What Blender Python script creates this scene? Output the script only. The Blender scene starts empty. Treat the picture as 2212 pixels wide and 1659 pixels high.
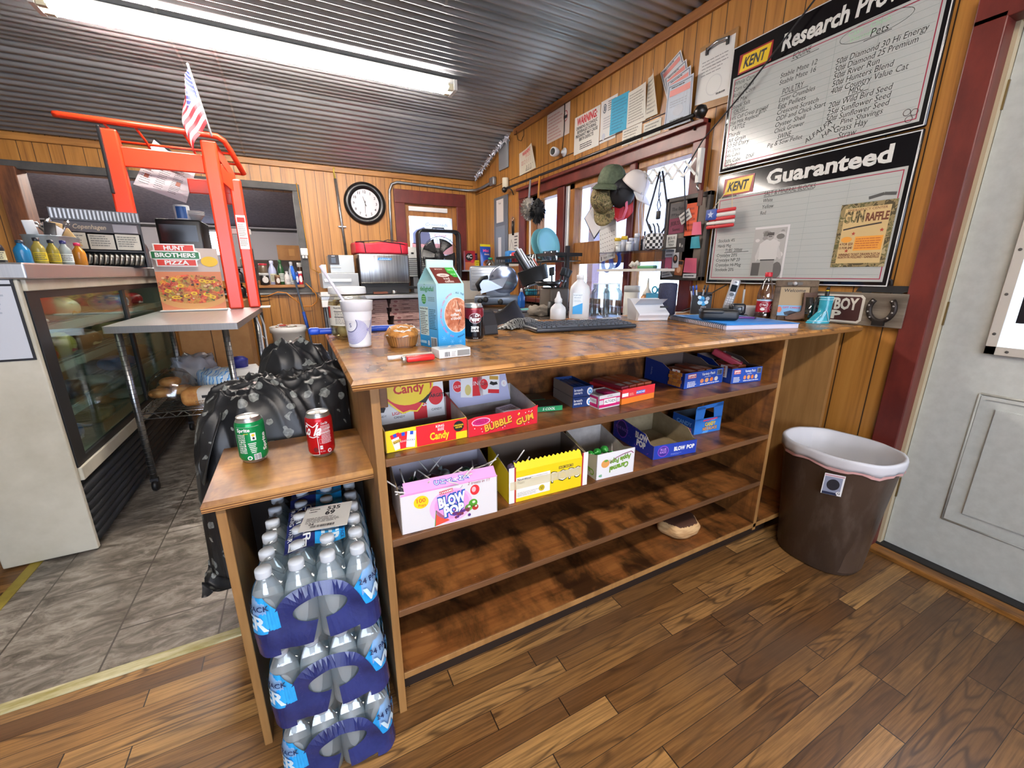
import bpy,bmesh,math,random
from mathutils import Vector,Matrix,Euler
random.seed(7)
PI = math.pi
scn = bpy.context.scene
COL = scn.collection

# ---------------- camera ----------------
cam_data = bpy.data.cameras.new('camera')
cam = bpy.data.objects.new('camera',cam_data)
COL.objects.link(cam)
cam_data.sensor_fit = 'HORIZONTAL'
cam_data.sensor_width = 36.0
cam_data.lens = 36.0 * 883.33 / 2212
cam_data.clip_start = 0.02
cam_data.clip_end = 200
_rx = Vector((0.889233868,-0.457452869,-0.0000363))
_ry = Vector((-0.119196969,-0.231628073,-0.965474245))
_rz = Vector((0.441650554,0.858536725,-0.260498522))
cam.matrix_world = Matrix(((_rx.x,-_ry.x,-_rz.x,0),(_rx.y,-_ry.y,-_rz.y,0),(_rx.z,-_ry.z,-_rz.z,1.2),(0,0,0,1)))
scn.camera = cam

# ---------------- world, daylight, exposure ----------------
world = bpy.data.worlds.new('world')
scn.world = world
world.use_nodes = True
_wn = world.node_tree.nodes
_bg = _wn['Background']
_bg.inputs[0].default_value = (0.70,0.80,1.0,1)
_bg.inputs[1].default_value = 8.0
scn.view_settings.view_transform = 'Standard'
scn.view_settings.look = 'None'
scn.view_settings.gamma = 1.0
scn.view_settings.use_curve_mapping = False
scn.view_settings.exposure = 0.75
TUBE_POWER = 95.0
scn.cycles.max_bounces = 8
scn.cycles.diffuse_bounces = 4
scn.cycles.glossy_bounces = 4
scn.cycles.transmission_bounces = 8
scn.cycles.transparent_max_bounces = 40
scn.cycles.caustics_reflective = False
scn.cycles.caustics_refractive = False
scn.cycles.sample_clamp_indirect = 6.0
scn.cycles.use_denoising = True

def area_portal(name,loc,rot,sx,sy):
    l = bpy.data.lights.new(name,'AREA')
    l.shape = 'RECTANGLE'; l.size = sx; l.size_y = sy
    l.cycles.is_portal = True
    o = bpy.data.objects.new(name,l); COL.objects.link(o)
    o.location = loc; o.rotation_euler = rot
area_portal('daylight_window',(2.36,2.92,1.45),(0,PI / 2,0),1.0,2.3)
area_portal('daylight_back_window',(1.57,5.36,1.55),(-PI / 2,0,0),0.8,0.9)
area_portal('daylight_fill_window',(-.4,-3.8,1.45),(PI / 2,0,0),3.6,1.5)  # portal for the unseen window added behind the camera as fill
area_portal('daylight_door',(2.40,0.25,1.45),(0,PI / 2,0),1.0,0.6)

# ---------------- materials ----------------
def lin(c):
    return c / 12.92 if c <= 0.04045 else ((c + 0.055) / 1.055) ** 2.4
def hexc(h):
    return tuple(lin(int(h[i:i + 2],16) / 255) for i in (0,2,4)) + (1.0,)
_mats = {}
def C(h,rough=0.5,metal=0.0,**kw):
    """plain surface of colour h (hex sRGB)"""
    key = (h,rough,metal,tuple(sorted(kw.items())))
    if key in _mats: return _mats[key]
    m = bpy.data.materials.new('surface_' + h)
    m.use_nodes = True
    b = m.node_tree.nodes['Principled BSDF']
    b.inputs['Base Color'].default_value = hexc(h)
    b.inputs['Roughness'].default_value = rough
    b.inputs['Metallic'].default_value = metal
    for k,v in kw.items():
        if k == 'emit':
            b.inputs['Emission Color'].default_value = hexc(h); b.inputs['Emission Strength'].default_value = v
        elif k == 'alpha': b.inputs['Alpha'].default_value = v
        elif k == 'trans': b.inputs['Transmission Weight'].default_value = v
        elif k == 'ior': b.inputs['IOR'].default_value = v
        elif k == 'spec': b.inputs['Specular IOR Level'].default_value = v
        elif k == 'coat': b.inputs['Coat Weight'].default_value = v
        elif k == 'sss': b.inputs['Subsurface Weight'].default_value = v
    _mats[key] = m
    return m

class NT:
    """small helper to wire a node material"""
    def __init__(s,name):
        s.m = bpy.data.materials.new(name); s.m.use_nodes = True
        s.t = s.m.node_tree; s.n = s.t.nodes; s.b = s.n['Principled BSDF']
        s._co = s.n.new('ShaderNodeTexCoord').outputs['Object']
    def set(s,node,key,val):
        sock = node.inputs[key]
        if hasattr(val,'links') or isinstance(val,bpy.types.NodeSocket): s.t.links.new(val,sock)
        else: sock.default_value = val
    def map(s,scale=(1,1,1),loc=(0,0,0),rot=(0,0,0),v=None):
        n = s.n.new('ShaderNodeMapping'); s.set(n,'Vector',v or s._co)
        n.inputs['Scale'].default_value = scale; n.inputs['Location'].default_value = loc; n.inputs['Rotation'].default_value = rot
        return n.outputs[0]
    def noise(s,v,scale=5,detail=4,rough=.55,dist=0.0):
        n = s.n.new('ShaderNodeTexNoise'); s.set(n,'Vector',v); s.set(n,'Scale',scale); s.set(n,'Detail',detail)
        s.set(n,'Roughness',rough); s.set(n,'Distortion',dist); return n.outputs[0]
    def voro(s,v,scale=5,feature='F1',out='Distance',rnd=1.0):
        n = s.n.new('ShaderNodeTexVoronoi'); n.feature = feature; s.set(n,'Vector',v); s.set(n,'Scale',scale); s.set(n,'Randomness',rnd); return n.outputs[out]
    def wave(s,v,scale=5,dist=2,detail=2,dscale=1,direction='X',prof='SIN'):
        n = s.n.new('ShaderNodeTexWave'); n.bands_direction = direction; n.wave_profile = prof; s.set(n,'Vector',v); s.set(n,'Scale',scale)
        s.set(n,'Distortion',dist); s.set(n,'Detail',detail); s.set(n,'Detail Scale',dscale); return n.outputs['Fac']
    def math(s,op,a,b=0.0,c=0.0,clamp=False):
        n = s.n.new('ShaderNodeMath'); n.operation = op; n.use_clamp = clamp
        s.set(n,0,a); s.set(n,1,b); s.set(n,2,c); return n.outputs[0]
    def ramp(s,fac,stops,interp='LINEAR'):
        n = s.n.new('ShaderNodeValToRGB'); s.set(n,0,fac); cr = n.color_ramp; cr.interpolation = interp
        while len(cr.elements) < len(stops): cr.elements.new(0.5)
        for e,(p,c) in zip(cr.elements,stops):
            e.position = p; e.color = hexc(c) if isinstance(c,str) else (c,c,c,1)
        return n.outputs[0]
    def mix(s,fac,a,b,mode='MIX'):
        n = s.n.new('ShaderNodeMix'); n.data_type = 'RGBA'; n.blend_type = mode
        s.set(n,0,fac)
        for i,val in ((6,a),(7,b)):
            if isinstance(val,str): val = hexc(val)
            s.set(n,i,val)
        return n.outputs[2]
    def sep(s,v=None):
        n = s.n.new('ShaderNodeSeparateXYZ'); s.set(n,0,v or s._co); return n.outputs
    def comb(s,x,y,z):
        n = s.n.new('ShaderNodeCombineXYZ'); s.set(n,0,x); s.set(n,1,y); s.set(n,2,z); return n.outputs[0]
    def bump(s,h,strength=.3,dist=.01):
        n = s.n.new('ShaderNodeBump'); s.set(n,'Height',h); n.inputs['Strength'].default_value = strength; n.inputs['Distance'].default_value = dist
        s.t.links.new(n.outputs[0],s.b.inputs['Normal'])
    def done(s,col=None,rough=None,metal=None,**kw):
        if col is not None: s.set(s.b,'Base Color',hexc(col) if isinstance(col,str) else col)
        if rough is not None: s.set(s.b,'Roughness',rough)
        if metal is not None: s.set(s.b,'Metallic',metal)
        for k,v in kw.items(): s.set(s.b,k,v)
        return s.m

def mat_paneling(name,axis):
    n = NT(name); o = n.sep(); c = o[axis]
    per = 0.4064; mask = None
    for off in (0.0,0.132,0.225,0.318):
        d = n.math('ABSOLUTE',n.math('WRAP',n.math('ADD',c,-off),per / 2,-per / 2))
        k = n.math('LESS_THAN',d,0.0022)
        mask = k if mask is None else n.math('MAXIMUM',mask,k)
    cell = n.math('FLOOR',n.math('MULTIPLY',c,1 / 0.1016))
    rnd = n.n.new('ShaderNodeTexWhiteNoise'); rnd.noise_dimensions = '1D'; n.set(rnd,'W',cell)
    v = n.map((34,34,1.3) if True else (1,1,1))
    g = n.noise(v,1.0,5,.6,.6)
    big = n.noise(n.map((3,3,.8)),1.2,3,.5)
    col = n.ramp(g,[(.28,'7d4a1b'),(.5,'a8702c'),(.75,'bd8740')])
    col = n.mix(n.math('MULTIPLY',rnd.outputs['Value'],.22),col,'8e5a22')
    col = n.mix(n.math('MULTIPLY',big,.25),col,'c79650')
    knots = n.math('LESS_THAN',n.voro(n.map((2.2,2.2,1.1)),3.0),.045)
    col = n.mix(n.math('MULTIPLY',knots,.7),col,'4d2a10')
    col = n.mix(mask,col,'2e1a0b')
    n.bump(n.math('SUBTRACT',n.math('MULTIPLY',g,.1),mask),.5,.003)
    return n.done(col,.42)

def mat_plankfloor():
    n = NT('oak_strip_floor'); o = n.sep(); x,y = o[0],o[1]
    W = 0.058
    row = n.math('FLOOR',n.math('DIVIDE',y,W))
    r1 = n.n.new('ShaderNodeTexWhiteNoise'); r1.noise_dimensions = '1D'; n.set(r1,'W',row)
    L = 0.66
    xs = n.math('DIVIDE',n.math('ADD',x,n.math('MULTIPLY',r1.outputs['Value'],7.0)),L)
    colid = n.math('FLOOR',xs)
    r2 = n.n.new('ShaderNodeTexWhiteNoise'); r2.noise_dimensions = '2D'; n.set(r2,'Vector',n.comb(row,colid,0.0))
    rv = r2.outputs['Value']
    fx = n.math('FRACT',xs); fy = n.math('FRACT',n.math('DIVIDE',y,W))
    ey = n.math('LESS_THAN',n.math('MINIMUM',fy,n.math('SUBTRACT',1.0,fy)),0.013)
    ex = n.math('LESS_THAN',n.math('MINIMUM',fx,n.math('SUBTRACT',1.0,fx)),0.0025)
    gap = n.math('MAXIMUM',ey,ex)
    off = n.math('MULTIPLY',rv,37.0)
    v = n.comb(n.math('ADD',n.math('MULTIPLY',x,1.7),off),n.math('ADD',n.math('MULTIPLY',y,14.0),off),off)
    nz = n.noise(v,.8,2.0,.5,.25)
    rings = n.math('SINE',n.math('MULTIPLY',n.math('ADD',nz,n.math('MULTIPLY',y,.4)),70.0))
    lines = n.math('MULTIPLY',n.math('POWER',n.math('ADD',n.math('MULTIPLY',rings,.5),.5),4.0),n.ramp(n.noise(n.comb(n.math('ADD',n.math('MULTIPLY',x,2.5),off),n.math('MULTIPLY',y,9.0),off),1.2,3),[(.40,0.0),(.58,1.0)]))
    fine = n.noise(n.comb(n.math('MULTIPLY',x,6.0),n.math('MULTIPLY',y,190.0),off),1.0,4,.6)
    col = n.ramp(rv,[(0.0,'664425'),(.4,'8a6236'),(.75,'ac7e48'),(1.0,'c89a5e')])
    col = n.mix(n.math('MULTIPLY',n.ramp(fine,[(.4,1.0),(.6,0.0)]),.5),col,'4b2f18')
    col = n.mix(n.math('MULTIPLY',lines,.72),col,'301c0e')
    dirt = n.ramp(n.noise(n.map((1.1,1.6,1)),1.6,6,.62),[(.42,0.0),(.68,1.0)])
    col = n.mix(n.math('MULTIPLY',dirt,.5),col,'574330')
    # trodden-in grime on the way to the door
    far = n.n.new('ShaderNodeVectorMath'); far.operation = 'DISTANCE'; n.set(far,0,n.map((1,1.1,0))); far.inputs[1].default_value = (2.0,.35,0)
    grime = n.math('MULTIPLY',n.ramp(far.outputs['Value'],[(.12,1.0),(.62,0.0)]),n.ramp(n.noise(n.map((3,5,1)),2.0,5,.6),[(.3,.35),(.6,1.0)]))
    col = n.mix(n.math('MULTIPLY',grime,.6),col,'42362b')
    col = n.mix(gap,col,'24150b')
    specks = n.math('LESS_THAN',n.voro(n.map((1,1,1)),9.0),.012)
    col = n.mix(specks,col,'cdb48c')
    n.bump(n.math('SUBTRACT',n.math('MULTIPLY',fine,.2),gap),.35,.002)
    return n.done(col,n.ramp(dirt,[(0,.34),(1,.6)]))

def mat_vinyl():
    n = NT('grey_slate_vinyl'); o = n.sep()
    br = n.n.new('ShaderNodeTexBrick'); n.set(br,'Vector',n.map((1,1,1),(.1,.07,0),(0,0,PI / 2)))
    br.offset = .5; n.set(br,'Scale',1.0); n.set(br,'Brick Width',.62); n.set(br,'Row Height',.31); n.set(br,'Mortar Size',.003)
    n.set(br,'Color1',(0,0,0,1)); n.set(br,'Color2',(1,1,1,1)); n.set(br,'Mortar',(.5,.5,.5,1))
    g = n.noise(n.map((1.5,3.4,1)),6.0,9,.72,.7)
    col = n.ramp(g,[(.34,'453e36'),(.46,'7a7268'),(.54,'a0988c'),(.66,'c2bab0')])
    col = n.mix(n.math('MULTIPLY',n.sep(br.outputs['Color'])[0],.28),col,'5f574c')
    col = n.mix(br.outputs['Fac'],col,'4a443c')
    dirt = n.ramp(n.noise(n.map((1,1,1),(5,2,0)),1.3,5,.6),[(.45,0.0),(.7,1.0)])
    col = n.mix(n.math('MULTIPLY',dirt,.55),col,'3e362d')
    n.bump(g,.25,.004)
    return n.done(col,.36)

def mat_burnt(name,light,mid,dark,amount=.5,axis=0,rough=.35,freq=1.0):
    """plywood darkened in patches with a torch, then varnished; grain along axis"""
    n = NT(name)
    sg = [14,14,14]; sg[axis] = 1.4
    sb = [2.6 * freq] * 3; sb[axis] = 4.6 * freq
    g = n.noise(n.map(tuple(sg)),3.0,5,.6,.5)
    base = n.ramp(g,[(.3,mid),(.6,light)])
    b = n.noise(n.map(tuple(sb)),1.1,5,.62,.35)
    st = [7,7,7]; st[axis] = 20
    b2 = n.noise(n.map(tuple(st)),1.0,3,.5)
    burn = n.ramp(n.math('ADD',n.math('MULTIPLY',b,.8),n.math('MULTIPLY',b2,.2)),[(amount - .09,1.0),(amount,.45),(amount + .09,0.0)])
    col = n.mix(n.math('MULTIPLY',burn,.88),base,dark)
    specks = n.math('LESS_THAN',n.voro(n.map((1,1,1)),14.0),.02)
    col = n.mix(n.math('MULTIPLY',specks,.8),col,'c9a074')
    return n.done(col,rough)

def mat_noise(name,a,b,scale=8,rough=.5,metal=0.0,stretch=(1,1,1),lo=.35,hi=.65,bump=0.0,detail=5,**kw):
    n = NT(name); g = n.noise(n.map(stretch),scale,detail,.6)
    if bump: n.bump(g,bump,.01)
    return n.done(n.ramp(g,[(lo,a),(hi,b)]),rough,metal,**kw)

def mat_glass(name,tint='ffffff',refl=.12,rough=.03):
    """thin clear pane or film: mostly see-through with a sheen"""
    m = bpy.data.materials.new(name); m.use_nodes = True; t = m.node_tree; n = t.nodes
    n.remove(n['Principled BSDF'])
    tr = n.new('ShaderNodeBsdfTransparent'); tr.inputs[0].default_value = hexc(tint)
    gl = n.new('ShaderNodeBsdfGlossy'); gl.inputs['Roughness'].default_value = rough
    lw = n.new('ShaderNodeLayerWeight'); lw.inputs[0].default_value = .35
    mu = n.new('ShaderNodeMath'); mu.operation = 'MULTIPLY_ADD'; mu.inputs[1].default_value = .4; mu.inputs[2].default_value = refl
    mu.use_clamp = True
    mx = n.new('ShaderNodeMixShader')
    t.links.new(lw.outputs['Fresnel'],mu.inputs[0]); t.links.new(mu.outputs[0],mx.inputs[0])
    t.links.new(tr.outputs[0],mx.inputs[1]); t.links.new(gl.outputs[0],mx.inputs[2])
    t.links.new(mx.outputs[0],n['Material Output'].inputs[0])
    return m

M_BACKWALL = mat_paneling('amber_paneling_x',0)
M_RIGHTWALL = mat_paneling('amber_paneling_y',1)
M_FLOOR = mat_plankfloor()
M_VINYL = mat_vinyl()
M_TOP = mat_burnt('burnt_plywood_top','c08a4a','98622e','382a26',.46,0,.27,2.2)
M_SHELF = mat_burnt('burnt_plywood_shelf','9a6232','744320','170e09',.50,0,.34,1.9)
M_PLY = mat_noise('pale_plywood','8d6537','a67c48',3,.5,stretch=(9,9,.8))
M_PLYDARK = mat_noise('brown_plywood','5b3d25','76502f',3,.5,stretch=(.8,9,9))
M_PLYEDGE = NT('plywood_edge')
_g = M_PLYEDGE
_z = _g.sep()[2]
_st = _g.math('SINE',_g.math('MULTIPLY',_z,1100.0))
M_PLYEDGE = _g.done(_g.ramp(_g.math('MULTIPLY_ADD',_st,.5,.5),[(.15,'5d3617'),(.55,'9a6a34'),(.9,'b98a52')]),.4)
M_RED = mat_noise('oxblood_trim_paint','541d18','6b2820',6,.42,stretch=(2,2,1))
M_REDK = C('e2361c',.3)
M_STEEL = mat_noise('brushed_steel','b4b4b4','bebebc',2,.36,.85,stretch=(60,1,1))
M_STEELV = mat_noise('brushed_steel_upright','8a8a8a','b0b0ae',2,.3,1.0,stretch=(40,40,1))
M_CHROME = C('c8c8c8',.18,1.0)
M_GALV = mat_noise('galvanised_pipe','86888a','a4a6a6',12,.42,.85)
M_BLACK = C('121212',.45)
M_BLACKG = C('0c0c0d',.2)
M_WHITE = C('e4e4e2',.5)
M_CARD = mat_noise('grey_cardboard','8f7a5e','9c876a',20,.8)
M_KRAFT = mat_noise('kraft_cardboard','8a6238','9b7145',6,.8)
M_GLASS = mat_glass('clear_pane','f4faf8',.05)
M_FILM = mat_glass('clear_film','f2f4f4',.10,.12)
M_BOTTLE = mat_glass('clear_bottle','e4ecee',.12,.06)
_t = M_BOTTLE.node_tree; _d = _t.nodes.new('ShaderNodeBsdfDiffuse'); _d.inputs[0].default_value = hexc('cfd9dd')
_tl = _t.nodes.new('ShaderNodeBsdfTranslucent'); _tl.inputs[0].default_value = hexc('dfe8ec')
_a = _t.nodes.new('ShaderNodeAddShader'); _t.links.new(_d.outputs[0],_a.inputs[0]); _t.links.new(_tl.outputs[0],_a.inputs[1])
_mx = _t.nodes.new('ShaderNodeMixShader'); _mx.inputs[0].default_value = .30
_old = _t.nodes['Material Output'].inputs[0].links[0].from_socket
_t.links.new(_old,_mx.inputs[1]); _t.links.new(_a.outputs[0],_mx.inputs[2]); _t.links.new(_mx.outputs[0],_t.nodes['Material Output'].inputs[0])

# ---------------- mesh builder ----------------
_txtcache = {}
def text2d(s,bold=0.0,shear=0.0,spacing=1.0):
    key = (s,bold,shear,spacing)
    if key in _txtcache: return _txtcache[key]
    c = bpy.data.curves.new('t','FONT'); c.body = s; c.resolution_u = 2; c.offset = bold; c.shear = shear; c.space_character = spacing
    o = bpy.data.objects.new('t',c); me = o.to_mesh()
    r = ([(v.co.x,v.co.y) for v in me.vertices],[tuple(p.vertices) for p in me.polygons])
    o.to_mesh_clear(); bpy.data.objects.remove(o); bpy.data.curves.remove(c)
    _txtcache[key] = r
    return r

class Plane:
    """flat drawing surface: origin, x and y directions; lift goes along the normal"""
    step = None
    def __init__(s,o,ex,ey):
        s.o = Vector(o); s.ex = Vector(ex).normalized(); s.ey = Vector(ey).normalized(); s.n = s.ex.cross(s.ey).normalized()
    def __call__(s,x,y,h=0.0): return s.o + s.ex * x + s.ey * y + s.n * h
    def at(s,x,y,deg=0,h=0.0):
        a = math.radians(deg)
        p = Plane((0,0,0),(1,0,0),(0,1,0)); p.o = s(x,y,h)
        p.ex = s.ex * math.cos(a) + s.ey * math.sin(a); p.ey = s.ey * math.cos(a) - s.ex * math.sin(a); p.n = s.n
        return p
class Cyl:
    """drawing surface wrapped round a vertical axis; x runs round to the right as seen from outside"""
    def __init__(s,r,a0,c=(0,0,0),prof=None,step=.003): s.r = r; s.a0 = math.radians(a0); s.c = Vector(c); s.step = step; s.prof = prof
    def __call__(s,x,y,h=0.0):
        r = (s.prof(y) if s.prof else s.r) + h; a = s.a0 + x / s.r
        return s.c + Vector((r * math.cos(a),r * math.sin(a),y))

class MB:
    def __init__(s): s.v = []; s.f = []; s.mi = []; s.sm = []; s.mats = []; s.T = None
    def m(s,mat):
        if mat not in s.mats: s.mats.append(mat)
        return s.mats.index(mat)
    def add(s,vs,fs,mat,smooth=False,T=None):
        b = len(s.v); T = T or s.T
        for v in vs:
            v = Vector(v); s.v.append(tuple(T @ v) if T else tuple(v))
        k = s.m(mat)
        for f in fs: s.f.append(tuple(b + i for i in f)); s.mi.append(k); s.sm.append(smooth)
        return s
    def box(s,x0,x1,y0,y1,z0,z1,mat,T=None,top=None,bot=None):
        """box; top/bot = (dx0,dx1,dy0,dy1) insets for tapering"""
        t = top or (0,0,0,0); b = bot or (0,0,0,0)
        vs = [(x0 + b[0],y0 + b[2],z0),(x1 - b[1],y0 + b[2],z0),(x1 - b[1],y1 - b[3],z0),(x0 + b[0],y1 - b[3],z0),
              (x0 + t[0],y0 + t[2],z1),(x1 - t[1],y0 + t[2],z1),(x1 - t[1],y1 - t[3],z1),(x0 + t[0],y1 - t[3],z1)]
        return s.add(vs,[(3,2,1,0),(4,5,6,7),(0,1,5,4),(1,2,6,5),(2,3,7,6),(3,0,4,7)],mat,False,T)
    def rbox(s,x0,x1,y0,y1,z0,z1,r,mat,seg=3,T=None,smooth=True):
        """box with rounded edges"""
        bm = bmesh.new(); bmesh.ops.create_cube(bm,size=1)
        for v in bm.verts: v.co = ((x0 + x1) / 2 + v.co.x * (x1 - x0),(y0 + y1) / 2 + v.co.y * (y1 - y0),(z0 + z1) / 2 + v.co.z * (z1 - z0))
        bmesh.ops.bevel(bm,geom=bm.edges[:],offset=r,segments=seg,profile=.5,affect='EDGES')
        return s.bm(bm,mat,smooth,T)
    def bm(s,bm,mat,smooth=True,T=None):
        bm.verts.index_update()
        s.add([v.co[:] for v in bm.verts],[[v.index for v in f.verts] for f in bm.faces],mat,smooth,T); bm.free(); return s
    def lathe(s,prof,mat,n=28,T=None,c=(0,0,0),smooth=True,cap0=True,cap1=True,sx=1.0,sy=1.0):
        vs = []; fs = []
        for r,z in prof:
            for i in range(n):
                a = 2 * PI * i / n; vs.append((c[0] + r * math.cos(a) * sx,c[1] + r * math.sin(a) * sy,c[2] + z))
        for k in range(len(prof) - 1):
            for i in range(n):
                j = (i + 1) % n; fs.append((k * n + i,k * n + j,(k + 1) * n + j,(k + 1) * n + i))
        s.add(vs,fs,mat,smooth,T)
        b = len(s.v) - len(vs); k = s.m(mat)
        if cap0 and prof[0][0] > 1e-5: s.f.append(tuple(b + n - 1 - i for i in range(n))); s.mi.append(k); s.sm.append(False)
        if cap1 and prof[-1][0] > 1e-5: s.f.append(tuple(b + (len(prof) - 1) * n + i for i in range(n))); s.mi.append(k); s.sm.append(False)
        return s
    def cyl(s,p0,p1,r,mat,n=14,r1=None,smooth=True):
        return s.tube([p0,p1],r,mat,n,r1=r1,smooth=smooth)
    def tube(s,pts,r,mat,n=8,closed=False,r1=None,smooth=True,radii=None):
        P = [Vector(p) for p in pts]; vs = []; fs = []; k = len(P); prev = None
        for i,p in enumerate(P):
            a = P[(i - 1) % k] if (i > 0 or closed) else p; b = P[(i + 1) % k] if (i < k - 1 or closed) else p
            d = (b - a).normalized()
            if prev is None:
                u = d.cross(Vector((0,0,1)))
                if u.length < .01: u = d.cross(Vector((1,0,0)))
            else: u = prev - d * prev.dot(d)
            u.normalize(); prev = u; w = d.cross(u)
            rr = radii[i] if radii else (r if r1 is None else r + (r1 - r) * i / (k - 1))
            for j in range(n):
                t = 2 * PI * j / n; vs.append(p + u * (rr * math.cos(t)) + w * (rr * math.sin(t)))
        for i in range(k if closed else k - 1):
            i2 = (i + 1) % k
            for j in range(n):
                j2 = (j + 1) % n; fs.append((i * n + j,i * n + j2,i2 * n + j2,i2 * n + j))
        if not closed: fs.append(tuple(range(n))[::-1]); fs.append(tuple((k - 1) * n + j for j in range(n)))
        return s.add(vs,fs,mat,smooth)
    def prism(s,pts,S,h0,h1,mat,side=None):
        """outline (x,y) drawn on surface S and raised from h0 to h1"""
        n = len(pts); vs = [S(x,y,h0) for x,y in pts] + [S(x,y,h1) for x,y in pts]
        s.add(vs,[tuple(range(n))[::-1],tuple(range(n,2 * n))],mat)
        s.add(vs,[(i,(i + 1) % n,n + (i + 1) % n,n + i) for i in range(n)],side or mat)
        return s
    def grid(s,fn,nu,nv,mat,smooth=True,closeu=False):
        vs = [fn(i / nu,j / nv) for j in range(nv + 1) for i in range(nu + 1)]
        fs = [(j * (nu + 1) + i,j * (nu + 1) + i + 1,(j + 1) * (nu + 1) + i + 1,(j + 1) * (nu + 1) + i) for j in range(nv) for i in range(nu)]
        return s.add(vs,fs,mat,smooth)
    # ---- flat graphics on a surface S ----
    def flat(s,S,v2,f2,mat,lift):
        if S.step:
            bm = bmesh.new(); vv = [bm.verts.new((x,y,0)) for x,y in v2]
            for f in f2:
                try: bm.faces.new([vv[i] for i in f])
                except ValueError: pass
            x0 = min(x for x,y in v2); x1 = max(x for x,y in v2); x = x0 + S.step
            while x < x1:
                bmesh.ops.bisect_plane(bm,geom=bm.verts[:] + bm.edges[:] + bm.faces[:],plane_co=(x,0,0),plane_no=(1,0,0)); x += S.step
            if S.prof:
                y0 = min(y for x,y in v2); y1 = max(y for x,y in v2); y = y0 + .003
                while y < y1:
                    bmesh.ops.bisect_plane(bm,geom=bm.verts[:] + bm.edges[:] + bm.faces[:],plane_co=(0,y,0),plane_no=(0,1,0)); y += .003
            bm.verts.index_update()
            v2 = [(v.co.x,v.co.y) for v in bm.verts]; f2 = [[v.index for v in f.verts] for f in bm.faces]; bm.free()
        return s.add([S(x,y,lift) for x,y in v2],f2,mat)
    def rect(s,S,x0,x1,y0,y1,mat,lift=.0004):
        return s.flat(S,[(x0,y0),(x1,y0),(x1,y1),(x0,y1)],[(0,1,2,3)],mat,lift)
    def poly(s,S,pts,mat,lift=.0004):
        return s.flat(S,pts,[tuple(range(len(pts)))],mat,lift)
    def ell(s,S,cx,cy,rx,ry,mat,lift=.0004,n=28):
        return s.poly(S,[(cx + rx * math.cos(2 * PI * i / n),cy + ry * math.sin(2 * PI * i / n)) for i in range(n)],mat,lift)
    def frame(s,S,x0,x1,y0,y1,w,mat,lift=.0004):
        s.rect(S,x0,x1,y0,y0 + w,mat,lift); s.rect(S,x0,x1,y1 - w,y1,mat,lift)
        s.rect(S,x0,x0 + w,y0 + w,y1 - w,mat,lift); return s.rect(S,x1 - w,x1,y0 + w,y1 - w,mat,lift)
    def line(s,S,pts,w,mat,lift=.0005):
        for (ax,ay),(bx,by) in zip(pts,pts[1:]):
            d = math.hypot(bx - ax,by - ay) or 1e-9; nx,ny = -(by - ay) / d * w / 2,(bx - ax) / d * w / 2
            s.flat(S,[(ax + nx,ay + ny),(ax - nx,ay - ny),(bx - nx,by - ny),(bx + nx,by + ny)],[(0,1,2,3)],mat,lift)
        return s
    def text(s,S,t,x,y,h,mat,lift=.0006,bold=0.0,shear=0.0,align='C',w=None,deg=0.0,spacing=1.0,arc=None):
        """t with capital height h, baseline y; w = total width to fit; arc = radius to bend the line (up)"""
        v,f = text2d(t,bold,shear,spacing)
        if not v: return s
        x0 = min(p[0] for p in v); x1 = max(p[0] for p in v); k = h / .69; kx = k if w is None else w / (x1 - x0)
        ax = {'C': (x0 + x1) / 2,'L': x0,'R': x1}[align]
        ca,sa = math.cos(math.radians(deg)),math.sin(math.radians(deg)); out = []
        for px,py in v:
            px = (px - ax) * kx; py = py * k
            if arc: a = px / arc; px,py = (arc + py) * math.sin(a),(arc + py) * math.cos(a) - arc
            out.append((x + px * ca - py * sa,y + px * sa + py * ca))
        return s.flat(S,out,f,mat,lift)
    def lines(s,S,x0,x1,y1,y0,n,mat,h=None,lift=.0006,seed=1,rag=.3):
        """rows of small print"""
        r = random.Random(seed); dy = (y1 - y0) / n; h = h or dy * .4
        for i in range(n):
            y = y1 - (i + .7) * dy; x = x0; e = x1 - r.random() * rag * (x1 - x0)
            while x < e:
                l = (x1 - x0) * (.05 + .16 * r.random()); s.rect(S,x,min(x + l,e),y,y + h,mat,lift); x += l + (x1 - x0) * .022
        return s
    def bars(s,S,x0,x1,y0,y1,mat,white=None,lift=.0006,n=18,seed=3):
        r = random.Random(seed)
        if white: s.rect(S,x0 - (x1 - x0) * .06,x1 + (x1 - x0) * .06,y0 - (y1 - y0) * .08,y1 + (y1 - y0) * .08,white,lift * .6)
        d = (x1 - x0) / n
        for i in range(n): s.rect(S,x0 + i * d,x0 + (i + .3 + .5 * r.random()) * d,y0,y1,mat,lift)
        return s
    def build(s,name,parent=None,label=None,solid=0.0,sub=0,bevel=0.0):
        me = bpy.data.meshes.new(name); me.from_pydata(s.v,[],s.f)
        for m in s.mats: me.materials.append(m)
        me.polygons.foreach_set('material_index',s.mi); me.polygons.foreach_set('use_smooth',s.sm); me.update()
        o = bpy.data.objects.new(name,me); COL.objects.link(o)
        if parent: o.parent = parent
        if label: o['label'] = label
        if bevel:
            k = o.modifiers.new('bevel','BEVEL'); k.width = bevel; k.segments = 2; k.limit_method = 'ANGLE'; k.angle_limit = .6
        if solid: k = o.modifiers.new('solid','SOLIDIFY'); k.thickness = solid; k.offset = 0
        if sub: k = o.modifiers.new('sub','SUBSURF'); k.levels = sub; k.render_levels = sub
        return o

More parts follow.
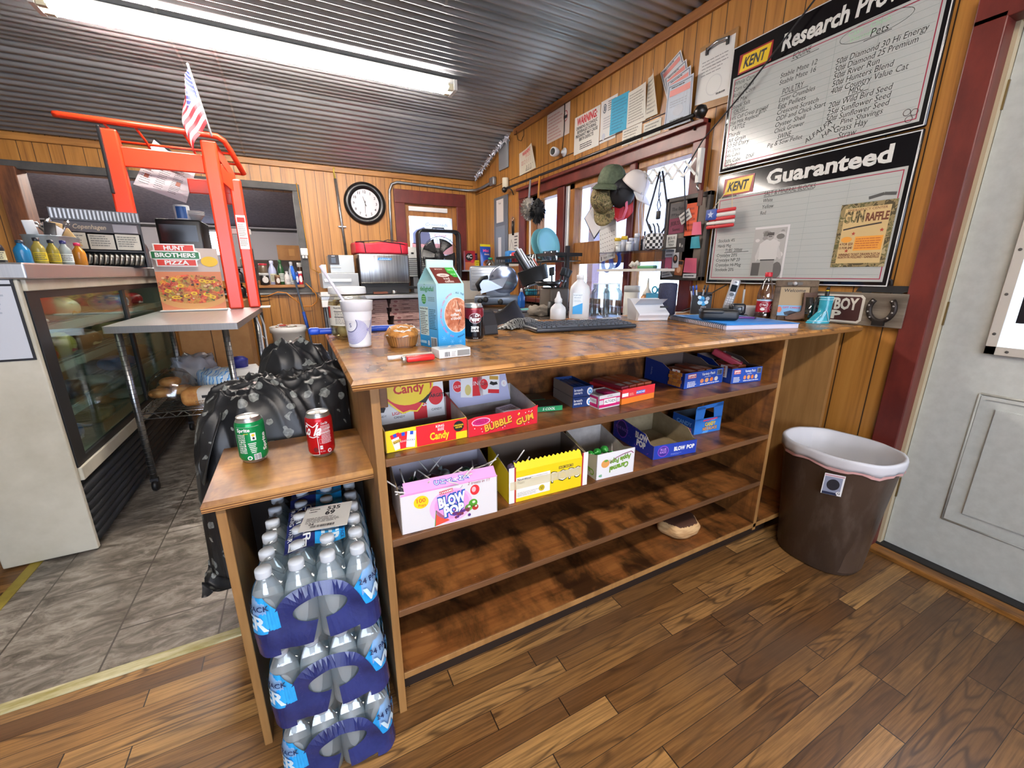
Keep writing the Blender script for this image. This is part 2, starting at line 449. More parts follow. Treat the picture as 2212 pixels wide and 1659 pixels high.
def thing(name,label,cat,loc=(0,0,0),rot=0.0,group=None):
    o = bpy.data.objects.new(name,None); COL.objects.link(o); o.empty_display_size = .05
    o.location = loc; o.rotation_euler = (0,0,math.radians(rot)) if not isinstance(rot,tuple) else tuple(math.radians(a) for a in rot)
    o['label'] = label; o['category'] = cat
    if group: o['group'] = group
    return o
def tag(o,label,cat,group=None,loc=None,rot=None):
    o['label'] = label; o['category'] = cat
    if group: o['group'] = group
    if loc: o.location = loc
    if rot is not None: o.rotation_euler = (0,0,math.radians(rot)) if not isinstance(rot,tuple) else tuple(math.radians(a) for a in rot)
    return o
def structure(o): o['kind'] = 'structure'; return o
def dup(root,loc,label,rot=None,group=None):
    """a copy of a thing with copies of its parts and sub-parts, mesh data shared"""
    def cp(o,parent):
        c = o.copy(); COL.objects.link(c); c.parent = parent
        for ch in list(o.children): cp(ch,c)
        return c
    r = cp(root,None); r.location = loc; r['label'] = label
    if rot is not None: r.rotation_euler = (0,0,math.radians(rot)) if not isinstance(rot,tuple) else tuple(math.radians(a) for a in rot)
    if group: r['group'] = group
    return r
FRONT = lambda x,y,z: Plane((x,y,z),(1,0,0),(0,0,1))     # faces the -y side
LEFTF = lambda x,y,z: Plane((x,y,z),(0,-1,0),(0,0,1))    # faces the -x side
UPF = lambda x,y,z: Plane((x,y,z),(1,0,0),(0,1,0))       # faces up

# ================= the room =================
XW,YB,ZC = 2.16,5.2,2.62
TRIM_N = [0]
def trim(mb,bevel=0.0):
    TRIM_N[0] += 1
    return structure(mb.build('trim_%d' % TRIM_N[0],bevel=bevel))

b = MB(); b.box(-4,2.36,-3.6,1.43,-.1,0,M_FLOOR); structure(b.build('floor'))
b = MB(); b.box(-1.13,2.36,1.47,5.36,-.1,0.002,M_VINYL); structure(b.build('floor_kitchen'))
b = MB(); b.box(-4,-1.13,1.43,5.36,-.1,0.0,M_FLOOR); structure(b.build('floor_side'))
M_STRIP = mat_noise('worn_yellow_strip','9b8f4e','d9d3ae',5,.5,stretch=(1.2,6,6))
b = MB(); b.box(-4,2.15,1.43,1.47,-.1,.006,M_STRIP); trim(b,.003)
b = MB(); b.box(-1.15,-1.11,1.47,4.9,-.02,.005,mat_noise('yellow_floor_tape','8a7a2e','a8963c',9,.6)); trim(b)

# right wall with the three-part window and the door
b = MB(); W = M_RIGHTWALL
b.box(XW,2.36,3.87,YB + .16,0,2.72,W); b.box(XW,2.36,1.87,3.87,0,.96,W); b.box(XW,2.36,1.87,3.87,1.93,2.72,W)
b.box(XW,2.36,.69,1.87,0,2.72,W); b.box(XW,2.36,-.27,.69,2.02,2.72,W); b.box(XW,2.36,-3.6,-.27,0,2.72,W)
structure(b.build('wall_right'))
# back wall with pass-through and small window
b = MB(); W = M_BACKWALL
b.box(-4,-1.99,YB,YB + .16,0,2.72,W); b.box(-1.99,.09,YB,YB + .16,0,1.13,W); b.box(-1.99,.09,YB,YB + .16,2.04,2.72,W)
b.box(.09,1.25,YB,YB + .16,0,2.72,W); b.box(1.25,1.89,YB,YB + .16,0,1.16,W); b.box(1.25,1.89,YB,YB + .16,2.0,2.72,W); b.box(1.89,XW,YB,YB + .16,0,2.72,W)
structure(b.build('wall_back'))
b = MB(); b.box(-4.15,-4,-3.6,YB + .16,0,2.72,mat_noise('cream_side_paint','b5aa94','c4baa6',8,.6)); structure(b.build('wall_left'))
b = MB(); W = mat_noise('cream_wall_paint','b5aa94','c4baa6',8,.6)
b.box(-4.15,-2.2,-3.75,-3.6,0,2.72,W); b.box(1.4,2.36,-3.75,-3.6,0,2.72,W); b.box(-2.2,1.4,-3.75,-3.6,0,.7,W); b.box(-2.2,1.4,-3.75,-3.6,2.2,2.72,W)
structure(b.build('wall_front'))
b = MB()  # unseen window added behind the camera for soft fill on the shelves
for x in (-2.2,-1.0,.2,1.36): b.box(x,x + .04,-3.72,-3.62,.7,2.2,C('6b2820',.5))
structure(b.build('fill_window'))
# seam where two courses of panelling meet on the right wall, and the low rail line
b = MB()
b.box(XW - .003,XW,2.0,YB,2.155,2.162,C('3a2110',.7)); trim(b)

# corrugated metal ceiling: level, then dropping towards the back wall
n = NT('corrugated_galvanised'); g = n.noise(n.map((.5,3,3)),1.4,4,.55); g2 = n.noise(n.map((.25,9,9)),3.0,3,.5)
M_CEIL = n.done(n.ramp(n.math('ADD',n.math('MULTIPLY',g,.6),n.math('MULTIPLY',g2,.4)),[(.35,'8a8d90'),(.55,'a8abaf'),(.7,'b9bbbf')]),n.ramp(g2,[(.3,.28),(.7,.42)]),.62)
def ceil_pt(x,s):
    per,amp = .068,.0085
    w = amp * math.cos(2 * PI * s / per)
    if s < 7.75: return (x,-3.6 + s,ZC + w)
    d = s - 7.75; L = math.hypot(1.07,.31); return (x,4.15 + d * 1.07 / L + .31 / L * w * .3,ZC - d * .31 / L + w)
S_TOT = 7.75 + math.hypot(1.07,.31)
b = MB()
ns = int(S_TOT / .068 * 8)
b.grid(lambda u,v: ceil_pt(-4.1 + u * 6.26,v * S_TOT),6,ns,M_CEIL)
structure(b.build('ceiling'))
# overlapping edge of the next metal sheets
b = MB()
for x,s0,s1 in ((-.52,0.4,7.7),(-.30,7.0,8.8),(.9,.3,6.2)):
    k = int((s1 - s0) / .068 * 8)
    b.grid(lambda u,v: tuple(Vector(ceil_pt(x + .014 * u,s0 + v * (s1 - s0))) - Vector((0,0,.0025))),1,k,C('c4c4c4',.3,.9))
structure(b.build('ceiling_lap'))
# timber strips under the ceiling
M_MOULD = mat_noise('brown_timber_strip','6f3f1c','96602c',3,.45,stretch=(8,.8,8))
b = MB(); b.box(XW - .022,XW,-3.6,4.12,2.552,2.607,M_MOULD); trim(b,.003)
b = MB(); b.box(-4,2.12,YB - .025,YB,2.255,2.31,mat_noise('amber_timber_strip','8e5c26','b27c3a',3,.45,stretch=(.8,8,8))); trim(b,.004)

# three-part window
M_WOOD = mat_noise('honey_window_wood','7d4c20','a8713a',4,.42,stretch=(6,6,.8))
win = structure(thing('window_1','','')); del win['label']; del win['category']
b = MB()
b.box(2.135,XW,3.87,4.0,.94,1.93,M_RED); b.box(2.135,XW,1.78,1.87,.94,1.93,M_RED); b.box(2.13,XW,1.78,4.0,1.93,2.03,M_RED); b.box(2.10,XW,1.78,4.0,2.005,2.03,M_RED)
b.box(2.05,XW,1.78,4.0,.93,.965,M_RED)
for y0,y1 in ((3.2,3.31),(2.345,2.40)): b.box(2.15,2.26,y0,y1,.96,1.93,M_RED)
b.build('window_frame',win,bevel=.004)
b = MB()
for y0,y1 in ((3.31,3.87),(2.40,3.2),(1.87,2.345)):
    b.box(2.19,2.25,y0,y1,1.28,1.455,M_WOOD); b.box(2.17,2.25,y0,y1,1.885,1.93,M_WOOD); b.box(2.19,2.25,y0,y1,.96,1.0,M_WOOD)
for y0,y1 in ((3.67,3.87),(3.07,3.135),(3.31,3.33),(2.40,2.42),(2.33,2.345),(1.87,1.885)):
    b.box(2.17,2.25,y0,y1,.96,1.93,M_WOOD)
b.build('sash',win,bevel=.003)
b = MB(); b.box(2.165,2.2,3.14,3.165,1.0,1.92,M_WHITE); b.box(2.165,2.2,3.173,3.19,1.0,1.92,C('c9ccd2',.3,.6)); b.box(2.165,2.19,3.80,3.83,1.2,1.9,M_WHITE); b.build('sash_track',win)
b = MB()
for y0,y1 in ((3.33,3.67),(2.42,3.07),(1.885,2.33)):
    for z0,z1 in ((1.455,1.885),(1.0,1.28)):
        b.box(2.225,2.229,y0,y1,z0,z1,M_GLASS)
b.build('pane',win)
# back window
w2 = structure(thing('window_2','','')); del w2['label']; del w2['category']
b = MB(); b.box(1.13,1.25,YB - .03,YB,1.06,2.0,M_RED); b.box(1.89,2.01,YB - .03,YB,1.06,2.0,M_RED); b.box(1.13,2.01,YB - .03,YB,2.0,2.145,M_RED); b.build('window_frame',w2,bevel=.004)
b = MB(); b.box(1.25,1.30,YB + .02,YB + .1,1.16,2.0,M_WOOD); b.box(1.84,1.89,YB + .02,YB + .1,1.16,2.0,M_WOOD); b.box(1.25,1.89,YB + .03,YB + .1,1.87,2.0,M_WOOD); b.box(1.25,1.89,YB + .02,YB + .1,1.16,1.21,M_WOOD)
b.box(1.30,1.78,YB + .005,YB + .03,1.925,1.975,M_WHITE); b.build('sash',w2,bevel=.003)
b = MB(); b.box(1.30,1.84,YB + .06,YB + .064,1.21,1.87,M_GLASS); b.build('pane',w2)

# pass-through opening: dark frame and ledge
M_DKTRIM = mat_noise('dark_grey_trim','3a3a39','4d4c4a',8,.6)
b = MB(); b.box(-2.05,.155,YB - .03,YB + .02,2.035,2.1,M_DKTRIM); b.box(.085,.155,YB - .03,YB + .17,1.06,2.035,M_DKTRIM); b.box(-2.05,.155,YB - .03,YB + .02,.99,1.06,M_DKTRIM); trim(b,.004)
b = MB(); b.box(-2.06,-1.93,YB - .06,YB + .12,1.05,2.05,mat_noise('rough_brown_post','4a2815','7a4824',5,.6,stretch=(5,5,.7))); trim(b,.006)
b = MB(); b.box(-1.99,.085,YB - .06,YB + .17,1.055,1.085,mat_noise('ledge_board','94602c','b8823f',4,.45,stretch=(.8,8,8))); trim(b,.003)
# room beyond the pass-through
M_LAV = mat_noise('grey_lavender_paint','6e6c7c','83818f',30,.9,detail=8)
b = MB(); b.box(-4,1.2,YB + .16,8.6,-.1,0,C('4a4138',.6)); structure(b.build('floor_far'))
b = MB(); b.add([(-4,YB + .16,2.75),(1.2,YB + .16,2.75),(1.2,8.6,1.93),(-4,8.6,1.93)],[(0,1,2,3)],M_LAV); structure(b.build('ceiling_far'))
b = MB(); M_FARW = C('8a898f',.8)
b.box(-4,-1.25,8.5,8.6,0,2.8,M_FARW); b.box(-1.25,-.93,8.5,8.6,0,1.5,M_FARW); b.box(-1.25,-.93,8.5,8.6,1.86,2.8,M_FARW); b.box(-.93,1.2,8.5,8.6,0,2.8,M_FARW)
structure(b.build('wall_far'))
b = MB(); b.box(1.2,1.3,YB + .16,8.6,0,2.8,M_FARW); b.box(-4.1,-4,YB + .16,8.6,0,2.8,M_FARW); structure(b.build('wall_far_side'))
b = MB(); b.box(-4,1.2,8.46,8.5,1.9,1.93,C('1c1a1c',.8)); trim(b)

# door on the right wall
d = structure(thing('door_1','','')); del d['label']; del d['category']
M_DOOR = mat_noise('white_door_paint','b9bdb8','c3c7c2',30,.38)
b = MB()
for y0,y1,z0,z1 in ((-.25,-.12,.03,2.0),(.498,.658,.03,2.0),(-.12,.498,.03,.946),(-.12,.498,1.685,2.0)): b.box(2.24,2.285,y0,y1,z0,z1,M_DOOR)
def panel(b,y0,y1,z0,z1):
    S = LEFTF(2.24,0,0); w = .035
    for a,c2,dd in ((0,.012,.006),(.012,.03,-.004)):
        b.frame(S,-y1 + a,-y0 - a,z0 + a,z1 - a,c2 - a,M_DOOR,dd)
    b.box(2.234,2.24,y0 + .045,y1 - .045,z0 + .045,z1 - .045,M_DOOR,top=(0,0,0,0))
def mould(b,y0,y1,z0,z1,w=.03,h=.009):
    for A,B2 in (((y0,z0),(y1,z0)),((y1,z0),(y1,z1)),((y1,z1),(y0,z1)),((y0,z1),(y0,z0))):
        b.tube([(2.24,A[0],A[1]),(2.24,B2[0],B2[1])],w / 2,M_DOOR,8)
panel(b,.10,.50,.24,.76); panel(b,-.2,.02,.24,.76)
b.build('door_leaf',d)
b = MB(); mould(b,.105,.505,.235,.765,.010); mould(b,-.2,.02,.235,.765,.010); b.build('panel_moulding',d)
M_DFR = C('bdb8ae',.45)
b = MB()
for y0,y1,z0,z1 in ((.498,.526,.916,1.72),(-.16,-.12,.916,1.72),(-.16,.526,.916,.946),(-.16,.526,1.685,1.72)): b.box(2.222,2.242,y0,y1,z0,z1,M_DFR)
for y,z in ((.513,.99),(.513,1.13),(.513,1.28),(.513,1.45),(.47,.93),(.3,.93)): b.cyl((2.2205,y,z),(2.2225,y,z),.005,C('4a4844',.6))
b.build('window_surround',d,bevel=.005)
b = MB(); b.box(2.2565,2.2595,-.12,.498,.946,1.685,M_GLASS); b.build('pane',d)
b = MB(); b.box(2.25,2.2545,.18,.478,1.03,1.13,C('17151c',.4)); b.rect(LEFTF(2.25,0,0),-.465,-.20,1.075,1.115,C('c9ccd0',.5),.0005); b.build('notice',d)
for z in (.30,1.05,1.79):
    b = MB(); b.cyl((2.228,.672,z - .045),(2.228,.672,z + .045),.008,C('8a7650',.35,.9)); b.box(2.232,2.244,.655,.69,z - .045,z + .045,C('8a7650',.35,.9)); b.build('hinge',d)
b = MB(); b.box(2.21,2.30,.66,.69,0,2.02,C('b9ab8c',.5)); b.box(2.21,2.30,-.27,-.255,0,2.02,C('b9ab8c',.5)); b.box(2.21,2.3,-.27,.69,2.0,2.02,C('b9ab8c',.5)); trim(b)
b = MB(); b.box(2.14,2.215,.672,.755,0,2.02,M_RED); b.box(2.14,2.215,-.35,-.255,0,2.02,M_RED); b.box(2.14,2.215,-.35,.755,2.0,2.085,M_RED); trim(b,.004)
b = MB(); b.box(2.14,2.2,-.33,.74,0,.022,mat_noise('worn_threshold','4e3116','a06c30',5,.4,stretch=(5,1,5))); b.box(2.2,2.26,-.27,.69,0,.028,C('1b1815',.6)); trim(b,.004)
b = MB(); b.box(2.145,XW,.755,.90,0,.02,M_RED); trim(b)

# outside: porch slab, pale hanging tarpaulin, bright yard
M_TARP = mat_noise('lavender_tarpaulin','a4ace0','d0d6f4',2.5,.6)
_t = M_TARP.node_tree; _tl = _t.nodes.new('ShaderNodeBsdfTranslucent'); _tl.inputs[0].default_value = hexc('c4caf2'); _mx = _t.nodes.new('ShaderNodeMixShader'); _mx.inputs[0].default_value = .6
_t.links.new(_t.nodes['Principled BSDF'].outputs[0],_mx.inputs[1]); _t.links.new(_tl.outputs[0],_mx.inputs[2]); _t.links.new(_mx.outputs[0],_t.nodes['Material Output'].inputs[0])
b = MB(); b.box(2.37,14,-8,14,-.3,-.06,C('d8d8d4',.8)); structure(b.build('ground_outside'))
b = MB(); b.grid(lambda u,v: (3.3 + .05 * math.sin(u * 60) + .03 * math.sin(u * 23),1.0 + u * 5.4,1.22 + v * 1.6 + .03 * math.sin(u * 9)),160,4,M_TARP)
structure(b.build('porch_tarpaulin_outside'))
b = MB()
for y in (2.0,3.9): b.box(3.0,3.1,y - .05,y + .05,-.06,2.9,C('8d7a90',.7))
structure(b.build('porch_post_outside'))
b = MB(); b.box(2.4,14,-8,-1.5,-.06,1.8,C('c9cfda',.8)); b.box(9,9.3,-1.5,14,-.06,.9,C('dfe3e8',.8)); structure(b.build('yard_wall_outside'))

# ---------------- fluorescent strip lights ----------------
def strip_light(x0,x1,y,z,label,k=1.0):
    M_TUBE = C('fff4ea',.5,emit=TUBE_POWER * k)
    t = thing('strip_light',label,'light',((x0 + x1) / 2,y,z),group='fluorescent strip lights on the metal ceiling'); L = (x1 - x0) / 2
    b = MB(); b.box(-L,L,-.065,.065,.02,.052,C('d4d2cc',.4),bot=(0,0,.012,.012)); b.build('housing',t,bevel=.004)
    for yy in (-.042,.042):
        b = MB(); b.cyl((-L + .05,yy,0),(L - .05,yy,0),.0165,M_TUBE,12); b.build('tube',t)
    b = MB()
    for s in (-1,1):
        b.box(s * L - .012,s * L + .012,-.07,.07,-.02,.05,C('d8d5cc',.4))
        for yy in (-.042,.042): b.box(s * (L - .035) - .02,s * (L - .035) + .02,yy - .015,yy + .015,-.018,.022,C('cfc6a8',.4))
    b.build('end_cap',t)
    return t
strip_light(-1.02,1.24,3.40,2.545,'long white fluorescent strip light glowing on the corrugated ceiling')
strip_light(-1.02,1.24,-.58,2.545,'fluorescent strip light on the ceiling in front of the counter',.72)

strip_light(-2.5,-.3,6.5,2.36,'added unseen fluorescent strip light brightening the room beyond the pass-through')  # out-of-view lamp added to lighten the dim far room

# ================= counter and low stand =================
t = thing('counter','long wooden service counter with burnt plywood top over open shelves','counter',(1.1,1.3,0))
def wb(t):
    """builder that takes world coordinates for an unrotated thing"""
    m = MB(); m.T = Matrix.Translation(-t.location); return m
b = wb(t); b.box(.08,2.157,.88,1.70,.962,.976,M_PLYEDGE,top=(-.003,0,-.003,0)); b.box(.077,2.157,.877,1.70,.976,.985,M_TOP,top=(.006,0,.006,0)); b.build('countertop',t)
M_DIV = mat_burnt('burnt_plywood_upright','94602f','6e4220','1a110b',.47,2,.4,1.2)
for nm,x0,x1,z0,y0 in (('side_panel',.118,.138,0,.92),('divider',1.672,1.692,.1,.92),('side_panel',2.057,2.077,.1,.92)):
    b = wb(t); b.box(x0,x1,y0 + .002,1.66,z0,.962,M_DIV if nm == 'divider' else M_PLY); b.box(x0,x1,y0,y0 + .002,z0,.962,M_PLY); b.build(nm,t,bevel=.002)
b = wb(t); b.box(.1385,.158,.935,.96,.9,.962,M_PLYDARK); b.build('cleat',t,bevel=.002)
for z in (.757,.537,.322):
    b = wb(t); b.box(.1385,1.6715,.924,1.24,z,z + .02,M_SHELF); b.box(.1385,1.6715,.92,.924,z,z + .02,M_PLYDARK); b.build('shelf',t,bevel=.0015)
b = wb(t); b.box(.1385,2.0565,.924,1.24,.113,.133,M_SHELF); b.box(.1385,2.0565,.92,.924,.113,.133,M_PLY); b.build('shelf',t,bevel=.0015)
b = wb(t); b.box(.1385,2.0565,1.24,1.255,.1,.962,M_SHELF); b.build('back_panel',t)
b = wb(t); b.box(.14,1.89,.99,1.005,0,.113,C('2a1c12',.6)); b.build('toe_board',t)

t = thing('low_stand','low burnt-plywood stand at the left end of the counter','stand',(-.06,1.15,0))
M_LOWTOP = mat_burnt('amber_plywood_top','c48c40','a8722f','5a3219',.53,0,.3,1.1)
b = wb(t); b.box(-.237,.1175,.988,1.31,.704,.718,M_PLYEDGE); b.box(-.238,.1175,.986,1.31,.718,.728,M_LOWTOP,top=(.006,0,.006,.004)); b.build('tabletop',t)
b = wb(t); b.box(-.216,-.197,1.0,1.30,0,.704,M_PLY); b.build('side_panel',t,bevel=.002)
b = wb(t); b.box(-.196,.117,1.285,1.30,.0,.704,C('241810',.6)); b.build('back_panel',t)

# ---------------- cartons on the shelves ----------------
RED,YEL,BLU = C('d8222c',.4),C('f0cf1e',.4),C('1f4fc4',.4)
WHT,BLK = C('e8e8e6',.45),C('111111',.5)
INK = C('26262a',.6)
def open_box(t,w,d,hf,hb,out,inn,side=None,th=.002,drop=None,floor=None,rim=None):
    """open carton, origin at the middle of the front lower edge; sides slope from hf at the front to hb at the back"""
    b = MB()
    b.box(-w / 2,w / 2,0,th,0,hf,out); b.box(-w / 2 + th,w / 2 - th,th,th + .0006,.001,hf - .0005,inn)
    b.box(-w / 2,w / 2,d - th,d,0,hb,inn)
    for s in (-1,1):
        x0,x1 = (-w / 2,-w / 2 + th) if s < 0 else (w / 2 - th,w / 2)
        pts = drop(d,hf,hb) if drop else [(0,0),(d,0),(d,hb),(d * .45,hb * .5 + hf * .5),(0,hf)]
        n = len(pts); vs = [(x0,y,z) for y,z in pts] + [(x1,y,z) for y,z in pts]
        o_f,i_f = (tuple(range(n))[::-1],tuple(range(n,2 * n)))
        b.add(vs,[o_f],(side or out) if s < 0 else inn); b.add(vs,[i_f],inn if s < 0 else (side or out))
        b.add(vs,[(i,(i + 1) % n,n + (i + 1) % n,n + i) for i in range(n)],rim or M_CARD)
    b.box(-w / 2 + th,w / 2 - th,th,d - th,.0,.002,floor or inn)
    return b
INN = mat_noise('carton_inside','a49c96','b8b1aa',25,.8)

# king size candy display box
t = thing('candy_display_box','yellow and red display box with the word Candy on its tall oval header','box',(.2535,.958,.7778),2)
b = open_box(t,.213,.15,.056,.075,YEL,INN)
S = FRONT(0,0,0); S.o = Vector((0,0,0))
b.rect(S,-.03,.075,.001,.055,RED); b.rect(S,.075,.106,.02,.055,RED); b.rect(S,.075,.106,.001,.02,YEL)
for i,(cx,dg,col) in enumerate(((-.079,14,WHT),(-.062,3,RED),(-.044,-8,WHT))):
    q = S.at(cx,.026,dg,.0008 + .0003 * i); b.rect(q,-.011,.011,-.021,.021,col,0); b.rect(q,-.011,.011,.010,.021,RED if i < 2 else WHT,.0002); b.rect(q,-.004,.004,.012,.021,BLU,.0004)
    if i == 0: b.rect(q,-.010,.010,-.004,.004,C('c9a83c'),.0004)
    b.text(q,['','KINGS','LUCKY'][i] or 'RACE',0,-.004,.0045,WHT if i == 1 else INK,.0006)
b.text(S,'KING',.032,.043,.0065,WHT,.001,.02); b.text(S,'SIZE',.034,.034,.0065,WHT,.001,.02)
b.text(S,'Candy',.03,.012,.019,YEL,.0012,.03,w=.052)
b.ell(S,.083,.036,.0145,.0145,BLK,.0009); b.text(S,'ORIGINAL',.083,.037,.0042,YEL,.0012,.02); b.text(S,'RECIPE',.083,.031,.0042,YEL,.0012,.02)
b.build('box_body',t)
b = MB(); S = Plane((0,.12,.03),(1,0,0),(0,.1,1))
b.prism([(-.108,0),(.09,0),(.09,.115),(.052,.115),(.052,.15),(-.095,.15),(-.108,.115)],S,-.002,0,WHT,M_CARD)
b.rect(S,-.108,-.07,0,.115,WHT); b.rect(S,-.108,-.07,.075,.09,RED); b.rect(S,-.104,-.09,.09,.1,BLU,.0006); b.rect(S,-.106,-.074,.064,.074,C('c9a83c'))
b.text(S,'LIGHTS',-.04,.022,.008,RED,.0008,.02); b.text(S,'CANDY',-.04,.012,.006,INK,.0008); b.text(S,'CANDY',-.088,.02,.0055,INK,.0008)
b.poly(S,[(-.1,.035),(-.08,.033),(-.074,.045),(-.084,.05),(-.098,.046)],INK,.0007)
b.rect(S,0,.038,0,.1,RED,.0005); b.text(S,'KINGS',.019,.035,.012,WHT,.0008,.02)
b.rect(S,.042,.09,.1,.106,BLU,.0006); b.ell(S,.066,.06,.022,.027,RED,.0007); b.text(S,'TARGET',.066,.056,.009,INK,.001,.03); b.text(S,'CANDY',.066,.018,.006,INK,.001)
b.build('back_card',t)
b = MB(); S = Plane((0,.10,.034),(1,0,0),(0,.12,1))
P = [(0,0),(.02,-.004),(.032,.008),(.052,.035),(.07,.06),(.075,.09),(.062,.11),(-.062,.11),(-.085,.09),(-.08,.06),(-.06,.035),(-.034,.008),(-.02,-.004)]
b.prism([(x - .015,y + .028) for x,y in P],S,-.0015,0,YEL,M_CARD)
b.poly(S,[(x * .93 - .015,y * .93 + .032) for x,y in P],RED,.0004)
b.poly(S,[(-.08,.09),(-.095,.06),(-.07,.09)],BLK,.0006); b.poly(S,[(.03,.045),(.052,.075),(.008,.05)],BLK,.0006)
b.ell(S,-.015,.092,.062,.046,YEL,.0008); b.text(S,"WORLD'S",-.015,.122,.006,C('d8902a'),.001,.02); b.text(S,'KING SIZE',-.012,.112,.0065,INK,.001,.03); b.text(S,'Candy',-.012,.08,.024,C('c2301f'),.0011,.03,w=.084)
b.build('header',t)
for i,(x,y,r,z) in enumerate(((-.075,.04,4,.002),(-.03,.05,-8,.002),(.03,.06,6,.002))):
    o = tag(MB().box(-.022,.022,-.03,.03,0,.014,C('9a96a6',.4)).rect(UPF(0,0,.014),-.018,.018,.004,.012,C('5a5560')).text(UPF(0,0,.014),'CANDY',0,-.012,.006,C('45404e')).build('candy_pack'),'flat candy pack lying ' + ['at the left end','in the middle','at the right end'][i] + ' of the yellow and red display box','candy','candy packs in the display boxes',(.2535 + x,.962 + y,.7778 + z + .001),r)

# bubble gum box
t = thing('gum_display_box','red display box lettered bubble gum with pale picture card at its back','box',(.471,.962,.7778),3)
b = open_box(t,.222,.16,.05,.085,C('cf2333',.4),INN)
S = FRONT(0,0,0)
b.poly(S,[(-.111,.05),(.111,.05),(.111,.056),(.085,.05),(.03,.052),(-.09,.054)],C('cf2333',.4),.0002)
b.ell(S,-.072,.038,.028,.011,C('f0b8c8'),.0004); b.ell(S,-.072,.038,.025,.009,C('c2186a'),.0006); b.text(S,"WELL'S",-.072,.035,.007,C('7a1040'),.0008)
for s,x,y,h,dg in (('BUBBLE',-.018,.014,.019,10),('GUM',.068,.012,.018,12)):
    b.text(S,s,x + .001,y - .001,h,C('5a2010'),.0006,.07,w=.085 if s == 'BUBBLE' else .058,deg=dg); b.text(S,s,x,y,h,C('e0a832'),.0009,.035,w=.085 if s == 'BUBBLE' else .058,deg=dg)
b.text(S,'+',.046,.034,.01,YEL,.0009,.03)
r = random.Random(4)
for i in range(26): b.ell(S,-.105 + .21 * r.random(),.004 + .044 * r.random(),.0016,.0016,WHT,.0004,6)
b.build('box_body',t)
b = MB(); S = Plane((0,.135,.04),(1,0,0),(0,.25,1)); LAVC = C('b4b6d4',.5)
b.prism([(-.105,0),(.098,0),(.088,.112),(-.095,.112)],S,-.002,0,LAVC,M_CARD)
b.ell(S,-.074,.062,.016,.018,WHT,.0004); b.ell(S,-.074,.062,.0145,.0165,RED,.0006); b.text(S,'GUM',-.074,.058,.008,WHT,.0008)
for x,dg,col in ((-.045,-8,WHT),(-.012,-4,RED),(.012,4,WHT),(.046,-9,WHT)):
    q = S.at(x,.062,dg,.0006 + abs(x) * .01); b.rect(q,-.019,.019,-.036,.036,col,0)
    if x > .04: b.rect(q,-.019,.019,.022,.036,RED,.0003); b.rect(q,-.019,.019,-.036,-.024,RED,.0003); b.rect(q,-.015,.015,.006,.017,C('c49a3c'),.0003); b.poly(q,[(-.015,-.008),(-.002,-.012),(.014,-.008),(.01,0),(0,-.002),(-.01,.001)],BLK,.0004)
    elif col is RED: b.text(q,'KINGS',.002,-.004,.012,WHT,.0003)
    elif x > 0: b.ell(q,0,-.004,.013,.016,RED,.0003); b.text(q,'TAR',0,-.008,.008,INK,.0005)
    else: b.ell(q,.004,-.014,.010,.016,C('d8c878'),.0003)
b.ell(S,.081,.052,.010,.0105,WHT,.0004); b.text(S,'C',.081,.049,.007,RED,.0006)
b.build('back_card',t)
for i,(x,y,z,r,tilt) in enumerate(((-.05,.06,.003,6,0),(.01,.045,.003,-4,0),(.055,.065,.003,12,0),(.048,.075,.02,14,6))):
    tag(MB().box(-.03,.03,-.022,.022,0,.015,C('b0aec0' if i != 3 else 'c8c4cc',.4)).lines(UPF(0,0,.015),-.024,.024,.014,-.014,3,C('6a6878'),seed=i).build('gum_pack'),['pale gum pack at the left inside the red gum box','pale gum pack in the middle of the red gum box','pale gum pack at the right inside the red gum box','pale gum pack lying on top of another in the red gum box'][i],'gum','gum packs in the red box',(.471 + x,.962 + y,.7778 + z),(tilt,0,r))

# flat green gum packs
for i,(x,y,r) in enumerate(((.655,1.155,-10),(.672,1.075,-12))):
    b = MB(); b.box(-.048,.048,-.034,.034,0,.018,C('16241c',.35)); S = UPF(0,0,.018)
    b.ell(S,-.008,0,.02,.018,C('2d4238'),.0003); b.ell(S,-.008,0,.016,.014,C('16241c',.35),.0005); b.text(S,'GUM',.012,-.008,.014,C('3d5a4c'),.0006)
    S2 = FRONT(0,-.034,0); b.rect(S2,-.048,.048,.001,.017,C('1c8a52',.4)); b.text(S2,'5 COOL',.002,.005,.008,WHT,.0006,.02,.2)
    tag(b.build('chewing_gum_pack'),['flat dark green gum pack, the rear of two beside the blue mint boxes','flat dark green gum pack with bright green edge, the front of two'][i],'gum','green gum packs',(x,y,.7778),r)

# two stacked boxes of mints
for i,z in enumerate((0,.0355)):
    t = thing('mint_box',['blue mint carton under another one, left of the small pink mint box','blue mint carton on top of another, open with rolls inside'][i],'box',(.79,1.03,.7778 + z),-6,'stacked blue mint cartons')
    b = MB(); NV = C('14356e',.4); b.box(-.037,.037,0,.002,0,.034,NV); b.box(-.037,-.035,.002,.14,0,.034,C('8c857c',.6)); b.box(.035,.037,.002,.14,0,.034,NV); b.box(-.037,.037,.138,.14,0,.034,NV); b.box(-.035,.035,.002,.138,0,.002,NV)
    S = FRONT(0,0,0); b.text(S,'breath',-.033,.019,.0085,WHT,.0005,.01,align='L'); b.text(S,'savers',-.033,.0095,.0085,WHT,.0005,.01,align='L')
    b.ell(S,.025,.016,.0105,.013,WHT,.0004); b.ell(S,.026,.015,.0065,.008,C('3f9ad8'),.0006); b.ell(S,.026,.015,.0028,.0035,C('d8e6f2'),.0008)
    b.build('carton',t)
    for k in range(4):
        b = MB(); b.cyl((-.026 + k * .0174,.006,.0185),(-.026 + k * .0174,.134,.0185),.0083,C('2a4a86',.35,.3),12); b.build('mint_roll',t)
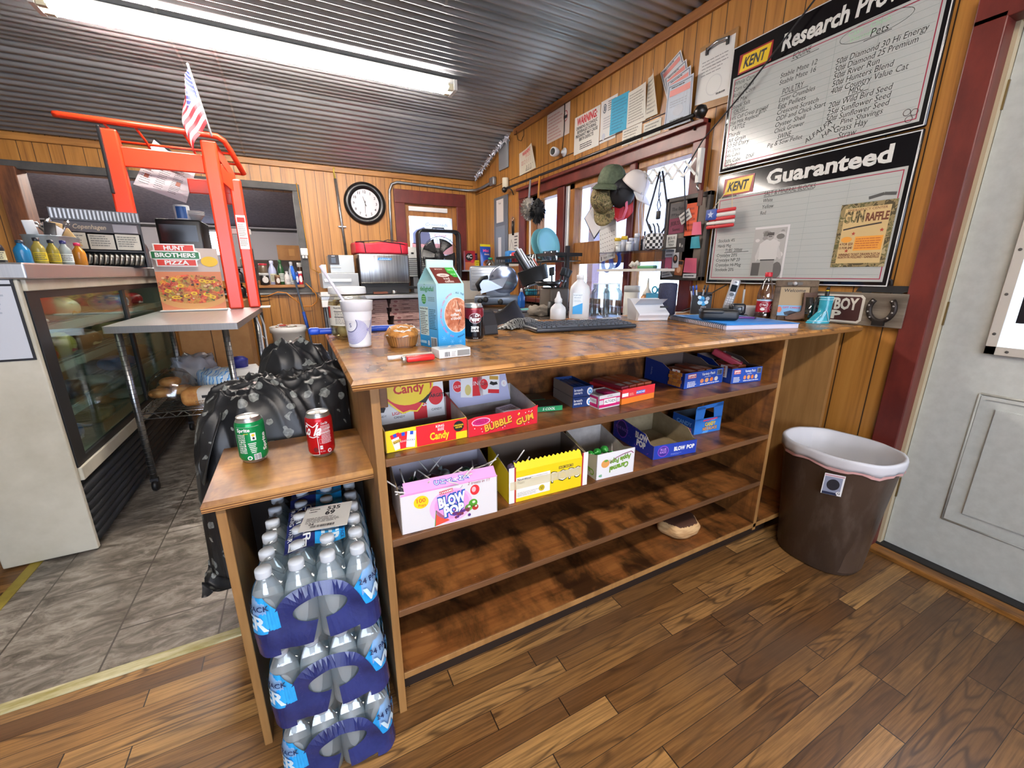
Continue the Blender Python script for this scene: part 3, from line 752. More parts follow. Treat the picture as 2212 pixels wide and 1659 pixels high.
# pink and white mint box
t = thing('small_mint_box','small silver and pink mint box with the word altoids, beside the blue cartons','box',(.864,.985,.7778),3)
b = open_box(t,.09,.075,.045,.045,C('c4c2c4',.4),INN,drop=lambda d,a,c: [(0,0),(d,0),(d,a),(0,a)])
S = FRONT(0,0,0); PK = C('c4206a',.4)
b.rect(S,-.045,.045,.001,.044,C('c8c6c8',.4)); b.rect(S,-.045,.045,.004,.014,PK,.0006); b.rect(S,-.045,.045,.029,.034,PK,.0006); b.rect(S,-.027,.03,.011,.033,PK,.0008); b.rect(S,-.025,.028,.013,.031,WHT,.001); b.text(S,'ALTOIDS',.0015,.018,.009,INK,.0012,.01,w=.047); b.text(S,'ALTOIDS',0,.038,.004,INK,.0009)
S2 = LEFTF(-.045,0,0); b.rect(S2,-.07,-.005,.004,.04,PK); b.rect(S2,-.06,-.012,.015,.032,WHT,.0006); b.text(S2,'ALTOIDS',-.036,.02,.007,INK,.0008)
b.build('carton',t)
for i in range(2):
    b = MB(); b.rbox(-.0385 + .04 * i,-.002 + .04 * i,.004,.07,.003,.038 + .006 * i,.003,C('b8306e' if i else '9e9aa2',.3,.4)); b.build('mint_tin',t)
for i in range(3):
    tag(MB().rbox(-.012,.012,-.05,.05,0,.03,.003,C(['8a86a0','a02a5a','8890a8'][i],.35,.2)).build('mint_pack'),'foil mint pack behind the pink mint box, ' + ['leftmost','middle one','rightmost'][i] + ' of three','mints','foil mint packs',(.855 + .026 * i,1.125,.7778),-4)

# red candy carton
t = thing('candy_carton','low red and orange candy carton with flap lids beside the pink mint box','box',(.996,.992,.7778),4)
b = MB(); b.box(-.079,.079,0,.16,0,.02,C('e07a28',.4)); b.box(-.079,.079,0,.16,.02,.044,C('d8303a',.4)); S = FRONT(0,0,0)
b.rect(S,-.079,.079,.026,.052,C('d8303a',.4)); b.rect(S,-.079,-.05,.026,.038,WHT,.0006); b.rect(S,-.012,.03,.027,.039,C('3a62b8'),.0006); b.text(S,'MUNCHIES',.009,.030,.006,WHT,.0009,.02,.2); b.lines(S,-.045,-.02,.036,.026,3,C('f0b0a0'),seed=2)
b.build('carton',t)
for i in range(4):
    tag(MB().rbox(-.0175,.0175,-.07,.07,0,.012,.003,C(['7a2430','8a3a22','9a4a28','a4502c'][i],.35)).rect(UPF(0,0,.012),-.012,.012,-.06,-.03,C('b4aca4')).build('candy_bar'),'brown wrapped candy bar on the red carton, ' + ['leftmost of four','second from left','third from left','rightmost of four'][i],'candy bar','candy bars on the red carton',(.94 + .038 * i,1.075 + .003 * i,.822),(0,0,6))

# cracker boxes
def cracker_box(x,y,rot,w,d,label,orange):
    t = thing('cracker_box',label,'box',(x,y,.7778),rot)
    b = open_box(t,w,d,.06,.09,C('2450b0',.4),C('5a4a44',.7),side=C('16307a',.4),drop=lambda d,a,c: [(0,0),(d,0),(d,c),(d * .55,c * .9),(d * .35,a),(0,a)])
    S = FRONT(0,0,0); k = w / .2
    b.rect(S,-.085 * k,-.043 * k,.037,.054,C('c8281e'),.0004); b.rect(S,-.083 * k,-.045 * k,.039,.052,WHT,.0006); b.text(S,'Lance',-.064 * k,.041,.010,C('c8281e'),.0009,.03,.2,w=.035 * k)
    b.text(S,'Variety Pack',.02 * k,.042,.010,WHT,.0006,.02,w=.07 * k); b.lines(S,0,.04 * k,.037,.033,1,WHT,seed=5)
    for i in range(4): b.ell(S,(-.012 + .025 * i) * k,.021,.0095 * k,.009,C(['e08a5a','e8a868','e07a3a','d8d0c4'][i]),.0006,7 if i % 2 == 0 else 16)
    b.lines(S,-.085 * k,-.035 * k,.026,.003,4,WHT,h=.003,seed=6); b.lines(S,-.02 * k,.09 * k,.01,.004,1,WHT,h=.003,seed=8)
    b.bars(S,.066 * k,.09 * k,.036,.055,INK,C('a8b0c4'),.0008)
    S2 = LEFTF(-w / 2,0,0); b.rect(S2,-d * .3,-d * .12,.02,.068,WHT); q = S2.at(-d * .21,.044,90,.0004); b.text(q,'Lance',0,-.006,.012,C('c8281e'),.0004,.02,w=.04)
    q = S2.at(-d * .8,.04,90,0); b.text(q,'Variety',0,0,.008,C('8a94b8'),.0005)
    b.build('carton',t); return t
t = cracker_box(1.37,1.028,1,.225,.20,'blue cracker box with orange crackers pictured, the left one of two',True)
b = MB(); S = LEFTF(-.1125,0,0)
for i in range(4):
    for j in range(3): b.prism([(-.075 + .02 * j + .004 * (i % 2),.004 + .014 * i),(-.057 + .02 * j + .004 * (i % 2),.004 + .014 * i),(-.057 + .02 * j + .004 * (i % 2),.017 + .014 * i),(-.075 + .02 * j + .004 * (i % 2),.017 + .014 * i)],S,.0003,.002,C(['a8642c','b87434','c88030'][(i + j) % 3],.6))
b.build('picture',t)
cracker_box(1.565,.985,-8,.16,.19,'blue cracker box turned slightly, the right one of two near the divider',True)
for i,(x,y,r,z) in enumerate(((1.33,1.10,2,.03),(1.38,1.11,-3,.034),(1.43,1.12,4,.03),(1.56,1.085,-8,.03),(1.607,1.09,-8,.034),(1.585,1.10,30,.066))):
    tag(MB().rbox(-.021,.021,-.062,.062,0,.026,.005,C(['8a4a30','7a3a28','94583a','8a2c24','9a5030','a83a4a'][i],.3)).rect(UPF(0,0,.026),-.016,.016,-.05,-.01,C('c4a494')).build('cracker_pack'),'brown wrapped cracker pack in the ' + ['left blue box, nearest its left side','left blue box, between two others','left blue box, nearest its right side','right blue box, on the left','right blue box, on the right','right blue box, lying across the others'][i],'snack','cracker packs in the blue boxes',(x,y,.7778 + z),(0 if i < 5 else 25,0,r))

# ---- second shelf ----
z2 = .5578
t = thing('lollipop_box','big white and pink open box full of lollipops at the left of the second shelf','box',(.296,.925,z2),-3)
b = open_box(t,.262,.16,.112,.14,C('dcdadc',.4),C('b8b4c0',.7),drop=lambda d,a,c: [(0,0),(d,0),(d,c),(d * .5,a * 1.06),(0,a)])
S = FRONT(0,0,0); PINK = C('ee9cd4',.4); BB = C('2a58b4',.4)
b.poly(S,[(-.125,.112),(.131,.112),(.131,.109),(-.13,.106)],PINK,.0003)
b.ell(S,.0,.052,.058,.05,C('f0b4dc'),.0004); b.ell(S,.002,.055,.047,.042,PINK,.0006)
for s,x,y,h,w,dg in (('BLOW',.004,.056,.027,.074,6),('POP',.008,.026,.026,.056,4)):
    b.text(S,s,x,y,h,BB,.0009,.16,w=w * 1.04,deg=dg); b.text(S,s,x,y,h,WHT,.0012,.05,w=w,deg=dg)
b.rect(S.at(-.012,.092,6),-.018,.018,-.001,.009,C('c84a52'),.0008); b.text(S.at(-.012,.092,6),'CHARMS',0,.001,.006,WHT,.0011,.02)
b.ell(S,-.078,.081,.019,.018,YEL,.0006); b.text(S,'100',-.078,.08,.012,RED,.0009); b.text(S,'Pops',-.076,.069,.007,RED,.0009)
b.ell(S,.066,.083,.013,.015,C('dc2c34'),.0006); b.ell(S,.063,.085,.006,.008,C('f0b4b8'),.0008); b.text(S,'2 treats in 1!!',.078,.101,.008,C('8a2a34'),.0008,shear=.2)
for x,y,c,r in ((.06,.045,'4f9a2a',.0125),(.047,.034,'6ab43a',.011),(.066,.031,'b4302a',.009)): b.ell(S,x,y,r,r * .95,C(c),.0006); b.ell(S,x + .002,y + .003,r * .35,r * .3,C('d4e8c4'),.0009)
for i in range(22): rr = random.Random(i); b.ell(S,.0 + .05 * rr.random(),.012 + .022 * rr.random(),.0045,.0045,C('5a2c7a' if i % 2 else '7a3444'),.0007 + .00005 * i,8)
b.poly(S,[(-.045,.002),(-.006,.010),(-.04,.048)],C('e0503c'),.0006); b.poly(S,[(-.047,.002),(-.045,.002),(-.04,.048),(-.042,.048)],C('3a8a3a'),.0008)
b.build('carton',t)
b = MB(); S = Plane((0,-.001,.1115),(1,0,0),(0,.75,.66)); b.rect(S,-.118,.128,0,.03,PINK,.0004); b.rect(S,-.118,.128,.0,.03,C('c8bcd0'),-.001)
for i,ch in enumerate('CHARMS'): b.text(S.at(-.034 + i * .0165,.014,80),ch,0,-.006,.0125,BB,.0008,.10); b.text(S.at(-.034 + i * .0165,.014,80),ch,0,-.006,.0125,WHT,.0011,.0)
b.build('front_flap',t)
# the lollipops
b = MB(); b.lathe([(0.0,-.015),(.009,-.012),(.0135,-.004),(.0145,0),(.0135,.006),(.009,.0125),(.003,.0155),(.0045,.02),(.0085,.024)],C('7d8a8c',.25,.2),12,cap1=False)
pop_head = b
M_STICK = C('d0ccc8',.5)
def lolly(loc,rot,label,col,group):
    t = thing('lollipop',label,'lollipop',loc,rot,group)
    b = MB(); b.lathe([(0.0,-.015),(.009,-.012),(.0135,-.004),(.0145,0),(.0135,.006),(.009,.0125),(.003,.0155),(.0045,.02),(.0085,.024)],C(col,.25,.15),12,cap1=False); b.build('wrapped_candy',t)
    b = MB(); b.cyl((0,0,.012),(0,0,.078),.0019,M_STICK,6); b.build('stick',t); return t
protos = {}
def place_lolly(loc,rot,label,col,group):
    if col not in protos: protos[col] = lolly(loc,rot,label,col,group); return
    dup(protos[col],loc,label,rot,group)
rr = random.Random(11)
cols = ['7d8a8c','6a5a80','4a6a5a','84808e','74424a']
for i in range(24):
    x = .296 - .105 + (i % 8) * .030 + rr.uniform(-.004,.004); y = .945 + (i // 8) * .034 + rr.uniform(-.004,.004)
    place_lolly((x,y + (x - .296) * -.05,z2 + .088 + rr.uniform(-.006,.012)),(rr.uniform(40,75),0,rr.uniform(0,360)),'foil-wrapped lollipop lying in the big white and pink open box',cols[i % 5],'lollipops in the pink box')

t = thing('lollipop_box','yellow torn-top lollipop box between two white boxes','box',(.607,.932,z2),-2)
b = open_box(t,.27,.16,.098,.128,C('e6cc1a',.4),C('6a5c50',.8),side=C('d8be1a',.4))
S = FRONT(0,0,0)
for s in (-1,1): b.rect(S,*((-.135,-.118) if s < 0 else (.115,.135)),0,.112,WHT,.0004); x = -.118 if s < 0 else .113; b.rect(S,x,x + .005,0,.112,C('b03030'),.0007)
b.rect(S,-.112,.0,.0125,.078,C('e8e6e0'),.0006); b.text(S,'Nutrition',-.108,.066,.008,INK,.0009,.02,align='L'); b.text(S,'Facts',-.108,.057,.008,INK,.0009,.02,align='L'); b.lines(S,-.065,-.004,.074,.055,4,C('a09c90'),seed=3); b.lines(S,-.108,-.03,.03,.016,4,C('b4b0a4'),seed=4)
b.ell(S,-.028,.028,.010,.010,C('c8b01a'),.0009); b.text(S,'U',-.028,.024,.009,INK,.0012)
b.rect(S,.030,.08,.0755,.0845,INK,.0008); b.rect(S,.032,.078,.0765,.0835,YEL,.001); b.text(S,'DUM DUM',.055,.077,.006,INK,.0012,.03)
b.text(S,'POPS',.056,.036,.034,BLK,.0008,.04,w=.105); b.text(S,'POPS',.056,.037,.033,C('e8e2cc'),.0011,0,w=.10)
b.rect(S,-.132,.11,.042,.068,C('eadfb8',.35,alpha=.55),.0016)
b.build('carton',t)
b = MB(); S = Plane((0,0,.098),(1,0,0),(0,.55,.84)); pts = [(-.113,0),(.113,0)]
for i in range(15,-1,-1): pts += [(-.113 + .226 * (i + .0) / 15.5 + .007,.022),(-.113 + .226 * i / 15.5,.028)]
b.prism(pts,S,-.001,0,C('e6cc1a',.4)); b.build('front_flap',t)
for i,(x,y,z,rot) in enumerate(((.505,.985,.085,(25,20,0)),(.515,.965,.062,(60,0,120)))):
    place_lolly((x,y,z2 + z),rot,['lollipop standing upright in the yellow box','lollipop leaning at the left end of the yellow box'][i],'6a5a80','lollipops in the yellow box')

t = thing('lollipop_box','white box lettered caramel apple upside down, right of the yellow box','box',(.859,.93,z2),-3)
b = open_box(t,.152,.19,.088,.105,C('dedee0',.4),INN,side=C('c8c4b4',.5),drop=lambda d,a,c: [(0,0),(d,0),(d,c),(d * .3,a * .8),(0,a)])
S = FRONT(0,0,0).at(0,.044,180)
GR = C('7aa82a',.4)
b.text(S,'Caramel',-.012,.004,.018,C('4a7a1a'),.0006,.05,.15,w=.078,deg=6); b.text(S,'Caramel',-.012,.0045,.018,GR,.0009,.01,.15,w=.076,deg=6)
b.text(S,'Apple Pops',-.018,-.020,.016,C('4a7a1a'),.0006,.05,.15,w=.085,deg=6); b.text(S,'Apple Pops',-.018,-.0195,.016,GR,.0009,.01,.15,w=.083,deg=6)
S = FRONT(0,0,0); b.ell(S,-.042,.052,.016,.014,C('d89a52'),.0006); b.ell(S,-.04,.062,.008,.004,C('6a9a3a'),.0009)
b.line(S,[(-.025,.052),(0,.066),(.03,.074),(.06,.078),(.07,.07)],.003,C('8a3a6a'),.0007); b.text(S,'48',-.06,.008,.009,C('3a9a5a'),.0006,.02)
S2 = LEFTF(-.076,0,0); b.text(S2.at(-.06,.03,180),'Caramel',-.0,0,.02,GR,.0006,.03); b.build('carton',t)
for i in range(6):
    place_lolly((.83 + .03 * (i % 3),.985 + .04 * (i // 3),z2 + .03 + .004 * i),(60 + 8 * i,0,70 * i),'green wrapped lollipop lying in the white caramel box','2f9a3a','green lollipops in the white box')

t = thing('lollipop_box','dark blue low box lettered blow pop, empty, with cut-out front','box',(1.155,.948,z2),-7)
b = open_box(t,.195,.25,.052,.10,C('2440a8',.35),mat_noise('box_inside_kraft','8a7a5c','9c8c6c',20,.8),side=C('2036a0',.35),drop=lambda d,a,c: [(0,0),(d,0),(d,c * .95),(.05,c * .8),(.02,a),(0,a)])
S = FRONT(0,0,0); PU = C('8a4ac0',.4)
b.ell(S,-.055,.027,.024,.021,PU,.0004); b.ell(S,-.055,.027,.021,.018,C('3a2a90'),.0006); b.text(S,'BLUE',-.055,.031,.008,C('c090e0'),.0009,.02); b.text(S,'RAZZ',-.055,.020,.008,C('c090e0'),.0009,.02)
b.text(S,'BLOW',.018,.022,.0145,WHT,.0007,.05,w=.05); b.text(S,'POP',.068,.022,.0145,WHT,.0007,.05,w=.036); b.lines(S,-.02,.03,.014,.006,2,C('8a9ae0'),seed=1)
S2 = LEFTF(-.0975,0,0)
for s,y in (('BLOW',.05),('POP',.022)): b.text(S2,s,-.07,y,.022,WHT,.0007,.06,w=.072 if s == 'BLOW' else .052)
b.ell(S2,-.19,.05,.035,.036,PU,.0005); b.ell(S2,-.19,.05,.031,.032,C('20206a'),.0008); b.text(S2,'BLUE RAZZ',-.19,.046,.011,C('8a6ac8'),.0011,.02)
r = random.Random(9)
for i in range(34): b.ell(S2,-.245 + .24 * r.random(),.004 + .085 * r.random(),.002,.0016,C('a050c0'),.0004,5)
b.build('carton',t)

t = thing('necklace_box','light blue handled box lettered candy necklace at the right of the second shelf','box',(1.458,1.05,z2),-4)
b = open_box(t,.15,.12,.065,.065,C('2f7ad0',.35),C('3a4450',.6),side=C('2560b4',.35),drop=lambda d,a,c: [(0,0),(d,0),(d,a),(0,a)])
S = FRONT(0,0,0)
CB = C('2f7ad0',.35)
for pts in ([(-.075,.06),(-.03,.06),(-.022,.112),(-.04,.12),(-.075,.112)],[(.03,.06),(.075,.06),(.075,.125),(.05,.125),(.022,.112)],[(-.075,.105),(.075,.112),(.075,.128),(-.07,.12)]): b.prism(pts,S,-.002,0,CB)
b.poly(S,[(-.03,0),(.0,0),(.045,.06),(.02,.06)],C('5aa0e8'),.0003)
b.text(S,'CANDY',.012,.030,.017,C('1a2a6a'),.0006,.07,w=.062); b.text(S,'CANDY',.012,.0305,.016,YEL,.0009,.03,w=.06); b.text(S,'NECKLACE',.012,.012,.014,C('1a2a6a'),.0006,.07,w=.082); b.text(S,'NECKLACE',.012,.0125,.013,C('f0a83a'),.0009,.02,w=.08)
b.poly(S,[(-.03,.052),(.05,.056),(.05,.063),(-.03,.059)],C('e05080'),.0006)
S2 = LEFTF(-.075,0,0); b.text(S2,'CANDY',-.055,.03,.016,C('8ac0f0'),.0006,.03); b.text(S2,'NECKLACE',-.06,.010,.013,C('e06a9a'),.0006,.03)
b.build('carton',t)

# chunk of split wood on the bottom shelf
bm = bmesh.new(); bmesh.ops.create_icosphere(bm,subdivisions=4,radius=1)
r = random.Random(2)
for v in bm.verts:
    c = v.co; nzz = math.sin(c.x * 3.1 + 1) * math.cos(c.y * 2.7) * .06 + math.sin(c.x * 9 + c.z * 7) * .02
    v.co = Vector((c.x * (.095 + .01 * math.sin(c.y * 4)) * (1 + nzz),c.y * .07 * (1 + nzz),max(-.035,c.z * .05 * (1 + nzz)) if c.z < .6 else .03 + (c.z - .6) * .02))
    if c.y < -.35: v.co.y = -.025 + c.y * .012 + .004 * math.sin(c.x * 14)
n = NT('split_wood'); g = n.noise(n.map((4,8,30)),3,4,.6); o3 = n.sep()
bark = n.math('GREATER_THAN',n.math('ADD',o3[2],n.math('MULTIPLY',n.noise(n.map(),40,3),.02)),.037)
wc = n.mix(bark,n.ramp(g,[(.3,'a87c4c'),(.6,'d0aa78')]),'4a2a18')
tag(MB().bm(bm,n.done(wc,.75)).build('wood_chunk'),'pale chunk of split wood with bark on the bottom shelf','wood',None,(1.33,1.03,.1695),-8)

# ================= water packs under the low stand =================
SKY,NAVY = C('1f9ee6',.3),C('222b63',.3)
NAVYF = mat_noise('navy_film','1d2556','2c3775',14,.25)
SKYF = mat_noise('sky_blue_film','1b95de','38b0f2',14,.25)
def bottle_mesh():
    b = MB(); prof = [(.024,0),(.0305,.004),(.0312,.02),(.0295,.026),(.0312,.032),(.0295,.038),(.0312,.044),(.0295,.05),(.0312,.056),(.0312,.118),(.030,.130),(.026,.147),(.019,.165),(.0128,.176),(.0125,.188)]
    b.lathe(prof,M_BOTTLE,20); return b
def cap_mesh():
    b = MB(); b.lathe([(.0155,.182),(.0158,.184),(.0158,.196),(.0148,.1995),(.0,.2)],C('c4cbd2',.6),20); return b
PW,PD,PH = .246,.376,.150
class Wrap:
    """film wrapped round the pack; x = way round from the middle of the front, y = height"""
    step = .006; prof = None
    def __call__(s,x,y,h=0.0):
        hw,hd,r = PW / 2,PD / 2,.028
        bul = .0025 * abs(math.sin(PI * (x + PW / 2) / (PW / 4))) if abs(x) < hw else .0035 * abs(math.sin(PI * (abs(x) - hw) / (PD / 6)))
        fall = max(0.0,(y - .115) / .035); ins = bul + h - .010 * fall * fall + .002 * math.sin(y * 60 + x * 9)
        L1 = hw - r; L2 = L1 + PI * r / 2; L3 = L2 + 2 * (hd - r); L4 = L3 + PI * r / 2; sg = 1 if x >= 0 else -1; a = abs(x)
        if a < L1: p,n = (a,-hd),(0,-1)
        elif a < L2: t = (a - L1) / r; p,n = (hw - r + r * math.sin(t),-hd + r - r * math.cos(t)),(math.sin(t),-math.cos(t))
        elif a < L3: p,n = (hw,-hd + r + (a - L2)),(1,0)
        elif a < L4: t = (a - L3) / r; p,n = (hw - r + r * math.cos(t),hd - r + r * math.sin(t)),(math.cos(t),math.sin(t))
        else: p,n = (hw - r - (a - L4),hd),(0,1)
        return Vector((sg * (p[0] + n[0] * ins),p[1] + n[1] * ins,y))
WR = Wrap(); HALF = 0.5 * (2 * (PW + PD) - 8 * .028 + 2 * PI * .028)
_bm,_cm = None,None
def water_pack(x,y,z,rot,label,top=False):
    global _bm,_cm
    t = thing('water_pack',label,'water bottles',(x,y,z),rot,'cases of bottled water')
    for i in range(4):
        for j in range(6):
            bx,by = -PW / 2 + .0308 + i * .0615,-PD / 2 + .0314 + j * .0627
            if _bm is None:
                o = bottle_mesh().build('bottle',t); _bm = o.data; c = cap_mesh().build('cap',o); _cm = c.data
            else:
                o = bpy.data.objects.new('bottle',_bm); COL.objects.link(o); o.parent = t
                c = bpy.data.objects.new('cap',_cm); COL.objects.link(c); c.parent = o
            o.location = (bx,by,.002)
    b = MB()
    # printed front: navy arch round an oval window
    n = 44
    def outer(a):
        ca,sa = math.cos(a),math.sin(a); k = 1 / max((abs(ca) ** 3.2 + abs(sa) ** 3.2) ** (1 / 3.2),1e-6)
        return ((.093 - .024 * sa) * ca * k,.078 + (.074 if sa > 0 else .066) * sa * k)
    def inner(a): return (.006 + .054 * math.cos(a),.094 + .030 * math.sin(a))
    for i in range(n):
        a0,a1 = 2 * PI * i / n,2 * PI * (i + 1) / n
        m = (a0 + a1) / 2
        if abs(m - 1.5 * PI) < .13: continue
        b.flat(WR,[outer(a0),outer(a1),inner(a1),inner(a0)],[(0,1,2,3)],NAVYF,.0016)
    for s in (-1,1):
        pts = lambda q: [(s * x,y) for x,y in q]
        b.flat(WR,pts([(.08,.004),(.13,.004),(.13,.062),(.08,.07)]),[(0,1,2,3)],NAVYF,.0012)
        b.flat(WR,pts([(.072,.07),(.14,.062),(.14,.150),(.098,.150),(.074,.118)]),[(0,1,2,3,4)],SKYF,.0013)
        b.rect(WR,*sorted((s * .139,s * (HALF - .1))),.062,.150,SKYF,.0012); b.rect(WR,*sorted((s * .129,s * (HALF - .1))),.004,.0625,NAVYF,.0012)
        b.text(WR,'24 PACK',s * .118,.124,.011,C('12204a'),.0022,.02)
        b.text(WR,'WATER',s * .18,.075,.034,C('d4ecf6'),.0022,.03); b.text(WR,'PURIFIED',s * .165,.034,.009,C('b8c4e0'),.0022)
    b.build('printed_film',t)
    b = MB(); b.rect(WR,-HALF + .001,HALF - .001,.004,.150,M_FILM,.0004)
    caps = [(-PW / 2 + .0308 + i * .0615,-PD / 2 + .0314 + j * .0627) for i in range(4) for j in range(6)]
    def topf(u,v):
        px,py = -PW / 2 + .012 + u * (PW - .024),-PD / 2 + .012 + v * (PD - .024)
        d = min(math.hypot(px - a,py - c) for a,c in caps); e = min(px + PW / 2,PW / 2 - px,py + PD / 2,PD / 2 - py)
        zz = max(.148,.196 - max(0,d - .014) * 1.5) + .002 * math.sin(px * 90) * math.sin(py * 70)
        return (px,py,min(zz,.146 + e * 1.6))
    b.grid(topf,44,66,M_FILM); b.build('clear_film',t)
    if top:
        b = MB(); WHTP = C('dfe6ea',.4)
        S = Plane((0,0,0),(1,0,0),(0,1,0)); S.step = .01; S.prof = None
        base = S.__call__
        def sag(x,y,h=0.0): 
            return Vector((x,y,.1985 + .004 * math.cos((x + .01) * 60) - .005 * abs(math.sin((y + .19) * 50)) + h))
        class Sag:
            step = .008; prof = .1
            def __call__(s,x,y,h=0.0): return sag(x,y,h)
        G = Sag()
        b.rect(G,-.058,.005,-.118,.17,NAVYF,0); b.rect(G,.005,.07,-.105,.17,SKYF,0)
        for s,x,h,ln in (('CLEAR',-.012,.016,.17),('PURIFIED',-.032,.011,.12),('DRINKING WATER',-.048,.0095,.15)):
            q = G; v,f = text2d(s,.01); x0 = min(p[0] for p in v); x1 = max(p[0] for p in v); k = ln / (x1 - x0)
            b.flat(q,[(x + py * h / .69 - h / 2,.075 - (px - x0) * k) for px,py in v],f,WHTP,.0008)
        v,f = text2d('WATER',.03); x0 = min(p[0] for p in v); x1 = max(p[0] for p in v)
        b.flat(G,[(.020 + py * .036 / .69,.06 - (px - x0) * .16 / (x1 - x0)) for px,py in v],f,C('cfe8f4',.4),.0008)
        v,f = text2d('WATER 24 PACK',.01); x0 = min(p[0] for p in v); x1 = max(p[0] for p in v)
        b.flat(G,[(.060 + py * .008 / .69,.0 - (px - x0) * .1 / (x1 - x0)) for px,py in v],f,C('1a3a7a',.4),.0008)
        b.rect(G,-.05,-.012,-.112,-.078,WHTP,.0006)
        for i in range(10): b.rect(G,-.047 + i * .0034,-.0454 + i * .0034,-.108,-.083,INK,.001)
        b.build('top_label',t)
    return t
water_pack(-.028,1.03,.0035,-2.2,'lowest case of bottled water in the stack of three under the low stand')
water_pack(-.030,1.03,.2055,-1.5,'middle case of bottled water in the stack of three under the low stand')
water_pack(-.031,1.03,.4075,-3,'topmost case of bottled water with blue label and paper tag on it',True)
b = MB(); S = UPF(0,0,0)
b.box(-.055,.055,-.05,.05,0,.0008,C('d2d2ce',.5))
q = UPF(0,0,.0012)
b.text(q,'535',.012,.026,.015,INK,.0002,.03); b.text(q,'69',.006,.006,.016,INK,.0002,.04); b.lines(q,-.045,-.02,.04,.02,2,INK,seed=1,h=.003); b.lines(q,-.045,.04,.0,-.024,5,C('6a6a6a'),seed=2); b.text(q,'04',-.03,-.031,.008,INK,0,.02); b.bars(q,-.03,.025,-.042,-.033,INK,n=24)
tag(b.build('shipping_tag'),'white paper tag numbered 535 69 lying on the topmost water case','tag',None,(.0,1.01,.6165),(3,-3,-14))

# ---------------- black floral bundle behind the low stand ----------------
n = NT('black_floral_cloth')
v = n.map((1,1,1)); wob = n.noise(v,18,2,.5)
vv = n.n.new('ShaderNodeVectorMath'); vv.operation = 'ADD'; n.t.links.new(v,vv.inputs[0])
sc2 = n.n.new('ShaderNodeVectorMath'); sc2.operation = 'SCALE'; nzc = n.n.new('ShaderNodeTexNoise'); n.set(nzc,'Vector',v); n.set(nzc,'Scale',24.0)
n.t.links.new(nzc.outputs[1],sc2.inputs[0]); sc2.inputs['Scale'].default_value = .03; n.t.links.new(sc2.outputs[0],vv.inputs[1])
d1 = n.voro(vv.outputs[0],25.0); clus = n.noise(v,8,2,.5)
pet = n.math('MULTIPLY',n.math('LESS_THAN',d1,.36),n.math('GREATER_THAN',clus,.5))
vein = n.noise(v,120,2,.5)
col = n.mix(n.math('MULTIPLY',pet,n.ramp(vein,[(.35,.5),(.6,1.0)])),'1d1e20','80837e')
M_FLORAL = n.done(col,.42)
t = thing('cloth_bundle','big crumpled black cloth bundle with grey floral print behind the low stand','cloth',(-.10,1.55,0))
def heap(x,y):
    """height of the heaped cloth over the floor plan: a broad front lobe, a hump behind, sharp folds across both"""
    def lobe(cx,cy,rx,ry,top,e=2.6):
        d = math.hypot((x - cx) / rx,(y - cy) / ry)
        return .30 + (top - .30) * max(0.0,1 - d ** e) ** .4
    wx = x + .02 * math.sin(y * 23) + .015 * math.sin(y * 51 + x * 20); wy = y + .02 * math.sin(x * 19 + 1)
    a = lobe(-.10,1.495,.245,.175,.86,5); c = lobe(-.03,1.655,.165,.14,.945,4); k = max(lobe(-.25,1.46,.10,.12,.79,4),lobe(.05,1.50,.11,.17,.885,4))
    h = max(a,c,k); near = 1 - min(1,abs(a - c) / .05)
    f = .022 * (1 - abs(math.sin(wx * 26 + wy * 15))) ** 2 + .018 * (1 - abs(math.sin(wx * 17 - wy * 33 + 1.2))) ** 2.5 + .010 * (1 - abs(math.sin(wx * 49 + wy * 41 + .5))) ** 2 + .006 * math.sin(wx * 70) * math.sin(wy * 63)
    return h + f - .03 * near * near
b = MB(); b.T = Matrix.Translation(-t.location)
b.grid(lambda u,v: (-.36 + .47 * u,1.318 + .485 * v,heap(-.36 + .47 * u,1.318 + .485 * v)),120,130,M_FLORAL)
b.build('cloth_top',t)
b = MB(); b.box(-.25,-.03,-.09,.15,.002,.32,C('141416',.7),T=Matrix.Translation((.04,0,0))); b.build('cloth_base',t)
b = MB(); b.T = Matrix.Translation(-t.location)
def flap(u,v):
    return (-.235 - .065 * v - .02 * math.sin(u * 3) + .05 * u * (1 - v),1.355 + .12 * u - .02 * v + .012 * math.sin(v * 7 + u * 5),.80 - .13 * v - .06 * v * (1 - u) + .014 * math.sin(u * 9 + v * 3))
b.grid(flap,14,14,C('1b1d1e',.5)); b.build('hanging_flap',t,solid=.004,sub=1)

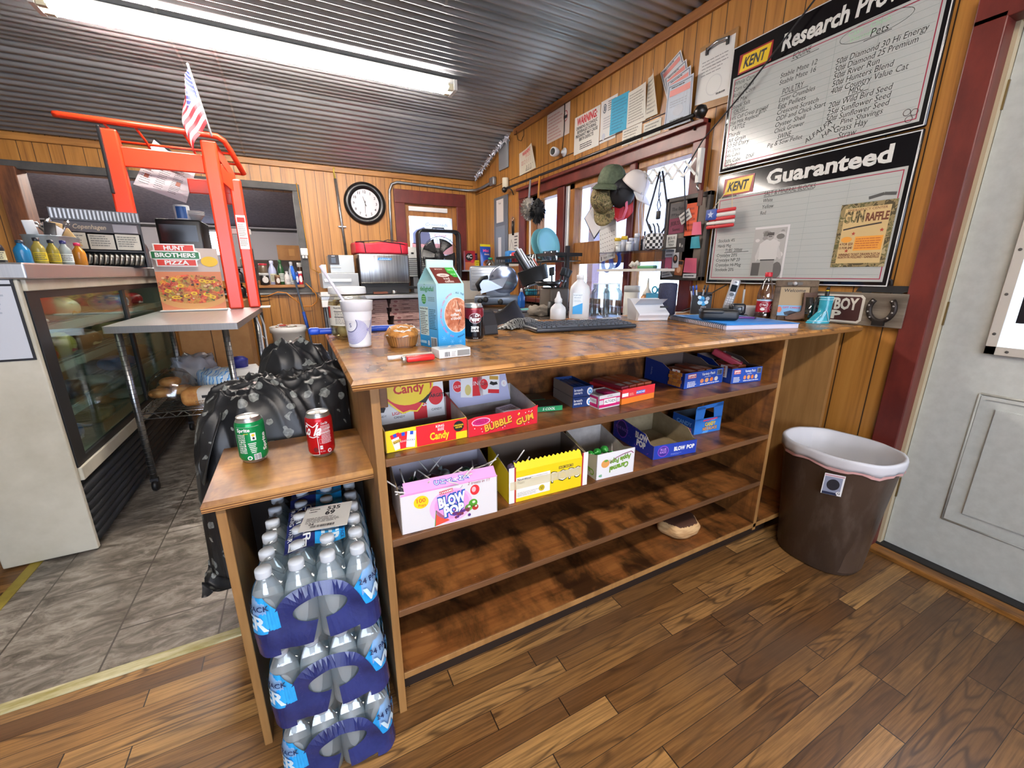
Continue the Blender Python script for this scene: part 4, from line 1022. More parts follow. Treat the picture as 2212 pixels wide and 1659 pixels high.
# ---------------- drink cans ----------------
CAN = [(.0235,.0),(.0255,.0015),(.0262,.004),(.0300,.010),(.0328,.0165),(.0331,.02),(.0331,.100),(.0325,.1045),(.0300,.1105),(.0272,.1165),(.0268,.119),(.0272,.1205),(.0268,.1215)]
def can_prof(y):
    for (r0,z0),(r1,z1) in zip(CAN[3:],CAN[4:]):
        if z0 <= y <= z1: return r0 + (r1 - r0) * (y - z0) / max(z1 - z0,1e-6)
    return .0331
M_ALU = C('c9c9c6',.28,.9)
def can(name,label,cat,loc,body,draw):
    t = thing(name,label,cat,loc)
    b = MB(); b.lathe(CAN[:4],M_ALU,36,cap1=False); b.lathe(CAN[3:9],body,36,cap0=False,cap1=False); b.lathe(CAN[8:],M_ALU,36,cap0=False,cap1=False)
    a0 = math.degrees(math.atan2(-loc[1],-loc[0])); draw(b,Cyl(.0331,a0),Cyl(.0331,a0,prof=can_prof)); b.build('can_body',t)
    b = MB(); b.lathe([(.0266,.1213),(.0255,.1185),(.0235,.1172),(.0,.1172)],C('d8d6d0',.35,.6),30,cap0=False); b.build('lid',t)
    b = MB(); S = UPF(0,0,.1176); b.prism([(.0105 * math.cos(i * PI / 8) * .62,.0125 * math.sin(i * PI / 8) - .004) for i in range(16)],S,0,.0012,M_ALU); b.ell(S,0,.011,.008,.006,C('9a9a98',.4,.6),.0002); b.build('pull_tab',t)
    return t
def d_green(b,S,P):
    b.rect(S,-.034,.02,.1,.1005,WHT); 
    b.text(S,'Sprite',-.017,.088,.009,WHT,.0005,.03,.1); b.text(S,'zero',-.012,.0815,.004,YEL,.0005)
    for i in range(9): b.text(S,['NUTRITION','FACTS','CALORIES','140','FAT 0g','SODIUM','CARB 38g','SUGARS','PROTEIN'][i],-.024,.077 - i * .0058,.0042,WHT,.0005,.02,w=.019)
    b.rect(S,-.002,.0095,.064,.084,WHT,.0005); b.ell(S,.0037,.078,.0035,.0035,C('e8c22a'),.0009); b.poly(S,[(.001,.068),(.005,.066),(.007,.07),(.003,.074)],INK,.0009)
    for i in range(6): b.rect(S,-.010 + .001 * i,.008 - .0012 * (i % 3),.055 - i * .0048,.0572 - i * .0048,WHT,.0005)
    b.ell(S,-.0105,.0175,.0055,.0055,WHT,.0005); b.ell(S,-.0105,.0175,.0033,.0033,C('128a4c'),.0009); b.bars(S,.0,.014,.012,.026,INK,WHT,.0008,12)
    v,f = text2d('Sprite',.03); b.flat(S,[(.034 - py * .016,.03 + px * .020) for px,py in v],f,WHT,.0005)
can('soda_can','green soda can on the low stand, left of the red can','can',(-.149,1.188,.7285),C('0d8f4e',.28,.35),d_green)
def d_red(b,S,P):
    def diag(s,x,y,h,deg,w,m=WHT): b.text(S,s,x,y,h,m,.0006,.04,.5,w=w,deg=deg,align='L')
    b.text(S,'la',-.017,.066,.027,WHT,.0007,.035,.55,w=.021,align='L'); b.text(S,'Co',-.045,.066,.027,WHT,.0007,.035,.5,w=.022,align='L')
    b.line(S,[(-.036,.099),(-.026,.094),(-.016,.088),(-.009,.093),(-.003,.1)],.0026,WHT,.0007); b.line(S,[(-.03,.062),(-.018,.0595),(-.009,.063),(-.004,.06)],.0024,WHT,.0007)
    b.line(S,[(-.008,.062),(-.007,.012),(-.026,.010)],.0012,WHT,.0006)
    b.ell(S,-.015,.025,.006,.007,C('6a141a'),.0005)
    b.text(S,'Coca-Cola',.012,.0935,.006,WHT,.0006,.02,.4,w=.017)
    b.lines(S,.002,.027,.091,.04,15,C('f0d4d4'),h=.0016,seed=5,rag=.1); b.line(S,[(.002,.079),(.027,.081)],.001,WHT,.0007); b.line(S,[(.002,.070),(.027,.072)],.001,WHT,.0007)
    b.frame(S,-.004,.002,.042,.054,.0006,C('e8b0b0')); b.rect(S,-.004,.0025,.026,.036,WHT,.0006); b.text(S,'140',-.0008,.030,.003,INK,.001); b.text(S,'12 FL OZ',-.001,.018,.003,WHT,.0006)
    b.ell(S,.0185,.0185,.005,.0055,WHT,.0005); b.ell(S,.0185,.0185,.003,.0033,C('c0161e'),.0009)
can('soda_can','red soda can on the low stand, right of the green can','can',(.011,1.145,.7285),C('c4141e',.28,.35),d_red)

# ---------------- brown waste bin by the door ----------------
t = thing('waste_bin','tall brown oval plastic waste bin lined with a white bag beside the door','bin',(1.92,.768,0))
n = NT('scuffed_brown_plastic'); sc = n.noise(n.map((4,4,1.2)),4,6,.7); M_BROWN = n.done(n.mix(n.math('MULTIPLY',n.ramp(sc,[(.5,0.0),(.75,1.0)]),.35),'4c3c31','8d7e72'),n.ramp(sc,[(.3,.3),(.7,.5)]))
def oval(rx,ry,z,n=56):
    e = 2.35
    return [(rx * (1 if math.cos(a) > 0 else -1) * abs(math.cos(a)) ** (2 / e),ry * (1 if math.sin(a) > 0 else -1) * abs(math.sin(a)) ** (2 / e),z) for a in (2 * PI * i / n for i in range(n))]
def loft(b,rings,mat,smooth=True):
    n = len(rings[0]); vs = [p for r in rings for p in r]
    return b.add(vs,[(k * n + i,k * n + (i + 1) % n,(k + 1) * n + (i + 1) % n,(k + 1) * n + i) for k in range(len(rings) - 1) for i in range(n)],mat,smooth)
b = MB(); loft(b,[oval(.12,.14,.001),oval(.128,.148,.006),oval(.158,.196,.50),oval(.162,.20,.51),oval(.162,.20,.518),oval(.156,.194,.518),oval(.124,.154,.02)],M_BROWN); b.add(oval(.124,.154,.02),[tuple(range(56))],M_BROWN); b.build('bin_body',t)
M_BAG = C('d2d2d6',.45); b = MB()
def bagring(rx,ry,z,a=.003,k=9):
    return [(x + a * math.sin(i * 1.7) * .6,y + a * math.sin(i * 2.3 + 1) * .6,zz + a * math.sin(i * .9 + k)) for i,(x,y,zz) in enumerate(oval(rx,ry,z))]
loft(b,[bagring(.1635,.2015,.478,.005),bagring(.1655,.2035,.492,.003),bagring(.167,.205,.512,.001),bagring(.164,.202,.523,.001),bagring(.154,.192,.521,.001),bagring(.145,.18,.46,.006),bagring(.132,.165,.36,.008),bagring(.10,.13,.30,.008),bagring(.01,.01,.29,.004)],M_BAG)
b.build('bag_liner',t,solid=.0008)
b = MB(); loft(b,[bagring(.1625,.2005,.468,.006),bagring(.1645,.2025,.480,.003)],C('d9a9a4',.5)); b.build('drawstring',t)
b = MB(); S = Plane((-.152,-.062,.365),(.52,-.85,0),(-.06,-.04,1)); b.rect(S,-.032,.032,0,.09,WHT,.005); b.rect(S,-.029,.026,.012,.078,C('8a90a4'),.0056); b.ell(S,.0,.045,.02,.024,C('1a1a24'),.0062); b.rect(S,-.029,.018,.001,.012,C('1c2440'),.006); b.ell(S,.022,.012,.008,.008,WHT,.0066); b.text(S,'G',.022,.008,.009,INK,.0072,.02); b.rect(S,-.03,.03,.08,.087,C('c8a0a8'),.006); b.build('sticker',t)

# ================= things on the counter =================
ZT = .9856
# foam cup with straw
t = thing('foam_cup','white foam cup with purple swirl print and a straw at the counter end','cup',(.155,1.318,ZT))
def cup_r(y): return .0315 + (.0455 - .0315) * y / .136
b = MB(); M_FOAM = C('dedee2',.6)
b.lathe([(.030,0),(.0315,.002),(.0325,.010),(.0318,.0105),(.0318 + .0125 * .11 / .136 + .0,.108),(.0448,.1095),(.0462,.134),(.047,.1365),(.0455,.138),(.043,.134),(.0415,.10),(.030,.008)],M_FOAM,40,cap1=False); b.add([(.03 * math.cos(2 * PI * i / 40),.03 * math.sin(2 * PI * i / 40),.0085) for i in range(40)],[tuple(range(40))],C('6a4a34',.3))
S = Cyl(.040,math.degrees(math.atan2(-1.318,-.155)),prof=lambda y: .0318 + .0125 * y / .13)
LIL,DKB = C('8f8cc4',.5),C('2c3470',.5)
b.text(S,'S',-.0245,.062,.012,DKB,.0005)
for k in range(11):
    r = .024 + .0036 * k; pts = [(-.028 + r * math.cos(a),.072 + r * math.sin(a)) for a in [(-118 + (148 - 4.5 * k) * i / 16) * PI / 180 for i in range(17)]]
    b.line(S,pts,.0016 if k else .0022,DKB if k == 0 else LIL,.0005)
for k in range(5): b.line(S,[(.045 - .004 * k,.018 + .01 * k),(.041 - .004 * k,.05),(.05 - .003 * k,.085 - .006 * k)],.0011,LIL,.0005)
b.build('cup_body',t)
b = MB(); b.cyl((.03,.01,.012),(-.088,-.02,.236),.0042,C('d4d0dc',.3),10); b.build('straw',t)

# jar of pale pickled eggs
t = thing('pickle_jar','big clear jar of pale pickled eggs with white lid behind the foam cup','jar',(.155,1.54,ZT))
b = MB(); b.lathe([(.058,.001),(.064,.006),(.066,.02),(.066,.115),(.062,.130),(.056,.140),(.056,.15)],mat_glass('jar_glass','f8f7f0',.08,.04),36); b.build('glass_body',t)
b = MB(); b.lathe([(.055,.004),(.061,.01),(.0635,.022),(.0635,.122),(.0,.122)],mat_glass('brine','f2ecd0',.02,.1),30); b.build('brine',t)
b = MB(); b.lathe([(.060,.148),(.061,.150),(.061,.168),(.058,.1715),(0,.172)],C('e2e2e0',.4),36); b.build('lid',t)
b = MB(); S = Cyl(.0662,-128); b.rect(S,-.05,.062,.045,.112,C('e0dccf',.5),.0004); b.rect(S,-.05,-.034,.07,.108,C('c8321e'),.0008); b.text(S,'Nutrition Facts',.014,.101,.007,INK,.001,.02,w=.06); b.lines(S,-.014,.04,.096,.05,9,INK,seed=3,h=.0017); b.line(S,[(-.016,.093),(.044,.093)],.002,INK,.0011); b.line(S,[(-.016,.074),(.044,.074)],.002,INK,.0011); b.build('paper_label',t)
for i,(x,y,z) in enumerate(((-.028,-.028,.026),(.025,-.032,.026),(.0,.03,.026),(-.03,.02,.052),(.03,.01,.055),(-.012,-.035,.058),(.012,.032,.085),(-.02,-.02,.092))):
    tag(MB().lathe([(0,-.024),(.012,-.021),(.019,-.008),(.0195,.002),(.015,.015),(.007,.022),(0,.0235)],C('dcd0b4',.4),16).build('pickled_egg'),'pale egg floating in brine inside the big jar','egg','eggs in the jar',(.155 + x,1.54 + y,ZT + z + .004),(i * 50,i * 35,i * 20))

# blue-handled tool lying behind the jar
b = MB(); b.rbox(-.16,.14,-.012,.012,0,.022,.009,C('2450c8',.35)); b.rbox(-.19,-.15,-.016,.016,0,.026,.01,C('2450c8',.35)); t = b.build('squeegee'); tag(t,'bright blue plastic handle lying on the counter behind the jar and muffin','tool',None,(.21,1.64,ZT),-2)

# muffin
t = thing('muffin','wrapped iced muffin with white drizzle between the cup and the drink carton','muffin',(.272,1.265,ZT))
b = MB(); N = 72
n = NT('muffin_cake'); g = n.noise(n.map(),90,4,.6); M_CAKE = n.done(n.ramp(g,[(.35,'9a5f22'),(.6,'c2853c')]),.7); 
vs = []; fs = []
for k,(r,z) in enumerate(((.036,0),(.040,.004),(.048,.034))):
    for i in range(N): rr_ = r + (.0011 if i % 2 else -.0011); vs.append((rr_ * math.cos(2 * PI * i / N),rr_ * math.sin(2 * PI * i / N),z))
fs = [(k * N + i,k * N + (i + 1) % N,(k + 1) * N + (i + 1) % N,(k + 1) * N + i) for k in range(2) for i in range(N)]
b.add(vs,fs + [tuple(range(N))[::-1]],C('a8722f',.6)); b.build('paper_case',t)
b = MB()
def muf(u,v):
    a = 2 * PI * u; r = .050 * math.cos(v * PI / 2) ** .7 * (1 + .04 * math.sin(a * 5 + v * 4) + .03 * math.sin(a * 9)); return (r * math.cos(a),r * math.sin(a),.033 + .031 * math.sin(v * PI / 2) ** 1.1 + .0015 * math.sin(a * 7 + v * 11))
b.grid(muf,40,14,M_CAKE); b.build('cake_top',t)
b = MB(); r = random.Random(3)
for k in range(9):
    a0 = r.uniform(0,6.28); v0 = r.uniform(.35,.75); pts = []
    for i in range(9):
        p = Vector(muf((a0 / 6.283 + i * .022) % 1,min(.98,v0 + .035 * math.sin(i * 1.9 + k)))); pts.append(p + (p - Vector((0,0,.03))).normalized() * .001)
    b.tube(pts,.0014,C('eee8e0',.4),6)
b.tube([(.047 * math.cos(2 * PI * i / 40),.047 * math.sin(2 * PI * i / 40),.035 + .0018 * math.sin(i * 2.1)) for i in range(40)],.0022,C('dcd2c8',.4),6,closed=True)
b.build('icing',t)
b = MB(); b.grid(lambda u,v: ((.056 - .004 * v) * math.cos(6.283 * u) * (1 + .03 * math.sin(u * 40)),(.056 - .004 * v) * math.sin(6.283 * u) * (1 + .03 * math.sin(u * 33)),.001 + .036 * v),60,4,mat_glass('muffin_film','f6f4f2',.0,.3)); b.build('clear_wrap',t)

# drink carton
t = thing('drink_carton','tall light blue iced coffee carton with gable top beside the dark soda can','carton',(.385,1.215,ZT),17)
W2 = .049
n = NT('carton_sky_blend'); zz = n.sep()[2]
M_CTN = n.done(n.ramp(n.math('MULTIPLY',zz,4.0),[(.0,'1f8fd6'),(.22,'3fa6de'),(.6,'a3d2e4'),(1.0,'b4d8dc')]),.35)
M_MINT = C('b7dcd8',.35)
b = MB(); b.box(-W2,W2,-W2,W2,0,.185,M_CTN)
b.add([(-W2,-W2,.185),(W2,-W2,.185),(W2,W2,.185),(-W2,W2,.185),(-W2,-.003,.232),(W2,-.003,.232),(W2,.003,.232),(-W2,.003,.232)],[(0,1,5,4),(2,3,7,6)],M_MINT)
b.add([(-W2,-W2,.185),(-W2,W2,.185),(-W2 + .022,0,.228),(-W2,-.003,.232),(-W2,.003,.232)],[(0,1,2),(0,2,3),(1,4,2)],C('9cc8c8',.4))
b.add([(W2,-W2,.185),(W2,W2,.185),(W2 - .022,0,.228),(W2,-.003,.232),(W2,.003,.232)],[(0,2,1),(0,3,2),(1,2,4)],C('9cc8c8',.4))
b.rbox(-W2 + .002,W2 - .002,-.004,.004,.229,.254,.002,C('c2dcdc',.35),2)
S = FRONT(0,-W2,0)
b.flat(S,*(lambda q: ([(.02 + .046 * math.cos(a) if .02 + .046 * math.cos(a) < .049 else .049,.095 + .052 * math.sin(a)) for a in q],[tuple(range(len(q)))]))([2 * PI * i / 48 for i in range(48)]),C('d9d2cc',.4),.0004)
n = NT('iced_coffee_picture'); g = n.noise(n.map((30,30,30)),1.2,4,.6,1.5)
b.flat(S,*(lambda q: ([(min(.0488,.02 + .044 * math.cos(a)),.095 + .050 * math.sin(a)) for a in q],[tuple(range(len(q)))]))([2 * PI * i / 48 for i in range(48)]),n.done(n.ramp(g,[(.35,'a85a3a'),(.5,'c07a58'),(.66,'dcb094')]),.4),.0006)
for s,x,y in (('iced',.024,.105),('coffee',.012,.093),("o'clock!",.016,.082)): b.text(S,s,x,y,.0085,WHT,.0009,.02)
b.line(S,[(.022,.135),(.036,.095),(.024,.065)],.0022,C('5a2a1a'),.0008)
for i,ch in enumerate('JUST DREAMY ICED COFFEE . ALL THE TIME'):
    a = math.radians(205 - i * 4.4); q = S.at(.02 + .055 * math.cos(a),.095 + .063 * math.sin(a),math.degrees(a) - 90)
    if .02 + .055 * math.cos(a) < .046: b.text(q,ch,0,0,.005,C('e06a8a') if i < 24 else C('2a5a7a'),.0006,.02)
for i,ch in enumerate('BREW . SIP . ANYWHERE'):
    a = math.radians(212 + i * 4.6); q = S.at(.02 + .060 * math.cos(a),.095 + .068 * math.sin(a),math.degrees(a) + 90)
    if .02 + .06 * math.cos(a) < .046: b.text(q,ch,0,0,.005,C('d85a9a') if i < 12 else C('1a4a8a'),.0006,.02)
for x,y,r_ in ((-.03,.03,.008),(.0,.017,.007),(.03,.015,.007),(-.015,.045,.006)):
    for k in range(3): a = k * PI / 3; b.line(S,[(x - r_ * math.cos(a),y - r_ * math.sin(a)),(x + r_ * math.cos(a),y + r_ * math.sin(a))],.0008,C('8ac8f0'),.0005)
S2 = LEFTF(-W2,0,0); GRN = C('3d9a4a',.4)
b.text(S2,'int.',-.01,.182,.005,GRN,.0006); b.text(S2,'delightful',0,.166,.0125,GRN,.0006,.02,w=.07); b.ell(S2,-.018,.142,.012,.0145,GRN,.0005); b.lines(S2,-.027,-.009,.152,.133,3,C('b4dcb8'),seed=2,rag=0); b.lines(S2,.004,.04,.15,.136,3,C('6a8a90'),seed=3)
b.rect(S2,-.044,.002,.035,.12,C('c4dcd8'),.0005); b.text(S2,'Nutrition Facts',-.021,.112,.0055,INK,.0008,.02,w=.042); b.lines(S2,-.042,0,.108,.038,13,INK,seed=5,rag=.4); b.lines(S2,.006,.044,.115,.055,12,C('1a4a5a'),seed=7)
b.bars(S2,.012,.04,.002,.03,INK,C('dcE8ea'.lower()),.0009,14); b.text(S2,'8',-.002,.006,.014,C('dcecf4'),.0008,.04); b.rect(S2,-.045,-.014,.010,.018,C('a8d4ec'),.0006)
TS = Plane((0,-W2,.185),(1,0,0),(0,W2 - .003,.047)); b.rect(TS,-.040,.042,.003,.0645,C('6e3028',.4),.0008); b.text(TS,'MOCHA',-.012,.055,.005,C('d8b8a8'),.0012,.02); b.ell(TS,-.008,.034,.022,.007,C('e0cfc4'),.0012); b.text(TS,'delight',-.008,.031,.0055,C('6e3028'),.0016); b.text(TS,'iced',-.003,.017,.009,C('e0cfc4'),.0012,.02); b.text(TS,'coffee',.002,.006,.009,C('e0cfc4'),.0012,.02)
b.poly(TS,[(.012,.0645),(.042,.0645),(.042,.026),(.028,.026),(.012,.046)],C('3fae3c',.4),.0014); b.text(TS,'SIMPLE',.027,.052,.005,C('d4f0c8'),.0018,.01); b.text(TS,'NON GMO',.03,.035,.005,C('d4f0c8'),.0018,.01,w=.018)
b.build('carton_body',t)

# dark red and black soda can
def d_dark(b,S,P):
    MR = C('7a1422',.3,.3)
    b.rect(P,-.1035,.1035,.083,.1085,MR,.0002)
    b.flat(P,[(-.05 + .1 * i / 20,.083) for i in range(21)] + [(.05 - .1 * i / 20,.083 - .012 * math.sin(PI * (i / 20)) ** 2) for i in range(1,20)],[tuple(range(40))],MR,.0002)
    b.ell(P,.006,.077,.0205,.0165,C('e6e0e0'),.0005); b.ell(P,.006,.077,.0195,.0155,C('5a0c1a',.3),.0007)
    b.text(P,'Dr',.013,.082,.009,WHT,.0011,.04,.25); b.text(P,'Pepper',.005,.069,.0125,WHT,.0011,.04,.25,w=.034)
    b.text(P,'zero',.004,.044,.011,WHT,.0005,.04,w=.026); b.text(P,'SUGAR',.004,.0345,.007,WHT,.0005,.04,w=.026); b.text(P,'12 FL OZ',.006,.012,.0032,C('c8c8c8'),.0005,.02)
can('soda_can','black and dark red soda can beside the iced coffee carton','can',(.502,1.25,ZT),C('0d0c10',.22,.2),d_dark)

# cigarette pack, lighter, marker
t = thing('cigarette_pack','white and pale blue cigarette pack lying in front of the drink carton','cigarettes',(.352,1.045,ZT),4)
b = MB(); b.rbox(-.045,.045,-.029,.029,0,.0235,.002,C('dcdedd',.4),2); S = UPF(0,0,.0235)
b.rect(S,-.03,.02,.0,.024,C('8ab4d4'),.0004); b.poly(S,[(-.01,.0),(.005,.024),(.012,.024),(-.002,.0)],WHT,.0006); b.rect(S,.022,.042,.004,.02,C('bcc4c8'),.0004); b.lines(S,-.04,.02,-.004,-.024,4,C('a4acb4'),seed=2)
S = FRONT(0,-.029,0); b.rect(S,.006,.042,.004,.019,C('8a8a88'),.0004); b.bars(S,-.03,-.015,.005,.017,INK,None,.0006,9); b.lines(S,-.010,.003,.018,.004,4,C('9a9a98'),seed=4)
b.build('box',t)
t = thing('lighter','red plastic lighter lying near the front edge of the counter','lighter',(.253,1.012,ZT + .0085),2)
b = MB(); b.rbox(-.031,.042,-.011,.011,-.0075,.0075,.005,C('d42a2c',.25)); b.build('body',t)
b = MB(); b.rbox(-.042,-.0305,-.0095,.0095,-.0065,.0065,.003,C('b4b4b0',.25,.9),2); b.build('metal_hood',t)
t = thing('marker_pen','thin white marker pen lying behind the red lighter','pen',(.243,1.06,ZT + .0062),3)
b = MB(); b.cyl((-.018,0,0),(.062,0,0),.0058,C('d8d2c4',.35),14); b.build('barrel',t); b = MB(); b.cyl((-.056,0,0),(-.0182,0,0),.0054,C('ececea',.35),14); b.build('cap',t)

# black tape dispenser and dark pouch
t = thing('tape_dispenser','black curved tape dispenser behind the dark soda can','dispenser',(.60,1.40,ZT),8)
S = LEFTF(-.02,0,0); P = [(-.055,0),(.055,0),(.05,.035),(.03,.078),(.0,.088),(-.035,.07),(-.05,.04)]
b = MB(); b.prism(P,LEFTF(.03,0,0),-.0,.055,C('2c2e32',.25)); b.build('body',t,bevel=.006)
b = MB(); b.lathe([(.0,-.012),(.024,-.012),(.024,.012),(.0,.012)],C('a8a8a8',.4),24,T=Matrix.Translation((-.027,.005,.04)) @ Matrix.Rotation(PI / 2,4,'Y')); b.build('tape_roll',t)
t = thing('zip_pouch','crumpled black pouch with grey leaf print beside the keyboard','pouch',(.80,1.56,ZT),35)
b = MB(); n = NT('grey_leaf_print'); w = n.wave(n.map((1,1,1),rot=(0,0,.6)),26,9,2,1.6); b.grid(lambda u,v: (-.14 + .27 * u,-.075 + .08 * v - .012 * math.sin(u * 3),.003 + .030 * math.sin(PI * v) * (math.sin(PI * u) ** .5) + .004 * math.sin(u * 14 + v * 5)),24,12,n.done(n.ramp(w,[(.45,'17181a'),(.6,'8b8d88')]),.5)); b.build('pouch_front',t,solid=.003)
b = MB(); b.grid(lambda u,v: (-.13 + .27 * u,.0 + .055 * v,.012 + .085 * v * (.25 + .75 * u) + .004 * math.sin(u * 9)),16,8,C('0e0e10',.5)); b.build('raised_flap',t,solid=.003)

# keyboard
t = thing('keyboard','black computer keyboard on the counter','keyboard',(1.0,1.345,ZT),-7)
b = MB(); b.rbox(-.222,.222,-.072,.072,.002,.018,.006,C('262b33',.35)); b.build('case',t)
KM = C('3c434c',.4)
for r_ in range(6):
    b = MB()
    for c_ in range(21):
        if r_ == 0 and 4 <= c_ <= 8: continue
        x = -.2065 + c_ * .0197 + (.004 if c_ > 14 else 0); y = -.057 + r_ * .0205; b.box(x - .008,x + .008,y - .008,y + .008,.018,.0245 + .001 * r_,KM,top=(.0015,.0015,.0015,.0015))
    if r_ == 0: b.box(-.135,-.045,-.065,-.049,.018,.0245,KM,top=(.0015,.0015,.0015,.0015))
    b.build('key_row',t)

# spray bottle, alcohol bottle, two glass jars
t = thing('squeeze_bottle','small white plastic squeeze bottle left of the rubbing alcohol','bottle',(1.115,1.68,ZT))
b = MB(); M_HDPE = C('cfd3d6',.4,sss=.1)
b.lathe([(.036,0),(.038,.004),(.038,.045),(.034,.058),(.022,.07),(.015,.078),(.0148,.082)],M_HDPE,28); b.build('bottle_body',t)
b = MB(); b.lathe([(.0185,.08),(.0185,.096),(.012,.104),(.0055,.128),(.003,.132),(0,.132)],C('dde0e2',.4),24); b.build('nozzle',t)
t = thing('alcohol_bottle','tall white plastic bottle of rubbing alcohol with blue label','bottle',(1.225,1.66,ZT),-30)
b = MB(); loft(b,[[(x * 1.0,y * 1.0,z) for x,y,z in oval(rx,ry,z,36)] for rx,ry,z in ((.046,.028,0),(.049,.031,.005),(.049,.031,.135),(.044,.028,.155),(.028,.02,.172),(.017,.015,.182),(.016,.0145,.19))],C('d5d9dc',.35,sss=.1)); b.build('bottle_body',t)
b = MB(); b.lathe([(.018,.188),(.018,.206),(.015,.209),(0,.209)],C('dfe1e2',.4),24); b.build('screw_cap',t)
b = MB(); S = FRONT(0,-.0312,0); b.rect(S,-.035,.012,.025,.125,C('dde6ea'),.0006); b.poly(S,[(-.035,.025),(.012,.025),(.012,.078),(-.035,.06)],C('2f9ad8'),.0009); b.text(S,'Isopropyl',-.012,.112,.0075,C('4a7a9a'),.0009); b.text(S,'Alcohol',-.014,.10,.007,C('4a7a9a'),.0009); b.lines(S,-.032,.01,.094,.082,3,C('8ab0c4'),seed=2); b.build('paper_label',t)
M_JAR = mat_glass('canning_jar_glass','eef3f5',.07,.03)
def canning_jar(x,y,label):
    t = thing('canning_jar',label,'jar',(x,y,ZT),0,'empty clear glass jars')
    b = MB(); pr = [(.040,.001),(.046,.005),(.0475,.02),(.0475,.115),(.044,.130),(.035,.140),(.0345,.144),(.0375,.146),(.0375,.15),(.0355,.152),(.0375,.156),(.0355,.160),(.036,.166)]
    b.lathe(pr,M_JAR,36,cap1=False); b.lathe([(r - .003,z + .003) for r,z in pr[1:-1]],M_JAR,30,cap1=False); b.build('glass_body',t)
    b = MB(); b.tube([(.036 * math.cos(i * PI / 18),.036 * math.sin(i * PI / 18),.166) for i in range(36)],.002,C('dfe6ea',.1),6,closed=True); b.build('rim',t)
    return t
canning_jar(1.335,1.64,'clear empty glass jar next to the alcohol bottle'); canning_jar(1.435,1.665,'clear empty glass jar behind the card terminal')

# card terminal
t = thing('card_terminal','white wedge-shaped card payment terminal on the counter','terminal',(1.49,1.47,ZT),-18)
S = LEFTF(0,0,0); WP = C('dddfe4',.3)
b = MB(); b.prism([(-.055,0),(.055,0),(.055,.012),(.07,.032),(-.045,.098),(-.075,.098)],LEFTF(.075,0,0),0,.15,WP); b.build('body',t,bevel=.006)
b = MB(); q = FRONT(0,-.0,0); S3 = Plane((0,.076,.0),(1,0,0),(0,-1,0))
b.add([(-.068,-.052,.1005),(.068,-.052,.1005),(.068,.066,.036),(-.068,.066,.036)],[(0,1,2,3)],C('aeb4bc',.12)); b.build('screen',t)
b = MB(); b.box(.01,.055,.055,.058,.02,.028,BLK) ; b.box(.02,.06,-.0772,-.0745,.062,.070,BLK); b.build('card_slot',t)
b = MB(); b.tube([(-.07,.0,.006),(-.13,.03,.004),(-.18,.0,.004),(-.26,.04,.004)],.003,C('dcdcdc',.5),6); tag(b.build('white_cable'),'thin white cable lying on the counter beside the card terminal','cable',None,(1.44,1.55,ZT))

# smart speaker
t = thing('speaker','upright dark blue fabric speaker at the window end of the counter','speaker',(1.77,1.615,ZT),-45)
b = MB(); n = NT('navy_speaker_fabric'); g = n.noise(n.map(),400,2,.5); loft(b,[oval(rx,ry,z,40) for rx,ry,z in ((.042,.042,0),(.047,.047,.006),(.047,.047,.158),(.043,.043,.166),(.02,.02,.168),(.001,.001,.168))],n.done(n.ramp(g,[(.4,'191d33'),(.6,'2c3352')]),.7)); b.build('fabric_body',t)
b = MB(); S = Cyl(.0475,-90); b.ell(S,0,.04,.002,.002,C('4a5070'),.0006,10); b.build('badge',t)

# stack of notebooks
t = thing('notebook','thick blue spiral notebook lying at the right part of the counter','notebook',(1.70,1.19,ZT),-16.6)
b = MB(); b.box(-.165,.165,-.20,.20,.0,.018,mat_noise('page_edges','b8b4c8','d8d6e2',2,.7,stretch=(1,1,300))); b.build('pages',t)
b = MB(); b.rbox(-.168,.168,-.203,.203,.018,.0205,.001,C('2f86d8',.3),1); S = UPF(0,0,.0206); b.rect(S,-.168,.168,.192,.203,WHT,.0003); b.rect(S,.158,.168,-.203,.203,C('c4d8f0'),.0003); b.build('cover',t)
b = MB()
for i in range(34):
    y = -.193 + i * .0117; b.tube([(-.165 + .012 * math.cos(a),y + .003 * a / 6.3,.010 + .0125 * math.sin(a)) for a in [2 * PI * k / 10 for k in range(10)]],.0011,C('17171a',.3,.5),5,closed=True)
b.build('spiral_binding',t)
t = thing('glasses_case','black leather case lying on the blue notebook','case',(1.605,1.175,ZT + .0218),-42)
b = MB(); b.rbox(-.075,.075,-.032,.032,0,.045,.014,C('17181a',.45),4); b.build('case_body',t); b = MB(); b.rbox(-.0765,.02,-.0335,.0335,.022,.0475,.012,C('101113',.4),3); b.build('flap',t)
b = MB(); b.cyl((-.055,0,0),(.055,0,0),.0045,C('6a3a7a',.35),12); b.cyl((.055,0,0),(.062,0,0),.005,C('2a2a30',.35),12); tag(b.build('ballpoint_pen'),'purple pen lying on the blue notebook beside the black case','pen',None,(1.735,1.16,ZT + .0268),-40)

